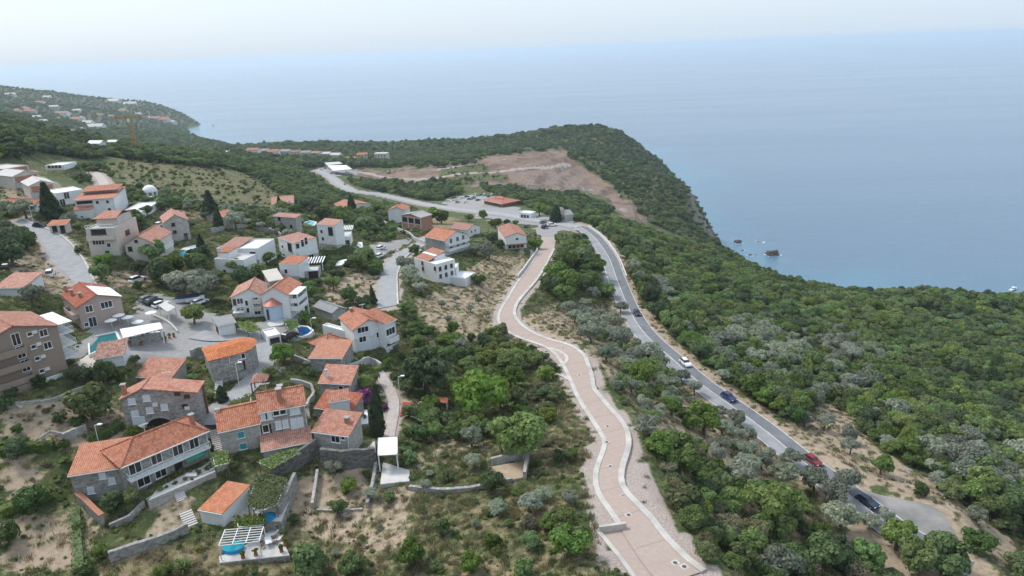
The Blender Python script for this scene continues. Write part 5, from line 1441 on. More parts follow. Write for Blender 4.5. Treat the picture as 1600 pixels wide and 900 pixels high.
far_house(545, 254, 22, 'long low red roof beyond the petrol station', 'white', 'tile', .1, 3.5)
far_house(567, 252.5, 15, 'pink block of the far hotel with red roof', 'cream', 'tile', .2, 9)
far_house(595, 253, 19, 'sand-coloured far hotel with stepped roofline', 'cream', 'slab', -.2, 11, 'flat')
far_house(349, 243, 20, 'long pale shed in the valley behind the meadow', 'white', 'canvas', .1, 4, 'flat')
for i, (u, v, w, wl_, tl, t) in enumerate(((95, 181, 16, 'white', 'tile', 'white house with red roof on the far hillside above the building site'), (116, 190, 15, 'cream', 'tile', 'cream house below the red-roofed one on the far hillside'), (134, 196, 17, 'white', 'slab', 'white apartment house at the far building site'), (147, 203, 22, 'white', 'slab', 'broad white terraces of the far building site'), (109, 209, 12, 'cream', 'tile', 'small red-roofed house below the far building site'), (23, 176, 12, 'cream', 'tile', 'small house on the upper far hillside'), (44, 178, 15, 'cream', 'tile', 'sand-coloured house beside the upper far hillside track'), (66, 193, 11, 'white', 'slab', 'little white house under the far hillside woods'), (16, 150, 11, 'white', 'slab', 'pale house on the skyline of the far hill'), (72, 154, 10, 'white', 'slab', 'lonely white house high on the far hill'), (250, 190, 20, 'cream', 'tile', 'large sand-coloured complex on the far headland'), (236, 188, 12, 'cream', 'tile', 'smaller block beside the complex on the far headland'), (265, 194, 14, 'cream', 'slab', 'terraced block stepping down the far headland'), (169, 223, 10, 'white', 'slab', 'white house beyond the yellow crane'), (177, 233, 12, 'white', 'canvas', 'white stepped house above the dry meadow'), (150, 240, 20, 'white', 'canvas', 'long flat white house behind the upper track'), (155, 182, 9, 'cream', 'tile', 'tiny red-roofed house in the far woods'), (172, 184, 8, 'cream', 'tile', 'second tiny red-roofed house in the far woods'), (203, 165, 16, 'cream', 'slab', 'pale quarry building on the far ridge'), (175, 161, 18, 'cream', 'slab', 'long pale building on the far ridge'))):
    far_house(u, v, w, t, wl_, tl, rng.uniform(-.4, .4), 6.5 if w > 12 else 5, dep=.5)

FT = ('cream house with red roof', 'white flat-roofed house', 'pale grey house', 'white house with red roof')
FW = (('cream', 'tile'), ('white', 'slab'), ('palegrey', 'slab'), ('white', 'tile'))
PLC = ('above the far building site', 'below the far skyline', 'at the edge of the far woods', 'on the slope over the bay')
for i, (u, v) in enumerate(((104, 178), (124, 184), (88, 186), (141, 192), (158, 199), (128, 203), (56, 184), (34, 170), (190, 172), (216, 178), (228, 184), (243, 184), (258, 188), (120, 172), (84, 168), (60, 160))):
    far_house(u, v + 3, rng.uniform(7, 12), f'{FT[i % 4]} {PLC[i // 4]}', *FW[i % 4], rng.uniform(-.5, .5), rng.uniform(4.5, 7.5), dep=.6)
# ------------------------------------------------------------------ walls, terraces, pools and yards
for pxs, w, h, mt, lab in (
    ([(172, 877), (215, 862), (255, 848), (295, 830)], .6, 1.5, 'stone', 'dry-stone wall below the terraced garden of the long house'),
    ([(230, 787), (265, 772), (300, 755), (355, 730)], .4, .9, 'stonel', 'pale parapet along the patio of the long house'),
    ([(172, 826), (198, 816), (215, 803), (226, 790)], .45, .9, 'stone', 'curved garden wall under the fig bushes'),
    ([(100, 690), (118, 683), (137, 676)], .6, 1.6, 'stonel', 'rough stone wall beside the arched garden gate'),
    ([(0, 636), (40, 631), (85, 626), (115, 612), (160, 598)], .5, .45, 'stonel', 'low stone edge of the path below the apartment block'),
    ([(426, 744), (452, 737), (478, 724), (497, 710)], .6, 3.0, 'stoned', 'high curved dark wall under the vine pergola'),
    ([(504, 729), (545, 732), (588, 727)], .7, 3.4, 'stoned', 'high dark retaining wall above the walled orchard'),
    ([(497, 742), (493, 768), (489, 795)], .45, 1.2, 'stonel', 'side wall of the walled orchard'),
    ([(495, 798), (530, 799), (566, 797)], .35, .35, 'stonel', 'low stone edge across the orchard'),
    ([(588, 729), (583, 760), (574, 794)], .5, 1.0, 'stone', 'overgrown wall between orchard and white patio'),
    ([(440, 818), (452, 792), (464, 764)], .5, 3.2, 'stone', 'tall stone side wall of the vine terrace'),
    ([(640, 765), (690, 770), (745, 765), (800, 752)], .6, .8, 'stone', 'overgrown field wall across the dry slope'),
    ([(455, 600), (490, 612), (480, 640)], .5, 1.2, 'stonel', 'stone wall along the steps behind the tall house'),
    ([(300, 560), (318, 553), (330, 566)], .5, 1.8, 'stone', 'broken stone wall beside the rounded house'),
    ([(455, 562), (476, 570), (492, 577)], .5, 1.5, 'stone', 'stone wall under the tree by the lane'),
    ([(547, 580), (565, 574), (577, 568), (586, 571), (596, 578)], .5, 1.6, 'palegrey', 'rendered wall around the yard of the garage house'),
    ([(199, 541), (228, 535), (258, 529)], .6, 1.6, 'stone', 'stone front wall of the pool restaurant terrace'),
    ([(140, 448), (110, 470), (95, 466)], .4, 1.2, 'palegrey', 'grey wall behind the pink house'),
    ([(330, 365), (380, 357), (428, 365), (440, 372)], .5, 1.6, 'stone', 'stone wall of the terrace under the olive yard'),
    ([(600, 349), (640, 368), (664, 382)], .5, 1.4, 'palegrey', 'pale wall below the brick shell'),
    ([(240, 495), (262, 505), (278, 520)], .35, .6, 'slab', 'low wall between the lower garage and the lane'),
    ([(845, 346), (880, 348), (898, 350)], .5, 1.2, 'stonel', 'stone terrace wall in front of the chapel'),
    ([(170, 300), (182, 318), (190, 330)], .4, 1.1, 'white', 'white wall of the stepped terraces'),
    ([(768, 728), (795, 724), (823, 719), (822, 735), (820, 750)], .5, 1.6, 'stonel', 'ruined stone wall around a patch of bare soil'),
):
    P_ = wall_px('stone_wall', pxs, w, h, BM[mt], lab, 'wall')
o = wall_px('garden_wall', [(125, 787), (143, 803), (163, 822)], .5, 1.9, BM['stone'], 'stone garden wall with red tile coping beside the low wing', 'wall')
P_ = resample(np.array([at(125, 787), at(143, 803), at(163, 822)]), 8); P_[:, 2] = zf(P_[:, 0], P_[:, 1])
ribbon('coping', P_ + [0, 0, 1.92], .8, .12, BM['tile'], o, base=0.0)

def platform(name, label, pxs, h, wall, top, kind='terrace', depth=5):
    z = (np.mean([at(*p)[2] for p in pxs]) if h < .5 else min(at(*p)[2] for p in pxs)) + h
    P = [onplane(u, v, z) for u, v in pxs]
    o = P[0]; e = bpy.data.objects.new(name, None); COL.objects.link(e); e.location = (o[0], o[1], z); tag(e, label, kind)
    Q = [(p[0] - o[0], p[1] - o[1]) for p in P]
    if sum(Q[i][0] * Q[(i + 1) % len(Q)][1] - Q[(i + 1) % len(Q)][0] * Q[i][1] for i in range(len(Q))) < 0: Q = Q[::-1]
    MB().prism(Q, -depth, -.02).build('wall', BM[wall], e)
    c = np.mean(Q, axis=0)
    MB().prism([tuple(c + (np.array(q) - c) * .985) for q in Q], -.019, .04).build('paving', BM[top], e)
    KEEP.poly(P)
    return e, Q, z
platform('terrace', 'paved patio in front of the long stone house', [(230.7, 783), (337, 737), (333, 718), (246, 763)], .4, 'stonel', 'slab')
VT, VQ, VZ = platform('terrace', 'raised vine terrace with stone side wall', [(350, 815), (385, 755), (412, 735), (462, 760), (440, 815)], 1.6, 'stone', 'slab')
LT, LQ, LZ = platform('terrace', 'lower patio with the round blue pool', [(343, 880), (340, 855), (350, 822), (432, 818), (453, 868)], .9, 'stone', 'slab')
platform('terrace', 'white tiled patio under the square canopy', [(594, 757), (640, 752), (640, 735), (598, 722)], .25, 'palegrey', 'slab')
platform('terrace', 'grey stone terrace between retaining wall and canopy', [(553, 710), (588, 708), (586, 690), (562, 690)], .8, 'stoned', 'slab')
platform('terrace', 'white terrace under the cypress', [(550, 665), (576, 662), (574, 640), (550, 642)], .4, 'stonel', 'canvas')
platform('terrace', 'pale poolside terrace of the pink house', [(118, 585), (152, 575), (148, 560), (195, 535), (190, 515), (134, 522)], .12, 'stonel', 'cream')
platform('terrace', 'sand-coloured patch of soil inside the ruin', [(768, 729), (820, 720), (818, 746), (792, 752)], .9, 'stonel', 'earth', 'ruin')
platform('terrace', 'white garden terrace with hedges below the tall villa', [(528, 392), (568, 388), (566, 378), (540, 380)], .2, 'white', 'canvas')
platform('terrace', 'white poolside terrace strip beside the lower hedge', [(500, 433), (515, 418), (560, 408), (558, 402), (510, 410)], .2, 'white', 'canvas')
platform('terrace', 'white terrace around the bright turquoise pool', [(262, 404), (290, 407), (322, 383), (300, 380), (270, 388)], .1, 'white', 'canvas')
platform('terrace', 'paved forecourt of the villa with the blue bay', [(412, 512), (440, 508), (455, 500), (425, 497)], .1, 'stonel', 'slab')

def pool(label, pxs, mat, rim=.5, dz=.25):
    z = np.mean([at(*p)[2] for p in pxs]) + dz
    P = [onplane(u, v, z) for u, v in pxs]; o = P[0]
    e = bpy.data.objects.new('swimming_pool', None); COL.objects.link(e); e.location = (o[0], o[1], z); tag(e, label, 'pool')
    Q = [np.array((p[0] - o[0], p[1] - o[1])) for p in P]
    if sum(Q[i][0] * Q[(i + 1) % len(Q)][1] - Q[(i + 1) % len(Q)][0] * Q[i][1] for i in range(len(Q))) < 0: Q = Q[::-1]
    c = np.mean(Q, axis=0)
    out = [q + (q - c) / np.linalg.norm(q - c) * rim for q in Q]
    m_ = MB(); n_ = len(Q)
    for i in range(n_):
        j = (i + 1) % n_
        m_.poly([(*Q[i], .1), (*out[i], .1), (*out[j], .1), (*Q[j], .1)]); m_.poly([(*out[i], .1), (*out[i], -2), (*out[j], -2), (*out[j], .1)]); m_.poly([(*Q[j], .1), (*Q[j], -.5), (*Q[i], -.5), (*Q[i], .1)])
    m_.build('coping', BM['coping'], e)
    MB().poly([(*q, -.08) for q in Q]).build('water', BM[mat], e)
    KEEP.poly(P)
pool('rectangular teal pool in front of the pink house', [(139.5, 528), (180, 519.5), (185, 532), (141, 553)], 'waterteal', .7, .5)
pool('heart-shaped deep blue pool on its own terrace', [(464, 512.5), (470, 510), (480, 511), (487, 516.7), (482, 521.7), (472, 525.8), (465, 525), (466.7, 519)], 'waterblue', .55, .5)
pool('bright turquoise pool beside the small conifer', [(265.3, 399.7), (274, 390.5), (291, 390.5), (290, 403.4), (279, 404.6)], 'water', .6)
pool('pale turquoise pool behind the villa with balcony', [(472, 349.5), (484, 345), (492.5, 347.5), (490, 352), (475, 353)], 'water', .8, .8)
patch('red_court', [(624, 652), (642, 646), (646, 631), (630, 629)], BM['redpaint'], .2, 'small faded red court among the garden beds')

# stairs
def stair(label, a, b, w, n_, mat='slab'):
    A_, B_ = at(*a), at(*b); d = (B_ - A_)[:2]; L_ = np.linalg.norm(d); d /= L_; nn = np.array([-d[1], d[0]])
    e = bpy.data.objects.new('stair', None); COL.objects.link(e); e.location = A_; e.rotation_euler[2] = math.atan2(d[1], d[0]); tag(e, label, 'stair')
    rise_ = max(B_[2] - A_[2], n_ * .14)
    for k in range(n_):
        MB().box(L_ * k / n_, -w / 2, -1.5, L_ * (k + .8) / n_, w / 2, rise_ * (k + 1) / n_).build('step', BM[mat], e)
stair('pale stone stair between the long house and the turquoise-shuttered house', (343, 705), (337, 684), 1.6, 12)
stair('garden stair from the patio down to the dry beds', (300, 822), (290, 802), 1.8, 7)
stair('short stair through the patio parapet', (285, 782), (279, 770), 1.5, 6)
stair('stone steps up to the rounded house', (341, 614), (343, 600), 1.4, 8)
stair('steps beside the tall stone house', (479, 655), (477, 640), 1.4, 8)
stair('narrow steps in the path below the apartment block', (37, 634), (27, 628), 1.6, 6)

# garden gate arch
q = at(85, 699)
e = bpy.data.objects.new('gate_arch', None); COL.objects.link(e); e.location = q; e.rotation_euler[2] = .35; tag(e, 'white stone gate arch in the hedge of the lower garden', 'arch')
MB().box(-1.5, -.2, -1, -1.1, .2, 2.2).build('pillar', BM['stonel'], e); MB().box(1.1, -.2, -1, 1.5, .2, 2.2).build('pillar', BM['stonel'], e)
MB().bar((-1.5, 0, 2.2), (0, 0, 3.0), .2).bar((0, 0, 3.0), (1.5, 0, 2.2), .2).build('arch_top', BM['stonel'], e)

# steel pergola frame, round pool, parasol and furniture on the lower patio
zt = LZ + 2.5
c4 = [onplane(u, v, zt) for u, v in ((342, 853), (405, 846), (412, 823), (352, 828))]
o = c4[0]; e = bpy.data.objects.new('pergola_frame', None); COL.objects.link(e); e.location = (o[0], o[1], LZ); tag(e, 'bare white metal pergola frame over the lower patio', 'pergola')
Q = [Vector((p[0] - o[0], p[1] - o[1], 2.5)) for p in c4]
for k in range(7):
    t = k / 6; MB().bar(Q[0].lerp(Q[3], t), Q[1].lerp(Q[2], t), .05).build('bar', BM['white'], e)
for k in range(4):
    t = k / 3; MB().bar(Q[0].lerp(Q[1], t) + Vector((0, 0, .06)), Q[3].lerp(Q[2], t) + Vector((0, 0, .06)), .06).build('bar', BM['white'], e)
for q in Q: MB().bar((q.x, q.y, 0), q, .06).build('post', BM['white'], e)
q = onplane(365, 859, LZ)
e = bpy.data.objects.new('paddling_pool', None); COL.objects.link(e); e.location = q; tag(e, 'round blue above-ground pool under the metal pergola', 'pool')
cir = [(1.55 * math.cos(k * math.pi / 10), 1.15 * math.sin(k * math.pi / 10)) for k in range(20)]
MB().prism(cir, .04, .6).build('wall', BM['blue'], e); MB().poly([(x * .93, y * .93, .62) for x, y in cir]).build('water', BM['water'], e)
def parasol(u, v, r, mat, label, z=None, h=2.3):
    q = onplane(u, v, z) if z is not None else at(u, v)
    e = bpy.data.objects.new('parasol', None); COL.objects.link(e); e.location = q; tag(e, label, 'parasol', 'white parasols by the pool restaurant' if mat == 'canvas' else None)
    m_ = MB()
    for k in range(8):
        a, b = k * math.pi / 4, (k + 1) * math.pi / 4
        m_.poly([(r * math.cos(a), r * math.sin(a), h - .45), (r * math.cos(b), r * math.sin(b), h - .45), (0, 0, h)])
    m_.build('canopy', BM[mat], e); MB().bar((0, 0, -.3), (0, 0, h), .04).build('pole', BM['white'], e)
parasol(420, 824, 1.4, 'blue', 'bright blue parasol on the lower patio', LZ)
for u, v in ((238, 500), (201, 508), (217, 515), (176, 513), (188, 505)): parasol(u, v, 1.3, 'canvas', 'white parasol between the pool and the parking yard')
def table(u, v, z, label, group=None):
    q = onplane(u, v, z) if z else at(u, v)
    e = bpy.data.objects.new('garden_table', None); COL.objects.link(e); e.location = q; e.rotation_euler[2] = rng.uniform(0, 3); tag(e, label, 'table', group)
    MB().box(-.9, -.45, .7, .9, .45, .76).build('tabletop', BM['canvas'], e)
    for x, y in ((-.8, -.35), (.8, -.35), (.8, .35), (-.8, .35)): MB().bar((x, y, 0), (x, y, .7), .03).build('leg', BM['white'], e)
    for k, (x, y) in enumerate(((-.5, -.9), (.5, -.9), (-.5, .9), (.5, .9))):
        c = bpy.data.objects.new('garden_chair', None); COL.objects.link(c); c.location = (e.location[0] + x * math.cos(e.rotation_euler[2]) - y * math.sin(e.rotation_euler[2]), e.location[1] + x * math.sin(e.rotation_euler[2]) + y * math.cos(e.rotation_euler[2]), e.location[2]); c.rotation_euler[2] = e.rotation_euler[2] + (0 if y < 0 else math.pi)
        tag(c, 'chair drawn up to ' + label, 'chair', 'chairs at ' + label)
        MB().box(-.25, -.25, .42, .25, .25, .47).build('seat', BM['wood'], c); MB().box(-.25, -.29, .47, .25, -.25, .95).build('backrest', BM['wood'], c)
        for lx, ly in ((-.22, -.22), (.22, -.22), (.22, .22), (-.22, .22)): MB().bar((lx, ly, 0), (lx, ly, .42), .02).build('leg', BM['wood'], c)
table(420, 850, LZ + .04, 'the white table on the lower patio')
table(300, 748, None, 'the table on the patio of the long house')
for i, (u, v) in enumerate(((210, 534), (228, 529), (245, 524))): table(u, v, None, ('the table beside the pool hut', 'the middle table under the long canopy', 'the end table under the long canopy by the lane')[i])

# ------------------------------------------------------------------ cars
PAINT = {k: plain('car_paint_' + k, c, .3, .03, 1, spec=.5) for k, c in (('white', (.75, .76, .77)), ('black', (.02, .02, .024)), ('blue', (.015, .035, .14)), ('red', (.20, .015, .02)), ('navy', (.02, .035, .07)), ('grey', (.16, .17, .18)), ('lightblue', (.12, .35, .62)))}
M_tyre = plain('tyre_rubber', (.015, .015, .016), .9, .1, 5); M_rim = plain('wheel_rim', (.45, .45, .47), .35, .05, 5, metal=.8); M_lamp = plain('headlamp', (.75, .76, .75), .2, .03, 5)
def car_meshes():
    prof = [(-2.15, .32), (-2.18, .62), (-2.05, .86), (-1.75, .93), (1.0, .95), (1.75, .84), (2.1, .66), (2.14, .34)]
    def extr(pr, w0, w1):
        m_ = MB(); n_ = len(pr)
        zm = max(z for x, z in pr)
        wd = lambda z: w0 + (w1 - w0) * (z - pr[0][1]) / (zm - pr[0][1] + 1e-6)
        L = [(x, -wd(z), z) for x, z in pr]; R = [(x, wd(z), z) for x, z in pr]
        m_.poly(L); m_.poly(R[::-1])
        for i in range(n_):
            j = (i + 1) % n_
            m_.poly([L[i], R[i], R[j], L[j]])
        return m_
    body = extr(prof, .9, .82)
    cab = extr([(-2.0, .9), (-1.62, 1.36), (-1.2, 1.44), (.15, 1.44), (.95, .92)], .78, .62)
    roof = extr([(-1.62, 1.37), (-1.3, 1.49), (.1, 1.49), (.3, 1.40)], .64, .6)
    wheel = MB(); rim = MB()
    ci = [(math.cos(k * math.pi / 6), math.sin(k * math.pi / 6)) for k in range(12)]
    wheel.poly([(.33 * a, -.1, .33 * b) for a, b in ci]); wheel.poly([(.33 * a, .1, .33 * b) for a, b in ci][::-1])
    for k in range(12):
        a, b = ci[k], ci[(k + 1) % 12]; wheel.poly([(.33 * a[0], -.1, .33 * a[1]), (.33 * b[0], -.1, .33 * b[1]), (.33 * b[0], .1, .33 * b[1]), (.33 * a[0], .1, .33 * a[1])])
    rim.poly([(.2 * a, -.115, .2 * b) for a, b in ci]); rim.poly([(.2 * a, .115, .2 * b) for a, b in ci][::-1])
    lamp = MB().box(2.02, -.16, -.07, 2.16, .16, .07)
    return body, cab, roof, wheel.mesh('tyre', M_tyre), rim.mesh('rim', M_rim), lamp
CARM = car_meshes(); CARP = {}
cabm = CARM[1].mesh('windows', BM['glass']); lampm = MB().box(-.05, -.17, -.07, .05, .17, .07).mesh('headlight', M_lamp)
def car(a, b, paint, label, group=None, sc=1.0, hs=1.0, ground=None, yaw=None):
    A_, B_ = at(*a), at(*b)
    p = (A_ + B_) / 2
    e = bpy.data.objects.new('car', None); COL.objects.link(e)
    e.location = (p[0], p[1], (zf(p[0], p[1]) if ground is None else ground) + .16)
    e.rotation_euler[2] = math.atan2(B_[1] - A_[1], B_[0] - A_[0]) if yaw is None else yaw
    e.scale = (sc, sc, sc * hs); tag(e, label, 'car', group)
    if paint not in CARP: CARP[paint] = (CARM[0].mesh('body', PAINT[paint]), CARM[2].mesh('roof', PAINT[paint]))
    for nm, me in (('body', CARP[paint][0]), ('windows', cabm), ('roof', CARP[paint][1])):
        o = bpy.data.objects.new(nm, me); COL.objects.link(o); o.parent = e
    for x in (-1.35, 1.35):
        for y in (-.8, .8):
            o = bpy.data.objects.new('wheel', CARM[3]); COL.objects.link(o); o.parent = e; o.location = (x, y, .33)
            r = bpy.data.objects.new('rim', CARM[4]); COL.objects.link(r); r.parent = o
    for y in (-.6, .6):
        o = bpy.data.objects.new('headlight', lampm); COL.objects.link(o); o.parent = e; o.location = (2.08, y, .68)
    KEEP.add(lambda x, y, mg: True, p[0], p[1], 2.2)
    return e
def lane_car(u, v, off, paint, label, sc=1.05, hs=1.0, toward=True):
    p = at(u, v); i = int(np.argmin(np.hypot(HWY[:, 0] - p[0], HWY[:, 1] - p[1]))); i = min(max(i, 1), len(HWY) - 2)
    t = HWY[i + 1] - HWY[i - 1]
    ya = math.atan2(t[1], t[0]) + (0 if toward else math.pi)
    nr = np.array([t[1], -t[0]]) / np.hypot(t[0], t[1])
    e = car((u, v), (u + 1, v), paint, label, sc=sc, hs=hs, ground=HWY[i][2] - .1, yaw=ya)
    c = HWY[i][:2] + nr * off
    e.location[0], e.location[1] = c
lane_car(995, 492, -1.7, 'black', 'black car alone on the upper highway bend', toward=True)
lane_car(1069, 570, -1.7, 'white', 'white car on the highway next to the silvery olives', hs=1.05)
lane_car(1140, 629, -1.5, 'blue', 'dark blue car on the straight of the highway')
lane_car(1275, 726, -1.7, 'red', 'dark red sports car on the highway', hs=.85)
lane_car(1352, 796, -1.0, 'navy', 'navy car half hidden by the olive trees', toward=True)
for a, b, pt, lab, s, hs in (
    ((203, 443), (229, 439), 'white', 'white off-road car parked on the sandy yard', 1.05, 1.15),
    ((226, 472), (238, 470), 'grey', 'grey car first in the walled parking yard', 1, 1), ((234, 477), (247, 474), 'black', 'black car between two others in the parking yard', 1, 1.1), ((244, 481), (262, 478), 'white', 'white car under the edge of the parking canopy', 1, 1),
    ((308, 477), (318, 474), 'white', 'white car behind the round bush by the parking bays', 1, 1), ((447, 533), (459, 530), 'black', 'black off-road car beside the heart-shaped pool', 1.05, 1.2),
    ((57, 355), (70, 357), 'black', 'black car parked by the gatehouse', 1, 1.05), ((4, 424), (26, 417), 'black', 'black car under the trees by the upper road', 1, 1), ((73, 434), (85, 427), 'white', 'white van on the gravel yard', 1.0, 1.4),
    ((588, 391), (603, 388), 'white', 'white car parked above the village road', 1, 1), ((588, 402), (600, 401), 'white', 'white car parked against the hedge by the village road', 1, 1), ((417, 363), (430, 361), 'navy', 'navy car by the wall under the small stone house', 1, 1), ((245, 357), (256, 352), 'white', 'white car beside the plain stone house', 1, 1.1),
    ((818, 357), (828, 354), 'navy', 'navy car parked beside the white gable house', 1, 1), ((844, 350), (853, 348), 'grey', 'grey car in front of the chapel', 1, 1), ((846, 358), (857, 356), 'black', 'black van in the middle of the junction', 1.05, 1.3), ((856, 354), (870, 353), 'white', 'white pick-up at the junction', 1.15, 1.05),
    ((697, 316), (706, 315), 'white', 'white car alone on the car park by the far highway', 1, 1), ((722, 319), (732, 316), 'white', 'white car at the front of the car park', 1, 1), ((730, 313), (738, 312), 'black', 'black car in the front row of the car park', 1, 1), ((736, 312), (744, 310), 'grey', 'grey car in the front row of the car park', 1, 1.2), ((743, 315), (751, 313), 'black', 'black car right beside the restaurant', 1, 1), ((741, 307), (748, 305), 'white', 'white car in the back row of the car park', 1, 1), ((748, 306), (755, 304), 'grey', 'grey car in the back row of the car park', 1, 1), ((754, 306), (761, 304), 'white', 'white car at the end of the back row', 1, 1),
    ((538, 287), (540, 292), 'navy', 'dark car driving on the far highway', 1, 1), ((156, 272), (162, 270), 'navy', 'navy car on the upper track', 1, 1)):
    car(a, b, pt, lab, sc=s, hs=hs)

# covered boat on the yard, boats and rocks in the sea
def boat(u, v, L_, label, yaw, z=None, cover=False):
    q = onplane(u, v, 0) if z is None else at(u, v)
    e = bpy.data.objects.new('motor_boat', None); COL.objects.link(e); e.location = (q[0], q[1], q[2] + (0 if z is None else .8)); e.rotation_euler[2] = yaw; e.scale = (L_ / 8,) * 3; tag(e, label, 'boat')
    hl = MB(); st_ = [(-4, 1.2, .9), (-1, 1.35, 1.0), (2, 1.0, 1.15), (4, .05, 1.4)]
    for (x0, w0, z0), (x1, w1, z1) in zip(st_[:-1], st_[1:]):
        for s in (-1, 1): hl.poly([(x0, s * w0, z0), (x1, s * w1, z1), (x1 * .95, s * w1 * .5, -.2), (x0, s * w0 * .7, -.3)])
        hl.poly([(x0, -w0, z0 - .15), (x0, w0, z0 - .15), (x1, w1, z1 - .15), (x1, -w1, z1 - .15)])
    hl.poly([(-4, -1.2, .9), (-4, 1.2, .9), (-4, .84, -.3), (-4, -.84, -.3)]); hl.build('hull', PAINT['white'], e)
    if cover: MB().slab([(-3.9, -1.1, 1.3), (2.5, -.9, 1.5), (2.5, .9, 1.5), (-3.9, 1.1, 1.3)], .25).build('cover', PAINT['blue'], e)
    else: MB().box(-1.2, -.9, .8, 1.2, .9, 2.0).build('cabin', PAINT['white'], e); MB().box(-1.25, -.92, 1.3, 1.25, .92, 1.7).build('windows', BM['glass'], e); MB().box(-1.6, -1.0, 2.0, 1.3, 1.0, 2.12).build('roof', PAINT['white'], e)
boat(1583, 453, 10, 'white motor boat lying off the wooded shore', .5)
boat(333, 196, 12, 'tiny white boat off the far headland', 2.8)
boat(299, 474, 7, 'boat under a dark blue cover behind the parking bays', .1, z=1, cover=True)
M_rock = stone_material('sea_rock', (0.07, 0.05, 0.045), (0.17, 0.125, 0.11), (0.06, 0.045, 0.04), .5)
M_lime = stone_material('limestone', (0.34, 0.31, 0.28), (0.55, 0.51, 0.46), (0.3, 0.27, 0.24), 2.5)
def rock_mesh(seed, mat):
    bm = bmesh.new(); bmesh.ops.create_icosphere(bm, subdivisions=3, radius=1)
    for v in bm.verts:
        n_ = noise.fractal(v.co * 1.6 + Vector((seed * 7, 0, 0)), 1.0, 2.0, 4) * .5
        v.co *= 1 + n_; v.co.z *= .75
    me = bpy.data.meshes.new('rock'); bm.to_mesh(me); bm.free(); me.materials.append(mat)
    return me
for i, (u, v, wpx, hh, lab) in enumerate(((1208, 397, 19, .8, 'largest brown rock standing alone in the sea'), (1153, 378, 12, .6, 'brown rock just off the cliff foot'), (1185, 377, 4, .4, 'small rock awash with foam'), (1160, 391, 5, .4, 'little rock near the wooded point'), (1172, 398, 6, .4, 'flat rock at the wooded point'), (1181, 398, 3, .3, 'smallest rock off the wooded point'))):
    q = onplane(u, v, 0); r_ = wpx * np.linalg.norm(q - [0, 0, CZ]) / F / 2
    o = bpy.data.objects.new('sea_rock', rock_mesh(i, M_rock)); COL.objects.link(o); o.location = (q[0], q[1], -r_ * .1); o.scale = (r_, r_, r_ * hh * 1.2); o.rotation_euler[2] = i
    tag(o, lab, 'rock')
STONES = []
for i, (u, v) in enumerate(((1470, 775), (1442, 768), (1418, 735))):
    q = at(u, v); me = rock_mesh(20 + i, M_lime); o = bpy.data.objects.new('boulder', me); COL.objects.link(o); o.location = q; o.scale = (.9, .7, .6); STONES.append(me)
    tag(o, ('pale boulder at the edge of the green patch by the lay-by', 'pale boulder above the lay-by', 'pale boulder on the bare bank over the highway')[i], 'boulder')

# tower crane far off
q = at(213, 241); dist = np.linalg.norm(q - [0, 0, CZ]); hc = 48 * dist / F
e = bpy.data.objects.new('tower_crane', None); COL.objects.link(e); e.location = q; tag(e, 'yellow tower crane in the valley behind the dry meadow', 'crane')
m_ = MB(); w_ = 1.1
for x, y in ((-w_, -w_), (w_, -w_), (w_, w_), (-w_, w_)): m_.bar((x, y, 0), (x, y, hc), .16)
for k in range(int(hc / 3)):
    for (x0, y0), (x1, y1) in (((-w_, -w_), (w_, -w_)), ((w_, -w_), (w_, w_)), ((-w_, w_), (-w_, -w_))): m_.bar((x0, y0, k * 3), (x1, y1, k * 3 + 3), .14)
m_.build('mast', BM['yellow'], e)
m_ = MB(); Lj = 26 * dist / F
for y in (-.6, .6): m_.bar((-Lj * .8, y, hc), (Lj, y, hc), .15)
m_.bar((-Lj * .8, 0, hc + 1.4), (Lj, 0, hc + 1.2), .22)
for k in range(18): x = -Lj * .8 + Lj * 1.8 * k / 18; m_.bar((x, -.6, hc), (x + Lj * .1, 0, hc + 1.3), .12); m_.bar((x, .6, hc), (x + Lj * .1, 0, hc + 1.3), .12)
m_.build('jib', BM['yellow'], e); MB().box(-Lj * .8, -.9, hc - 2.4, -Lj * .68, .9, hc - .2).build('counterweight', BM['concrete'], e); MB().box(-.8, -1.9, hc - 2.6, .8, -.8, hc - .3).build('cab', BM['frame'], e)

# street lamps
for u, v, h, lab in ((158, 706, 5, 'street lamp behind the low stone wing'), (626, 632, 6, 'street lamp beside the stone-paved footpath'), (53, 352, 6, 'street lamp on the upper village road'), (620, 419, 6, 'street lamp at the kerb of the climbing village road'), (374, 604, 5, 'white lamp by the steps of the rounded house'), (489, 530, 5, 'lamp beside the heart-shaped pool')):
    q = at(u, v); e = bpy.data.objects.new('street_lamp', None); COL.objects.link(e); e.location = q; tag(e, lab, 'street lamp')
    MB().bar((0, 0, -.5), (0, 0, h), .05).build('pole', BM['ac'], e); MB().bar((0, 0, h), (.9, 0, h + .15), .05).build('arm', BM['ac'], e); MB().box(.5, -.22, h + .1, 1.25, .22, h + .26).build('lamp_head', BM['canvas'], e)

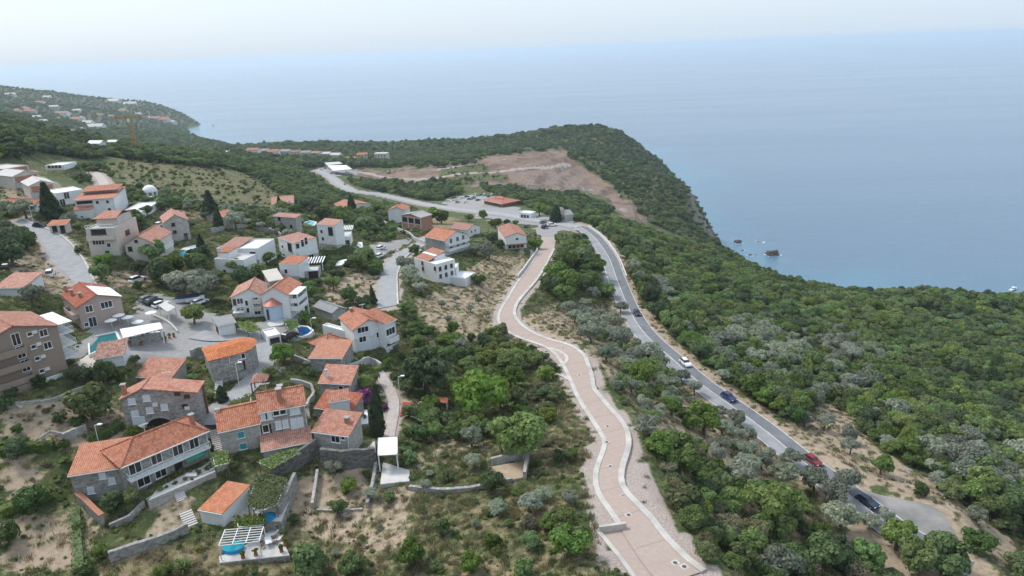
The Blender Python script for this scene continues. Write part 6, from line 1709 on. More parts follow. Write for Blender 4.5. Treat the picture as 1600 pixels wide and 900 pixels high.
# more cars at the car park and the petrol station
for i, (u, v) in enumerate(((712, 318), (719, 311), (726, 309), (760, 309), (766, 306), (705, 311))):
    car((u, v), (u + 7, v - 1.5), ('grey', 'white', 'navy', 'black', 'white', 'red')[i], ('grey car at the highway edge of the car park', 'white car in the middle of the car park', 'navy car in the middle of the car park', 'black car at the restaurant corner', 'white car behind the restaurant corner', 'red car at the entrance of the car park')[i])
for i, (u, v) in enumerate(((500, 266), (506, 264), (516, 272), (528, 273), (540, 270))):
    car((u, v), (u + 5, v - .5), ('white', 'black', 'grey', 'red', 'white')[i], ('white car waiting before the petrol station', 'black car beside the petrol station roofs', 'grey car in front of the petrol canopy', 'red car under the petrol canopy', 'white car leaving the petrol station')[i])
def truck(u, v, yaw, paint, label):
    q = at(u, v); e = bpy.data.objects.new('truck', None); COL.objects.link(e); e.location = q; e.rotation_euler[2] = yaw; tag(e, label, 'truck')
    MB().box(2.0, -1.2, .9, 4.0, 1.2, 3.0).build('cab', PAINT[paint], e); MB().box(3.98, -1.0, 1.9, 4.05, 1.0, 2.8).build('windscreen', BM['glass'], e)
    MB().box(-4.0, -1.25, 1.1, 1.8, 1.25, 1.4).box(-4.0, -1.25, 1.4, 1.8, -1.1, 2.6).box(-4.0, 1.1, 1.4, 1.8, 1.25, 2.6).box(1.65, -1.1, 1.4, 1.8, 1.1, 2.8).build('bed', BM['iron'], e)
    for x in (-3.0, -1.8, 3.0):
        for y in (-1.05, 1.05):
            o = bpy.data.objects.new('wheel', CARM[3]); COL.objects.link(o); o.parent = e; o.location = (x, y, .5); o.scale = (1.5, 1.5, 1.5)
for i, (u, v) in enumerate(((594, 284), (602, 285), (610, 285), (618, 284))): truck(u, v, rng.uniform(-.3, .3), ('navy', 'grey', 'red', 'navy')[i], ('dark truck first in the row behind the hedge of the far highway', 'grey truck in the row behind the far hedge', 'red truck in the row behind the far hedge', 'last dark truck of the row beside the quarry track')[i])
q = at(608, 271); e = bpy.data.objects.new('excavator', None); COL.objects.link(e); e.location = q; e.rotation_euler[2] = .5; tag(e, 'excavator working above the parked trucks', 'excavator')
MB().box(-2.2, -1.6, 0, 2.2, -.9, .9).box(-2.2, .9, 0, 2.2, 1.6, .9).build('tracks', BM['iron'], e); MB().box(-2.4, -1.3, 1.0, 1.4, 1.3, 2.4).build('body', BM['yellow'], e); MB().box(.2, -1.2, 2.4, 1.6, 0, 3.6).build('cab', BM['glass'], e)
MB().bar((1.2, .5, 2.0), (4.2, .5, 4.8), .3).bar((4.2, .5, 4.8), (6.6, .5, 2.4), .22).build('arm', BM['yellow'], e); MB().box(6.0, -.2, 1.2, 7.2, 1.2, 2.3).build('bucket', BM['iron'], e)
# surf round the rocks and the cliff foot
M_foam = plain('sea_foam', (.80, .84, .86), .9, .1, .4)
def foam(u, v, r, n_=22, seed=1):
    q = onplane(u, v, 0); V_, F_ = [], []
    rs = random.Random(seed)
    for k in range(n_):
        a = k * 2 * math.pi / n_; r0 = r * rs.uniform(.55, .8); r1 = r0 + r * rs.uniform(.02, .2)
        V_ += [(q[0] + r0 * math.cos(a), q[1] + r0 * math.sin(a), .12), (q[0] + r1 * math.cos(a), q[1] + r1 * math.sin(a), .12)]
    for k in range(n_):
        if rs.random() < .5: j = (k + 1) % n_; F_.append((2 * k, 2 * k + 1, 2 * j + 1, 2 * j))
    tag(meshobj('foam', V_, F_, M_foam), 'white surf breaking round a rock', kind='stuff')
for i, (u, v, r) in enumerate(((1208, 399, 10), (1153, 380, 7), (1186, 378, 7), (1160, 392, 4), (1172, 399, 4.5))): foam(u, v, r, seed=i)

# sun loungers on the lower patio
for i, (u, v, a) in enumerate(((425, 838, .3), (432, 846, .5))):
    q = onplane(u, v, LZ + .04); e = bpy.data.objects.new('sun_lounger', None); COL.objects.link(e); e.location = q; e.rotation_euler[2] = a; tag(e, ('white sun lounger beside the blue parasol', 'white sun lounger at the outer edge of the lower patio')[i], 'lounger')
    MB().box(-.95, -.32, .28, .4, .32, .36).build('seat', BM['canvas'], e); MB().slab([(.4, -.32, .36), (.4, .32, .36), (1.0, .32, .85), (1.0, -.32, .85)], .06).build('backrest', BM['canvas'], e)
    for x, y in ((-.85, -.28), (-.85, .28), (.35, .28), (.35, -.28)): MB().bar((x, y, 0), (x, y, .28), .03).build('leg', BM['white'], e)

# ------------------------------------------------------------------ vegetation
NR = np.random.default_rng(11)

def leaf_material(name, dark, mid, light, trans=0.45):
    mt, nd, lk, p = nt(name)
    oi = nd.new('ShaderNodeObjectInfo')
    geo = nd.new('ShaderNodeNewGeometry')
    rnd = geo.outputs['Random Per Island']
    c = ramp(nd, lk, rnd, [(0.0, dark), (0.5, mid), (1.0, light)])
    hs = nd.new('ShaderNodeHueSaturation'); lk.new(c, hs.inputs['Color'])
    lk.new(mathn(nd, lk, 'MULTIPLY_ADD', oi.outputs['Random'], 0.05, 0.475), hs.inputs['Hue'])
    r2 = mathn(nd, lk, 'FRACT', mathn(nd, lk, 'MULTIPLY', oi.outputs['Random'], 7.13))
    r3 = mathn(nd, lk, 'FRACT', mathn(nd, lk, 'MULTIPLY', oi.outputs['Random'], 13.7))
    lk.new(mathn(nd, lk, 'MULTIPLY_ADD', r2, 0.7, 0.65), hs.inputs['Value'])
    lk.new(mathn(nd, lk, 'MULTIPLY_ADD', r3, 0.35, 0.75), hs.inputs['Saturation'])
    lk.new(hs.outputs[0], p.inputs['Base Color'])
    p.inputs['Roughness'].default_value = 0.6; p.inputs['Specular IOR Level'].default_value = 0.25
    tr = nd.new('ShaderNodeBsdfTranslucent'); lk.new(hs.outputs[0], tr.inputs[0])
    mx = nd.new('ShaderNodeMixShader'); mx.inputs[0].default_value = trans
    lk.new(p.outputs[0], mx.inputs[1]); lk.new(tr.outputs[0], mx.inputs[2])
    lk.new(mx.outputs[0], nd['Material Output'].inputs['Surface'])
    return mt
LM = {
    'olive': leaf_material('olive_leaves', (0.20, 0.23, 0.15), (0.30, 0.335, 0.235), (0.40, 0.43, 0.325)),
    'green': leaf_material('green_leaves', (0.105, 0.165, 0.038), (0.175, 0.25, 0.062), (0.24, 0.315, 0.095)),
    'dark': leaf_material('dark_leaves', (0.066, 0.112, 0.04), (0.11, 0.168, 0.058), (0.155, 0.215, 0.08)),
    'light': leaf_material('light_leaves', (0.13, 0.19, 0.038), (0.20, 0.265, 0.062), (0.26, 0.33, 0.09)),
    'brown': leaf_material('dry_leaves', (0.15, 0.14, 0.07), (0.225, 0.20, 0.115), (0.30, 0.265, 0.16)),
    'cypress': leaf_material('cypress_leaves', (0.03, 0.06, 0.026), (0.048, 0.088, 0.036), (0.07, 0.115, 0.048)),
    'flower': leaf_material('bougainvillea_bracts', (0.20, 0.03, 0.17), (0.32, 0.05, 0.28), (0.42, 0.12, 0.38)),
    'straw': leaf_material('straw_blades', (0.20, 0.165, 0.085), (0.34, 0.28, 0.16), (0.46, 0.39, 0.25)),
    'grass': leaf_material('grass_blades', (0.10, 0.135, 0.04), (0.16, 0.195, 0.065), (0.24, 0.26, 0.105)),
}
M_bark = plain('bark', (0.13, 0.10, 0.08), 0.95, 0.25, 3.0)

def cards(P, Nn, size, rs):
    """Leaf sprays: one bent quad per point, facing roughly along Nn."""
    n = len(P)
    Nn = Nn + rs.normal(0, 0.42, (n, 3)); Nn /= np.linalg.norm(Nn, axis=1, keepdims=True)
    a = np.cross(Nn, rs.normal(0, 1, (n, 3))); a /= np.linalg.norm(a, axis=1, keepdims=True) + 1e-9
    b = np.cross(Nn, a)
    s = size * rs.uniform(0.6, 1.25, (n, 1))
    l = s * rs.uniform(1.0, 1.6, (n, 1))
    V = np.stack([P - a * s - b * l * .5, P + a * s * .8 - b * l * .6, P + a * s + b * l * .5 + Nn * s * .3, P - a * s * .7 + b * l * .7 + Nn * s * .2], 1).reshape(-1, 3)
    Fi = np.arange(4 * n).reshape(n, 4)
    return V, Fi

ICO = None
def ico():
    global ICO
    if ICO is None:
        bm = bmesh.new(); bmesh.ops.create_icosphere(bm, subdivisions=1, radius=1.0)
        ICO = (np.array([v.co[:] for v in bm.verts]), np.array([[v.index for v in f.verts] for f in bm.faces]))
        bm.free()
    return ICO

def crown_mesh(name, mat, seed, R=1.0, H=1.5, lobes=14, ncards=900, csize=0.085, low=0.25, flat=0.8, lobe_r=(0.26, 0.42), core=0.72):
    """A crown about 2R across and H tall standing on z=0; lobes of leaf sprays round darker hearts."""
    rs = np.random.default_rng(seed)
    C, Rad = [], []
    for k in range(lobes):
        for _ in range(30):
            d = rs.normal(0, 1, 3); d /= np.linalg.norm(d)
            rr = rs.uniform(0.35, 0.72)
            c = np.array([d[0] * R * rr, d[1] * R * rr, H * (low + (1 - low) * 0.5) + d[2] * H * (1 - low) * 0.5 * rr])
            if all(np.linalg.norm(c - q) > 0.24 * R for q in C): break
        C.append(c); Rad.append(rs.uniform(*lobe_r) * R)
    C = np.array(C); Rad = np.array(Rad)
    V, Fs = [], []
    nv = 0
    iv, if_ = ico()
    tris = []
    for c, r in zip(C, Rad):
        j = 1 + rs.uniform(-.18, .18, (len(iv), 1))
        v = c + iv * j * r * core * np.array([1, 1, flat])
        v[:, 2] = np.maximum(v[:, 2], 0.04)
        V.append(v); tris.append(if_ + nv); nv += len(v)
    w = Rad ** 2 / (Rad ** 2).sum()
    which = rs.choice(len(C), ncards, p=w)
    d = rs.normal(0, 1, (ncards, 3)); d[:, 2] = np.where(d[:, 2] < -0.3, -d[:, 2], d[:, 2])
    d /= np.linalg.norm(d, axis=1, keepdims=True)
    P = C[which] + d * (Rad[which] * rs.uniform(0.82, 1.1, ncards))[:, None] * np.array([1, 1, flat])
    D = np.linalg.norm((P[:, None] - C[None]) / np.array([1, 1, flat]), axis=2) / Rad[None]
    D[np.arange(ncards), which] = 9
    keep = (D.min(1) > 0.82) & (P[:, 2] > 0.03)
    P, d = P[keep], d[keep]
    cv, cf = cards(P, d, csize * R, rs)
    V.append(cv); quads = cf + nv
    me = bpy.data.meshes.new(name)
    me.from_pydata(np.vstack(V).tolist(), [], [t.tolist() for t in np.vstack(tris)] + quads.tolist())
    me.materials.append(mat)
    return me

def trunk_mesh(name, seed, H=1.0, r=0.09, limbs=3):
    rs = np.random.default_rng(seed)
    V, Fs = [], []
    def tube(pts, rad):
        b0 = len(V)
        for p, r_ in zip(pts, rad):
            for k in range(6):
                a = k * math.pi / 3
                V.append((p[0] + math.cos(a) * r_, p[1] + math.sin(a) * r_, p[2]))
        for i in range(len(pts) - 1):
            for k in range(6):
                Fs.append((b0 + i * 6 + k, b0 + i * 6 + (k + 1) % 6, b0 + (i + 1) * 6 + (k + 1) % 6, b0 + (i + 1) * 6 + k))
    lean = rs.uniform(-.12, .12, 2)
    top = np.array([lean[0], lean[1], H * 0.55])
    tube([np.array([0, 0, -0.15]), np.array([lean[0] * .3, lean[1] * .3, H * .25]), top], [r * 1.3, r, r * .75])
    for k in range(limbs):
        a = k * 2 * math.pi / limbs + rs.uniform(-.5, .5)
        e = top + np.array([math.cos(a) * H * .4, math.sin(a) * H * .4, H * .45])
        tube([top - [0, 0, .03], (top + e) / 2 + rs.normal(0, .04, 3), e], [r * .6, r * .42, r * .18])
    me = bpy.data.meshes.new(name); me.from_pydata([tuple(v) for v in V], [], Fs); me.materials.append(M_bark)
    return me

CR = {'olive': [], 'green': [], 'dark': [], 'light': [], 'brown': [], 'cypress': [], 'conifer': []}
for k in range(4):
    CR['olive'].append(crown_mesh('olive_crown', LM['olive'], 20 + k, H=1.55, lobes=15, ncards=1500, csize=0.07, low=0.28, lobe_r=(0.24, 0.4)))
for k in range(5):
    CR['green'].append(crown_mesh('leaf_crown', LM['green'], 40 + k, H=1.6, lobes=18 - k, ncards=1900, csize=0.062 + .006 * k, low=0.12, lobe_r=(0.18, 0.44 - .02 * k), flat=.7 + .12 * k))
for k in range(4):
    CR['dark'].append(crown_mesh('dark_crown', LM['dark'], 60 + k, H=1.55, lobes=17, ncards=1800, csize=0.065, low=0.1, lobe_r=(0.18, 0.42), flat=.7 + .12 * k))
for k in range(3):
    CR['light'].append(crown_mesh('light_crown', LM['light'], 70 + k, H=1.6, lobes=17, ncards=1600, csize=0.065, low=0.1, lobe_r=(0.24, 0.4)))
for k in range(2):
    CR['brown'].append(crown_mesh('dry_crown', LM['brown'], 80 + k, H=1.3, lobes=13, ncards=1000, csize=0.06, low=0.1, core=0.6))
def column_crown(name, mat, seed, taper):
    rs = np.random.default_rng(seed)
    n = 1600
    z = rs.uniform(0.02, 1, n) ** 0.9
    prof = (lambda t: np.minimum(1, t * 9) * np.maximum(0, (1 - t ** 2.2)) ** 0.75) if not taper else (lambda t: np.minimum(1, t * 6) * (1.04 - t))
    a = rs.uniform(0, 2 * math.pi, n)
    r = prof(z) * (1 + 0.13 * np.sin(a * 5 + z * 23)) * rs.uniform(.85, 1.05, n)
    P = np.stack([np.cos(a) * r, np.sin(a) * r, z * 5.0], -1)
    d = np.stack([np.cos(a), np.sin(a), np.full(n, 0.5)], -1)
    cv, cf = cards(P, d, 0.16, rs)
    V, Fs = [], []
    zz = np.linspace(0.02, 0.99, 12)
    for t in zz:
        for k in range(10):
            b = k * math.pi / 5
            V.append((math.cos(b) * prof(np.array(t)) * .82, math.sin(b) * prof(np.array(t)) * .82, t * 5))
    for i in range(11):
        for k in range(10):
            Fs.append([i * 10 + k, i * 10 + (k + 1) % 10, i * 10 + 10 + (k + 1) % 10, i * 10 + 10 + k])
    me = bpy.data.meshes.new(name); me.from_pydata(V + cv.tolist(), [], Fs + (cf + len(V)).tolist()); me.materials.append(mat)
    return me
CR['cypress'] = [column_crown('cypress_crown', LM['cypress'], 91, False)]
CR['conifer'] = [column_crown('conifer_crown', LM['cypress'], 92, True)]
TRK = [trunk_mesh('trunk', 100 + k) for k in range(4)]

def tree(name, kind, p, diam, label, cat, group=None, sx=1.0, hgt=None, trunk=True, variant=None):
    e = bpy.data.objects.new(name, None); COL.objects.link(e)
    e.location = (p[0], p[1], p[2] - 0.05); e.empty_display_size = 0.5
    ms = CR[kind]
    k = rng.randrange(len(ms)) if variant is None else variant
    R = diam / 2
    c = bpy.data.objects.new('crown', ms[k]); COL.objects.link(c); c.parent = e
    c.rotation_euler = (rng.uniform(-.08, .08), rng.uniform(-.08, .08), rng.uniform(0, 6.28))
    hz = (hgt / (1.55 if kind not in ('cypress', 'conifer') else 5.0)) if hgt else R * rng.uniform(0.88, 1.12)
    c.scale = (R * sx, R * rng.uniform(.92, 1.08), hz)
    if trunk:
        t = bpy.data.objects.new('trunk', rng.choice(TRK)); COL.objects.link(t); t.parent = e
        h = (hz * 1.0) if kind not in ('cypress', 'conifer') else hz * 1.2
        t.scale = (R * .95, R * .95, h * 1.0)
        t.rotation_euler[2] = rng.uniform(0, 6.28)
    return tag(e, label, cat, group)

def tuft_mesh(name, mat, seed):
    rs = np.random.default_rng(seed); V, Fs = [], []
    for k in range(70):
        c = rs.normal(0, .38, 2); a = rs.uniform(0, 6.28); L = rs.uniform(.25, .75); lean = rs.uniform(.1, .5); w = rs.uniform(.03, .07)
        d = np.array([math.cos(a), math.sin(a)]); n_ = np.array([-d[1], d[0]]) * w
        b = len(V)
        V += [(c[0] - n_[0], c[1] - n_[1], 0), (c[0] + n_[0], c[1] + n_[1], 0), (c[0] + d[0] * lean * L, c[1] + d[1] * lean * L, L)]
        Fs.append((b, b + 1, b + 2))
    me = bpy.data.meshes.new(name); me.from_pydata(V, [], Fs); me.materials.append(mat)
    return me
CR['straw'] = [tuft_mesh('straw_tuft', LM['straw'], 5 + k) for k in range(2)]
CR['grass'] = [tuft_mesh('grass_tuft', LM['grass'], 8 + k) for k in range(2)]
for k_, (kd, i_, u, v) in enumerate((('straw', 0, 700, 830), ('straw', 1, 620, 800), ('grass', 0, 660, 700), ('grass', 1, 860, 650))):
    q = at(u, v); o = bpy.data.objects.new('grass', CR[kd][i_]); COL.objects.link(o); o.location = q; tag(o, 'tuft of wild grass on the dry slope', kind='stuff')

# ------------------------------------------------------------------ vines, hedges, flowers
def leaf_mass(name, P3, Nn, size, mat, parent, seed=3):
    v, f = cards(P3, Nn, size, np.random.default_rng(seed))
    me = bpy.data.meshes.new(name); me.from_pydata(v.tolist(), [], f.tolist()); me.materials.append(mat)
    o = bpy.data.objects.new(name, me); COL.objects.link(o); o.parent = parent
    return o
def vine(label, pxs, h, z=None, mat='green', cat='vine', posts=True):
    g = z if z is not None else np.mean([at(u, v + 12)[2] for u, v in pxs])
    P = [onplane(u, v, g + h) for u, v in pxs]; o = P[0]
    e = bpy.data.objects.new('vine_pergola', None); COL.objects.link(e); e.location = (o[0], o[1], g); tag(e, label, cat)
    Q = np.array([(p[0] - o[0], p[1] - o[1]) for p in P])
    lo, hi = Q.min(0) - .4, Q.max(0) + .4
    n_ = int(min(9000, (hi - lo).prod() * 60)); xy = NR.uniform(lo, hi, (n_, 2))
    k = inpoly(xy[:, 0] + NR.normal(0, .25, n_), xy[:, 1] + NR.normal(0, .25, n_), [tuple(q) for q in Q])
    xy = xy[k]
    zz = h + vnoise(xy[:, 0] + 50, xy[:, 1], 1.2, 41) * .22 + NR.uniform(-.15, .15, len(xy))
    leaf_mass('foliage', np.c_[xy, zz], np.tile([0, 0, 1.0], (len(xy), 1)), .17, LM[mat], e)
    if posts:
        for q in Q: MB().bar((q[0] * .97, q[1] * .97, -.6), (q[0] * .97, q[1] * .97, h - .05), .06).build('post', BM['wood'], e)
        for i in range(len(Q)): MB().bar((*Q[i], h - .1), (*Q[(i + 1) % len(Q)], h - .1), .05).build('beam', BM['white'], e)
vine('thick green vine over the raised terrace', [(387, 784), (403, 742), (426, 741), (448, 750), (433, 787), (412, 796), (396, 794)], 2.4, VZ)
vine('thin vine at the edge of the metal pergola', [(369, 806), (412, 806), (411, 819), (372, 823)], 2.4, LZ + .3, 'light')
vine('vine arbour in front of the orange veranda', [(404, 722), (424, 731), (470, 705), (467, 695)], 2.3)
vine('vine-covered bower beside the stone lane', [(357, 630), (361, 634), (392, 627), (391, 615)], 2.2)
vine('vine trellis in front of the villa with the blue bay', [(368, 504), (388, 519), (408, 515), (391, 503)], 2.2)
vine('vine trellis above the heart-shaped pool', [(444, 501), (453, 518), (464, 511), (464, 501)], 2.2)
vine('vine over the steps under the turquoise shutters', [(331, 707), (336, 728), (356, 723), (352, 705)], 2.2)
vine('green bean net over the garden beds by the red court', [(641, 649), (667, 659), (677, 631), (656, 627)], 1.4)

def hedge(label, pxs, w, h, mat='dark'):
    P = np.array([at(*p) for p in pxs])
    if len(P) == 2: P = np.vstack([P[0], P.mean(0), P[1]])
    n_ = max(4, int(np.linalg.norm(np.diff(P[:, :2], axis=0), axis=1).sum() / .8)); P = resample(P, n_); P[:, 2] = zf(P[:, 0], P[:, 1])
    o = P[0].copy(); P = P - o
    e = bpy.data.objects.new('hedge', None); COL.objects.link(e); e.location = o; tag(e, label, 'hedge')
    b = ribbon('heart', P, w * .6, h * .7, LM[mat], e)
    hv = lambda i: 1 + .35 * float(vnoise(np.array([P[i][0] + o[0]]), np.array([P[i][1] + o[1]]), 2.2, 6)[0])
    pts_, nn = [], []
    T = np.gradient(P[:, :2], axis=0); T /= np.linalg.norm(T, axis=1, keepdims=True) + 1e-9
    for k in range(int(n_ * .8 * 38)):
        i = int(NR.integers(n_)); s = NR.uniform(-1, 1); t = NR.uniform(0, 1); nr = np.array([T[i][1], -T[i][0]])
        if NR.uniform() < .5: p = (P[i][:2] + nr * s * w / 2 + T[i] * NR.uniform(-.4, .4), h * hv(i) * (1 - .3 * s * s) + NR.normal(0, .12)); q = (0, 0, 1)
        else: sg = 1 if s > 0 else -1; p = (P[i][:2] + nr * sg * w / 2 * NR.uniform(.75, 1.15) * hv(i) + T[i] * NR.uniform(-.4, .4), h * t * hv(i) * .9); q = (nr[0] * sg, nr[1] * sg, .3)
        pts_.append((p[0][0], p[0][1], P[i][2] + p[1])); nn.append(q)
    leaf_mass('foliage', np.array(pts_), np.array(nn, float), .15, LM[mat], e)
hedge('tall dark hedge in front of the tall narrow villa', [(503, 397), (530, 396), (560, 393)], 2.2, 2.6)
hedge('long clipped hedge beside the lower white terrace', [(492, 418), (520, 411), (545, 406)], 2.2, 2.2)
hedge('hedge along the base of the apartment block', [(100, 592), (135, 588), (178, 584)], 2.2, 2.0)
hedge('hedge across the lowest garden', [(0, 712), (30, 706), (85, 700)], 2.6, 1.8, 'green')
hedge('overgrown hedge between the two dry fields', [(120, 800), (122, 840), (126, 895)], 1.8, 1.3, 'green')
hedge('hedge bank behind the patio of the big stone house', [(140, 690), (165, 683), (190, 668)], 2.6, 1.8)
hedge('ivy-covered bank at the edge of the dry field', [(0, 805), (25, 795), (80, 775)], 2.5, 1.5, 'green')
hedge('dark hedge behind the bright turquoise pool', [(293, 408), (310, 403), (325, 396)], 2.0, 2.0)
hedge('bushy hedge under the garage house', [(560, 574), (590, 580), (604, 575)], 2.0, 1.3, 'green')
CR['flower'] = [crown_mesh('bougainvillea', LM['flower'], 95, H=1.3, lobes=12, ncards=1400, csize=.07, low=.05, core=.7)]
q = at(564, 632); tree('bougainvillea', 'flower', q, 5.0, 'purple bougainvillea spilling beside the cypress', 'flowering shrub', trunk=False, sx=1.3)
q = at(602, 640); tree('bougainvillea', 'flower', q, 1.8, 'small pink flowering shrub by the footpath', 'flowering shrub', trunk=False)
# low palm-like yuccas at the lower edge
def yucca(u, v, r, label):
    q = at(u, v); e = bpy.data.objects.new('yucca', None); COL.objects.link(e); e.location = q; tag(e, label, 'plant')
    m_ = MB()
    for k in range(70):
        a = NR.uniform(0, 6.28); el_ = NR.uniform(.15, 1.4); L_ = r * NR.uniform(.7, 1.1)
        d = np.array([math.cos(a) * math.cos(el_), math.sin(a) * math.cos(el_), math.sin(el_)]); s = np.array([-math.sin(a), math.cos(a), 0]) * .09
        b = np.array([0, 0, .3]); m1 = b + d * L_ * .5 + [0, 0, .15]; t = b + d * L_
        m_.poly([b - s, b + s, m1 + s * 1.3, m1 - s * 1.3]); m_.poly([m1 - s * 1.3, m1 + s * 1.3, t])
    m_.build('leaves', LM['green'], e); MB().bar((0, 0, -.4), (0, 0, .4), .16).build('stem', M_bark, e)
for u, v, r, lab in ((265, 898, 2.2, 'spiky yucca clump below the dry-stone wall'), (288, 893, 2.0, 'second spiky yucca below the dry-stone wall'), (246, 905, 1.8, 'outermost spiky yucca below the dry-stone wall')): yucca(u, v, r, lab)

def potted(u, v, z, label, group):
    q = onplane(u, v, z) if z is not None else at(u, v)
    e = bpy.data.objects.new('potted_plant', None); COL.objects.link(e); e.location = q; tag(e, label, 'potted plant', group)
    MB().prism([(.28 * math.cos(k * math.pi / 4), .28 * math.sin(k * math.pi / 4)) for k in range(8)], 0, .5).build('pot', BM['tilered'], e)
    c = bpy.data.objects.new('plant', rng.choice(CR['green'] + CR['light'])); COL.objects.link(c); c.parent = e; c.location = (0, 0, .4); s = rng.uniform(.35, .6); c.scale = (s, s, s * 1.1); c.rotation_euler[2] = rng.uniform(0, 6)
for u, v in ((252, 772), (262, 768), (275, 762), (291, 755), (312, 745), (325, 739), (331, 733)): potted(u, v, None, 'potted plant along the parapet of the long stone house', 'pots on the long patio')
for u, v in ((440, 862), (446, 852), (442, 840), (436, 828), (400, 868), (380, 872)): potted(u, v, LZ + .04, 'potted plant at the rim of the lower patio', 'pots on the lower patio')
for u, v in ((265, 529), (258, 535), (272, 527), (204, 541), (222, 540)): potted(u, v, None, 'potted plant in front of the pool restaurant wall', 'pots by the pool restaurant')
for u, v in ((556, 660), (571, 656), (566, 644)): potted(u, v, None, 'potted plant on the white terrace under the cypress', 'pots under the cypress')

# trees one can pick out: photo x, photo y of the crown's middle, crown width in photo pixels
EXPL = {
'olive': '''888 481 32|914 475 26|898 494 28|920 491 26|917 504 38|924 523 40|928 462 28|962 501 36|970 480 26|953 517 22|972 530 38|948 552 38|962 601 30|1065 588 28|1085 607 30|1014 552 48|1030 565 40|988 556 30|1015 666 46|1129 669 36|1148 654 34|1150 677 30|1123 643 26|1121 711 34|1163 705 28|1199 709 24|1159 737 48|1227 741 50|1238 719 36|1272 753 42|1299 771 44|1321 756 44|1312 809 50|1359 815 30|1385 808 26|1216 885 66
1257 655 32|1287 662 30|1328 681 30|1328 700 28|1362 651 26|1396 643 38|1381 673 28|1385 692 24|1415 703 24|1449 707 48|1464 752 30|1525 805 30|1268 624 40|1309 613 30|1325 601 30|1359 601 40|1498 722 48|1510 745 44|1487 696 40|1521 703 36|1540 749 38|1563 752 30|1570 733 30|1589 711 40|989 417 26|999 433 24|1024 443 42|1037 456 34|1050 475 30|1063 514 40|1149 507 34|1128 536 46|1147 527 40|1186 530 40|1131 562 44|1166 585 44|1199 581 38|1179 559 36|1211 549 40|1244 549 40|1292 536 40|1315 536 30|1331 556 30|1324 601 36|1128 585 24|1276 610 34|1353 543 26|1375 560 24
737 683 40|741 722 30|776 793 34|826 783 44|851 772 30|890 779 30|524 728 34|288 443 55|323 451 55|311 440 36|326 438 40|42 330 34|12 330 22|110 347 24|370 349 34|639 429 34|650 440 34|634 415 36|657 451 28|744 391 24|764 394 34|690 476 15|711 468 14|735 482 15|748 470 13|760 490 15|700 500 15|722 540 26|51 464 38''',
'green': '''869 427 46|891 443 48|908 404 48|927 420 44|949 452 34|901 388 36|885 410 40|920 436 40|859 443 36|1000 586 50|1034 583 44|1049 635 40|1099 658 58|1061 711 76|1031 696 48|1121 756 44|1072 783 70|1144 783 50|1204 790 86|1280 862 66|1159 873 52|1099 862 38|1400 840 54|1351 870 50|1476 877 76|1434 877 58|1525 847 44|1215 822 50|1240 870 40
812 683 96|705 669 26|641 715 28|890 843 62|830 843 40|691 822 34|641 868 50|737 879 38|819 889 36|544 756 28|488 878 62|548 880 44|572 598 40|147 630 70|211 775 30|177 783 34|125 821 20|304 493 36|445 553 38|423 582 24|484 581 20|476 496 22|489 504 18|487 453 28|471 469 28|521 443 28|559 411 34|571 401 40|589 419 28|631 483 26|577 592 34|620 589 24|607 568 18|293 313 20|230 330 20|164 408 32|159 428 28|245 396 38|269 416 48|306 413 36|407 422 28|368 415 28|417 403 26|463 331 28|573 352 36|587 328 28|531 333 22|675 337 34|690 340 26|732 340 18|755 335 19|774 348 22|806 348 12|836 381 24|843 327 28|874 371 20|880 459 38|800 560 56|760 592 48|805 590 40|640 640 30|576 742 16|528 792 34|760 560 40''',
'dark': '''666 585 86|656 676 34|769 754 46|876 711 26|219 419 28|256 424 56|94 654 22|125 662 24|165 584 36|128 586 28|64 597 22|187 587 22|548 459 34|569 472 24|383 435 38|487 324 42|505 333 34|769 371 24|782 381 20|749 437 26|210 345 38|257 318 32|17 379 42|44 379 34|20 398 46|8 360 28|37 367 30|648 391 20|314 401 36|511 477 18|690 560 50|640 600 40|868 336 16|557 349 28|792 348 14|11 632 24|26 705 34|53 783 44|15 836 36|125 391 16''',
'light': '''748 618 92|159 862 28|211 677 22|28 670 18|403 342 32|42 600 14|1261 794 20|886 815 44|545 760 26''',
'brown': '''1170 824 56|1136 832 44|620 540 20|74 640 14|845 600 22|850 690 20''',
}
CONES = [('cypress', 590, 684, 22, 78, 'tall dark cypress beside the stone-paved footpath', 'cypress_tree'), ('conifer', 85, 345, 30, 50, 'dense dark conifer in front of the terraced villa', 'conifer_tree'),
         ('conifer', 331, 338, 26, 36, 'dark conifer standing above the olive yard', 'conifer_tree'), ('cypress', 342, 358, 13, 30, 'slim cypress beside the olive yard wall', 'cypress_tree'),
         ('conifer', 315, 392, 16, 24, 'small dark conifer beside the bright turquoise pool', 'conifer_tree'), ('cypress', 438, 327, 8, 20, 'narrow cypress in front of the small white gabled house', 'cypress_tree'),
         ('cypress', 552, 338, 14, 32, 'dark cypress beside the red-roofed house under the highway', 'cypress_tree'), ('cypress', 868, 347, 18, 26, 'broad dark cypress next to the chapel at the junction', 'cypress_tree'),
         ('conifer', 585, 476, 13, 30, 'slim conifer at the edge of the bare plot by the village road', 'conifer_tree'), ('cypress', 349, 628, 15, 24, 'clipped egg-shaped cypress beside the stone-paved lane', 'cypress_tree'),
         ('cypress', 508, 401, 8, 9, 'small clipped cypress in front of the tall white villa', 'cypress_tree')]

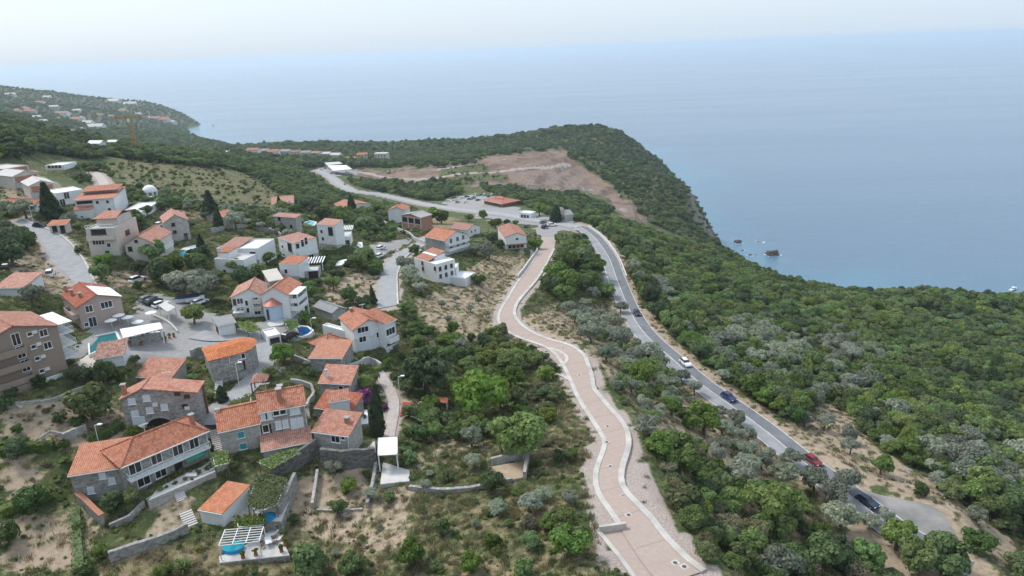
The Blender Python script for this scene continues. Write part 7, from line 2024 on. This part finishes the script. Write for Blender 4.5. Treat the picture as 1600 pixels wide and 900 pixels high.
def area(u, v):
    x = np.interp(v, [355, 391, 440, 488, 520, 560, 620, 700, 770, 830, 900], [865, 855, 830, 795, 815, 895, 920, 960, 955, 1005, 1065])
    h = np.interp(v, [355, 436, 475, 531, 641, 722, 852, 900], [906, 966, 980, 1017, 1151, 1259, 1440, 1500])
    if v > 352 and u > h:
        if v < 430: return 'below the parapet of the highway bend', 'parapet slope'
        if u - h < 45: return 'lining the seaward edge of the highway', 'seaward verge'
        if u > 1430 and v > 640: return 'on the slope above the lay-by', 'lay-by slope'
        if v > 600: return 'round the bare bank over the highway', 'bare bank'
        if v < 500: return 'towards the cliff edge over the sea', 'cliff edge'
        if u > 1330: return 'in the dense wood above the cliff', 'cliff wood'
        return 'in the olive patch halfway down the seaward slope', 'seaward olives'
    if v > 352 and u > x:
        return ('in the grove between the two roads below the junction', 'upper grove') if v < 560 else (('in the grove right beside the paved road', 'paved road grove') if u - x < 70 else ('in the grove lining the highway', 'highway grove') if h - u < 70 else ('in the middle of the lower grove', 'lower grove'))
    if v > 730 and u < 420: return 'in the terraced gardens of the lowest stone houses', 'lower gardens'
    if v > 700: return 'in the dry fields beside the paved road', 'dry fields'
    if u > 610 and v > 500: return 'on the overgrown slope between the village and the paved road', 'overgrown slope'
    if v > 560 and u < 220: return 'in the garden below the brown apartment block', 'apartment garden'
    if v > 520: return 'between the stone houses of the old village', 'old village'
    if u > 600: return 'round the houses near the junction', 'junction houses'
    if v > 395: return 'among the white villas and the pool houses', 'villa gardens'
    if u < 260: return 'round the upper terraced villas', 'upper villas'
    return 'above the white villas', 'upper gardens'

CATN = {'olive': ('olive_tree', 'silvery olive tree', 'olive tree'), 'green': ('broadleaf_tree', 'green leafy tree', 'tree'), 'dark': ('evergreen_tree', 'dark green evergreen tree', 'tree'),
        'light': ('leafy_tree', 'bright yellow-green tree', 'tree'), 'brown': ('thorny_tree', 'brownish half-dry tree', 'tree')}
OCC = []      # crowns already placed: x, y, radius
COUNT = {}
def put_tree(kind, u, v, p, diam, hgt=None):
    ar, gr = area(u, v)
    nm, ad, ct = CATN[kind]
    small = diam < 3.2
    size = 'small ' if small else ('large ' if diam > 8.5 else '')
    o = tree(nm if not small else nm.replace('_tree', '_bush'), kind, p, diam, f'{size}{ad if not small else ad.replace("tree", "bush")} {ar}', ct if not small else 'bush', f'{size}{kind} trees, {gr}', hgt=hgt)
    COUNT[ct] = COUNT.get(ct, 0) + 1
    OCC.append((p[0], p[1], diam / 2))
    PLANTED.append((o, ad if not small else ad.replace('tree', 'bush'), p))
    return o
PLANTED = []
for kind, txt in EXPL.items():
    for tok in txt.replace('\n', '|').split('|'):
        u, v, d = map(float, tok.split())
        q = at(u, v + 0.36 * d)
        dist = float(np.linalg.norm(q - [0, 0, CZ]))
        put_tree(kind, u, v, q, min(d * dist / F, 15))
for kind, u, v, w, h, lab, nm in CONES:
    q = at(u, v); dist = float(np.linalg.norm(q - [0, 0, CZ]))
    dep = math.asin((CZ - q[2]) / dist)
    tree(nm, kind, q, w * dist / F, lab, 'conifer' if kind == 'conifer' else 'cypress', hgt=h * dist / F / math.cos(dep))
    OCC.append((q[0], q[1], w * dist / F / 2))

# ---- woods and scrub filled in over the slopes
def zone(dens, kinds, dmin, dmax, *poly):
    ZONES.append((dens, kinds, dmin, dmax, poly))
ZONES = []
G, D_, O, L_, B = 'green', 'dark', 'olive', 'light', 'brown'
# the slope right of the highway
zone(0.97, (G,) * 8 + (D_,) * 3 + (L_,) * 2, 2.6, 8.2, (903, 338), (950, 348), (1010, 365), (1080, 385), (1190, 416), (1270, 425), (1600, 450), (1760, 470), (1760, 950), (1560, 950), (1480, 880), (1310, 745), (1080, 563), (1000, 480), (975, 400), (935, 365))
zone(0.9, (O, G, G), 3.0, 7.0, (1095, 505), (1190, 500), (1265, 535), (1260, 600), (1200, 610), (1110, 585))
zone(0.85, (O, G, G, G), 3.0, 7.0, (1275, 520), (1375, 530), (1380, 620), (1300, 630))
zone(0.85, (O, G, G), 3.0, 7.0, (1440, 690), (1610, 680), (1610, 770), (1500, 770), (1440, 730))
# dark low scrub of the headland
zone(0.97, (D_,) * 5 + (G,) * 3 + (B,), 2.6, 6.5, (890, 232), (1000, 245), (1060, 270), (1120, 330), (1200, 418), (1140, 402), (1010, 345), (960, 300), (905, 255))
zone(0.97, (D_,) * 4 + (G,) * 3, 4.0, 7.0, (420, 205), (700, 205), (960, 190), (1020, 225), (1020, 262), (900, 236), (800, 240), (700, 258), (650, 262), (420, 245))
# between the roads
zone(0.5, (O, O, G), 2.0, 4.5, (870, 480), (960, 470), (1000, 545), (1060, 610), (1240, 730), (1250, 790), (1150, 760), (1000, 650), (930, 560))
zone(0.95, (G, G, D_), 4.0, 6.5, (855, 390), (900, 372), (945, 395), (962, 440), (945, 470), (870, 465), (848, 440))
zone(0.9, (G, G, D_, B, L_), 2.5, 5.0, (1030, 680), (1100, 690), (1200, 760), (1290, 800), (1400, 840), (1520, 900), (1520, 960), (1130, 960), (1110, 880), (1060, 800))
# overgrown slope between village and paved road
zone(0.6, (G, G, D_, L_), 2.0, 4.5, (625, 500), (700, 520), (780, 520), (860, 560), (870, 620), (840, 720), (780, 700), (640, 690), (620, 600))
zone(0.2, (G, G, B, O, L_), 1.2, 3.4, (450, 780), (640, 690), (930, 690), (930, 900), (450, 900))
# wooded mound under the far highway, hedges by the car park
zone(0.96, (G, G, D_), 3.5, 6.5, (330, 262), (400, 248), (470, 265), (525, 300), (580, 322), (650, 334), (640, 345), (560, 350), (470, 345), (420, 325), (440, 305), (390, 278))
zone(0.35, (G, G, B), 1.5, 4.0, (640, 268), (770, 256), (800, 284), (720, 290), (640, 288))
zone(0.95, (G, D_), 4.5, 7.5, (545, 284), (640, 285), (715, 288), (720, 303), (680, 314), (600, 302), (560, 293))
zone(0.9, (G, D_), 3.0, 6.0, (720, 280), (830, 300), (905, 302), (960, 330), (905, 350), (840, 330), (790, 312), (760, 300))
zone(0.75, (G, D_, O), 2.5, 5.0, (240, 300), (420, 330), (480, 345), (450, 372), (340, 345), (245, 322))
zone(0.5, (G, G, D_), 2.0, 4.0, (180, 285), (235, 298), (290, 312), (245, 322), (195, 312))
zone(0.2, (G, B, G), 1.0, 3.0, (165, 255), (260, 246), (330, 258), (400, 278), (440, 305), (432, 330), (330, 325), (255, 300), (185, 288))
# left hillside
zone(0.95, (D_, D_, G), 4.0, 8.0, (-150, 150), (0, 165), (60, 180), (140, 215), (200, 245), (130, 248), (60, 244), (0, 250), (-150, 250))
zone(0.75, (G, D_), 2.5, 5.0, (100, 262), (160, 255), (180, 275), (150, 290), (110, 285))
zone(0.9, (D_, G), 3.0, 5.5, (-100, 340), (25, 350), (66, 385), (60, 410), (0, 425), (-100, 440))
zone(0.97, (D_, G), 5, 9, (140, 215), (330, 195), (440, 225), (440, 250), (330, 262), (200, 250))
# village greenery
zone(0.55, (G, D_, O), 2.0, 4.2, (150, 440), (250, 400), (330, 400), (345, 440), (330, 475), (280, 480), (250, 460))
zone(0.55, (G, D_), 2.0, 4.0, (410, 380), (450, 400), (440, 440), (400, 430), (350, 440), (370, 415))
zone(0.5, (G, D_), 2.0, 4.2, (470, 440), (560, 400), (600, 420), (580, 440), (520, 445), (505, 490), (475, 480))
zone(0.4, (G, D_), 2.0, 4.0, (540, 360), (640, 350), (650, 385), (575, 385))
zone(0.22, (G, G, D_, O), 1.0, 2.6, (230, 470), (600, 430), (640, 560), (610, 740), (330, 760), (180, 800), (60, 700), (200, 560))
zone(0.3, (G, L_, D_), 1.2, 2.8, (0, 590), (200, 590), (200, 720), (90, 720), (0, 700))
zone(0.3, (G, G, D_), 1.2, 3.0, (0, 350), (120, 340), (320, 350), (330, 400), (180, 430), (0, 440))
zone(0.35, (G, D_), 1.2, 3.0, (600, 560), (660, 560), (650, 720), (610, 720))
ZONE_FAR = (0.97, (D_,) * 3 + (G,) * 2, 6, 11, None)

def candidates():
    out = []
    for r0, r1, s in ((60, 620, 2.9), (620, 1250, 5.0), (1250, 2200, 9.0), (2200, 4300, 15.0)):
        n_ = int(r1 * 2 / s)
        gx = np.arange(-r1, r1 * 0.85, s); gy = np.arange(20, r1, s)
        X, Y = np.meshgrid(gx, gy)
        X = X + NR.uniform(-.45, .45, X.shape) * s; Y = Y + NR.uniform(-.45, .45, Y.shape) * s
        R_ = np.hypot(X, Y)
        m_ = (R_ >= r0) & (R_ < r1) & (np.abs(np.arctan2(X, Y)) < 0.78)
        X, Y = X[m_], Y[m_]
        Z = zf(X, Y)
        k = Z > 3
        out.append((X[k], Y[k], Z[k], np.full(k.sum(), s)))
    return [np.concatenate(c) for c in zip(*out)]
cx, cy, cz_, cs_ = candidates()
cu, cv, ck = pix(np.stack([cx, cy, cz_], -1))
cd = np.sqrt(cx ** 2 + cy ** 2 + (CZ - cz_) ** 2)
def lookup(A, x, y):
    i = np.clip(np.searchsorted(GX, x) - 1, 0, len(GX) - 2); j = np.clip(np.searchsorted(GY, y) - 1, 0, len(GY) - 2)
    return A[j, i]
zi = np.full(len(cx), -1)
for q, zn in enumerate(ZONES):
    s = inpoly(cu + vnoise(cx, cy, 12, 21) * 4, cv + vnoise(cx, cy, 12, 22) * 2, zn[4]) & (ck > 1)
    zi[s] = q
far = (zi < 0) & (cd > 700) & (cv < 262)
bare = np.maximum(np.maximum(lookup(ATT['quarry'], cx, cy), lookup(ATT['gravel'], cx, cy)), lookup(ATT['paved'], cx, cy))
soil = lookup(ATT['soil'], cx, cy)
def near_road(x, y):
    d = np.full(x.shape, 1e9)
    for c, hw in ROADS:
        sel = np.where((x > c[:, 0].min() - 15) & (x < c[:, 0].max() + 15) & (y > c[:, 1].min() - 15) & (y < c[:, 1].max() + 15))[0]
        if len(sel) == 0: continue
        dd = np.full(len(sel), 1e9)
        for a in range(len(c)):
            dd = np.minimum(dd, np.hypot(x[sel] - c[a, 0], y[sel] - c[a, 1]) - hw[a])
        d[sel] = np.minimum(d[sel], dd)
    return d
rdist = near_road(cx, cy)
u01 = NR.uniform(0, 1, len(cx))
gapn = vnoise(cx, cy, 22, 71) + .6 * vnoise(cx, cy, 9, 72)
slope = np.hypot(zf(cx + 4, cy) - zf(cx - 4, cy), zf(cx, cy + 4) - zf(cx, cy - 4)) / 8
items = []
occ = np.array(OCC) if OCC else np.zeros((0, 3))
for i in range(len(cx)):
    q = zi[i]
    if q >= 0: zn = ZONES[q]
    elif far[i]: zn = ZONE_FAR
    else: continue
    if u01[i] > zn[0] * (1 if gapn[i] > -.55 else .35) or bare[i] > 0.45: continue
    if slope[i] > 0.95 and u01[i] > .3: continue
    if soil[i] > 0.62 and u01[i] > 0.06: continue
    kind = zn[1][int(NR.integers(len(zn[1])))]
    d = NR.uniform(zn[2], zn[3]) ** 1.0
    if cs_[i] > 6 and q >= 0: d = max(d, cs_[i] * NR.uniform(.8, 1.3))
    if rdist[i] < d * 0.42 + 0.8: continue
    if cd[i] < 420:
        if len(occ) and (np.hypot(occ[:, 0] - cx[i], occ[:, 1] - cy[i]) < occ[:, 2] * 0.8 + d * 0.18).any(): continue
        if KEEP.hit(cx[i], cy[i], d * 0.35): continue
    items.append((cx[i], cy[i], cz_[i], d, kind, d / cd[i], cu[i], cv[i], q))
# thin crowded places: bigger crowns keep their room
items.sort(key=lambda t: -t[3])
cell = {}
kept = []
for it in items:
    x, y, z, d = it[:4]
    rr = d * (0.40 if it[8] >= 0 else 0.5)
    cs2 = 8.0
    ci, cj = int(x // cs2), int(y // cs2)
    ok = True
    for a in (-1, 0, 1):
        for b in (-1, 0, 1):
            for (x2, y2, r2) in cell.get((ci + a, cj + b), ()):
                if (x - x2) ** 2 + (y - y2) ** 2 < ((rr + r2) * 0.54) ** 2:
                    ok = False; break
            if not ok: break
        if not ok: break
    if ok:
        kept.append(it); cell.setdefault((ci, cj), []).append((x, y, rr))
kept.sort(key=lambda t: -t[5])
LIMIT = {'olive tree': 290, 'tree': 295, 'bush': 180}
rest = []
for it in kept:
    x, y, z, d, kind, ap, u, v, q = it
    ct = CATN[kind][2] if d >= 3.2 else 'bush'
    if COUNT.get(ct, 0) < LIMIT[ct] and -20 < u < 1620 and v < 915:
        COUNT[ct] = COUNT.get(ct, 0)
        put_tree(kind, u, v, np.array([x, y, z]), d)
        if ct == 'bush' and CATN[kind][2] != ct:
            COUNT['bush'] = COUNT.get('bush', 0) + 1; COUNT[CATN[kind][2]] -= 1
    else:
        rest.append(it)
print('TREES', COUNT, 'rest', len(rest))

def scatter(name, pts_, kinds, label):
    """One mass of plants nobody could count: crowns set on points by geometry nodes."""
    me = bpy.data.meshes.new(name)
    P = np.array([t[:3] for t in pts_]); me.vertices.add(len(P)); me.vertices.foreach_set('co', P.astype(np.float32).ravel())
    S = np.array([[t[3] / 2, t[3] / 2, t[3] / 2 * t[5]] for t in pts_]) * NR.uniform(.9, 1.1, (len(P), 3))
    a = me.attributes.new('scl', 'FLOAT_VECTOR', 'POINT'); a.data.foreach_set('vector', S.astype(np.float32).ravel())
    r_ = np.stack([NR.uniform(-.1, .1, len(P)), NR.uniform(-.1, .1, len(P)), NR.uniform(0, 6.28, len(P))], -1)
    a = me.attributes.new('rot', 'FLOAT_VECTOR', 'POINT'); a.data.foreach_set('vector', r_.astype(np.float32).ravel())
    srcs = []
    ids = np.zeros(len(P), np.int32)
    lst = []
    for k in kinds:
        for m_ in CR[k]:
            lst.append((k, m_))
    for i, t in enumerate(pts_):
        opts = [j for j, (k, _) in enumerate(lst) if k == t[4]]
        ids[i] = opts[int(NR.integers(len(opts)))]
    a = me.attributes.new('vid', 'INT', 'POINT'); a.data.foreach_set('value', ids)
    ob = bpy.data.objects.new(name, me); COL.objects.link(ob)
    ng = bpy.data.node_groups.new(name, 'GeometryNodeTree')
    ng.interface.new_socket('Geometry', in_out='INPUT', socket_type='NodeSocketGeometry')
    ng.interface.new_socket('Geometry', in_out='OUTPUT', socket_type='NodeSocketGeometry')
    gi = ng.nodes.new('NodeGroupInput'); go = ng.nodes.new('NodeGroupOutput')
    def named(nm, ty):
        x = ng.nodes.new('GeometryNodeInputNamedAttribute'); x.data_type = ty; x.inputs[0].default_value = nm
        return x.outputs[0]
    vid, scl, rot = named('vid', 'INT'), named('scl', 'FLOAT_VECTOR'), named('rot', 'FLOAT_VECTOR')
    jn = ng.nodes.new('GeometryNodeJoinGeometry')
    for j, (k, m_) in enumerate(lst):
        src = next(o for o in COL.objects if o.type == 'MESH' and o.data == m_)      # a crown that stands in the scene lends its leaves
        oi = ng.nodes.new('GeometryNodeObjectInfo'); oi.transform_space = 'ORIGINAL'; oi.inputs[0].default_value = src
        oi.inputs['As Instance'].default_value = False
        iop = ng.nodes.new('GeometryNodeInstanceOnPoints')
        cmp_ = ng.nodes.new('FunctionNodeCompare'); cmp_.data_type = 'INT'; cmp_.operation = 'EQUAL'
        ng.links.new(vid, cmp_.inputs[2]); cmp_.inputs[3].default_value = j
        ng.links.new(gi.outputs[0], iop.inputs['Points']); ng.links.new(cmp_.outputs[0], iop.inputs['Selection'])
        ng.links.new(oi.outputs['Geometry'], iop.inputs['Instance'])
        e2r = ng.nodes.new('FunctionNodeEulerToRotation'); ng.links.new(rot, e2r.inputs[0]); ng.links.new(e2r.outputs[0], iop.inputs['Rotation'])
        ng.links.new(scl, iop.inputs['Scale'])
        ng.links.new(iop.outputs[0], jn.inputs[0])
    ng.links.new(jn.outputs[0], go.inputs[0])
    md = ob.modifiers.new('scatter', 'NODES'); md.node_group = ng
    return tag(ob, label, kind='stuff')
scatter('woodland', [(x, y, z - 0.2, d * 1.12, k, float(NR.uniform(.6, 1.1))) for x, y, z, d, k, *_ in rest], ('green', 'dark', 'olive', 'light', 'brown'), 'dense green woodland and scrub covering the slopes')

# low growth: grass tufts, weeds and dry stalks over the open ground
def low_growth():
    out = []
    n_ = 52000
    r = np.sqrt(NR.uniform(60 ** 2, 330 ** 2, n_)); a = NR.uniform(-0.72, 0.72, n_)
    x, y = r * np.sin(a), r * np.cos(a)
    z = zf(x, y)
    bare_ = np.maximum(lookup(ATT['gravel'], x, y), lookup(ATT['paved'], x, y)); so = lookup(ATT['soil'], x, y); dr = lookup(ATT['dry'], x, y)
    rd = near_road(x, y)
    u, v, k_ = pix(np.stack([x, y, z], -1))
    cl = vnoise(x, y, 7, 31) + vnoise(x, y, 2.5, 32) * .6
    for i in range(n_):
        if bare_[i] > .45 or rd[i] < 0.9 or z[i] < 3: continue
        pr = 0.75 if so[i] < .45 else 0.16
        pr *= 1.0 if cl[i] > 0 else 0.35
        if NR.uniform() > pr: continue
        if KEEP.hit(x[i], y[i], 0.3): continue
        kind = ('brown' if NR.uniform() < (0.55 if dr[i] > .5 else 0.15) else ('green', 'light', 'green', 'dark')[int(NR.integers(4))])
        d = float(np.exp(NR.normal(-.35, .42))) * (1.0 if dr[i] < .5 else .8)
        out.append((x[i], y[i], z[i] - .05, d, kind, NR.uniform(.45, .8)))
    return out
scatter('undergrowth', low_growth(), ('green', 'dark', 'light', 'brown'), 'weeds, tufts and low bushes over the open ground')

def tufts():
    out = []
    n_ = 70000
    r = np.sqrt(NR.uniform(60 ** 2, 300 ** 2, n_)); a = NR.uniform(-0.72, 0.72, n_)
    x, y = r * np.sin(a), r * np.cos(a); z = zf(x, y)
    bare_ = np.maximum(lookup(ATT['gravel'], x, y), lookup(ATT['paved'], x, y)); so = lookup(ATT['soil'], x, y); dr = lookup(ATT['dry'], x, y)
    rd = near_road(x, y); cl = vnoise(x, y, 11, 81) + vnoise(x, y, 3, 82) * .7
    for i in range(n_):
        if bare_[i] > .5 and (NR.uniform() > .06 or lookup(ATT['paved'], x[i], y[i]) > .4) or rd[i] < .5: continue
        if NR.uniform() > (0.9 if so[i] < .45 else .4) * (1 if cl[i] > -.2 else .45) or KEEP.hit(x[i], y[i], .2): continue
        kind = 'straw' if NR.uniform() < (.7 if dr[i] > .45 or so[i] > .45 else .3) else 'grass'
        out.append((x[i], y[i], z[i] - .03, NR.uniform(.9, 2.2), kind, NR.uniform(.7, 1.2)))
    return out
scatter('wild_grass', tufts(), ('straw', 'grass'), 'straw-coloured and green wild grass over the slopes')
# loose pale stones
CR['rock'] = STONES
def rubble():
    out = []
    n_ = 22000
    r = np.sqrt(NR.uniform(60 ** 2, 420 ** 2, n_)); a = NR.uniform(-0.72, 0.72, n_)
    x, y = r * np.sin(a), r * np.cos(a); z = zf(x, y)
    w = np.maximum(lookup(ATT['soil'], x, y), lookup(ATT['gravel'], x, y) * .9) ; w = np.maximum(w, lookup(ATT['dry'], x, y) * .5)
    cl = vnoise(x, y, 9, 51) + vnoise(x, y, 3, 52) * .5
    pv_ = lookup(ATT['paved'], x, y); rd = near_road(x, y)
    for i in range(n_):
        if pv_[i] > .4 or rd[i] < .7 or NR.uniform() > w[i] * (0.55 if cl[i] > .15 else .08): continue
        d = float(np.exp(NR.normal(-1.45, .5)))
        out.append((x[i], y[i], z[i], min(d, 1.2), 'rock', .8))
    for i in range(2600):          # broken rock on the quarry slopes
        u, v = NR.uniform(820, 900), NR.uniform(268, 303)
        if i % 70 == 0:
            q = at(u, v)
            for k in range(6):
                xx, yy = q[0] + NR.normal(0, 14), q[1] + NR.normal(0, 14)
                out.append((xx, yy, float(zf(xx, yy)), NR.uniform(.8, 2.4), 'rock', .8))
    return out
scatter('rubble', rubble(), ('rock',), 'loose pale stones scattered over soil and gravel')

# every tree is told by the thing it stands next to, where one is close by
marks = [o for o in COL.objects if o.parent is None and o.get('label') and o.get('category') not in (None, 'tree', 'olive tree', 'bush', 'chair', 'manhole', 'house_far') and 3 <= len(o['label'].split()) <= 10 and o.get('group') is None]
MP = np.array([o.matrix_world.translation[:2] if o.type == 'EMPTY' and False else (o.location[0], o.location[1]) if o.type == 'EMPTY' else tuple(np.mean([v.co[:2] for v in o.data.vertices], axis=0) + np.array(o.location[:2])) for o in marks])
near_ = {}
for o, noun, p in PLANTED:
    d = np.hypot(MP[:, 0] - p[0], MP[:, 1] - p[1]); k = int(np.argmin(d))
    if d[k] < (20 if p[1] < 300 else 28): near_.setdefault((k, noun), []).append((float(d[k]), o))
ORD = ('first', 'second', 'third', 'fourth', 'fifth', 'sixth', 'seventh', 'eighth')
for (k, noun), lst in near_.items():
    lst.sort(key=lambda t: t[0])
    for i, (d, o) in enumerate(lst[:8]):
        lab = (f'{noun} beside the {marks[k]["label"]}' if len(lst) == 1 else f'{ORD[i]} {noun} from the {marks[k]["label"]}').replace('the the ', 'the ')
        if len(lab.split()) <= 16:
            o['label'] = lab
terrain = build_terrain()
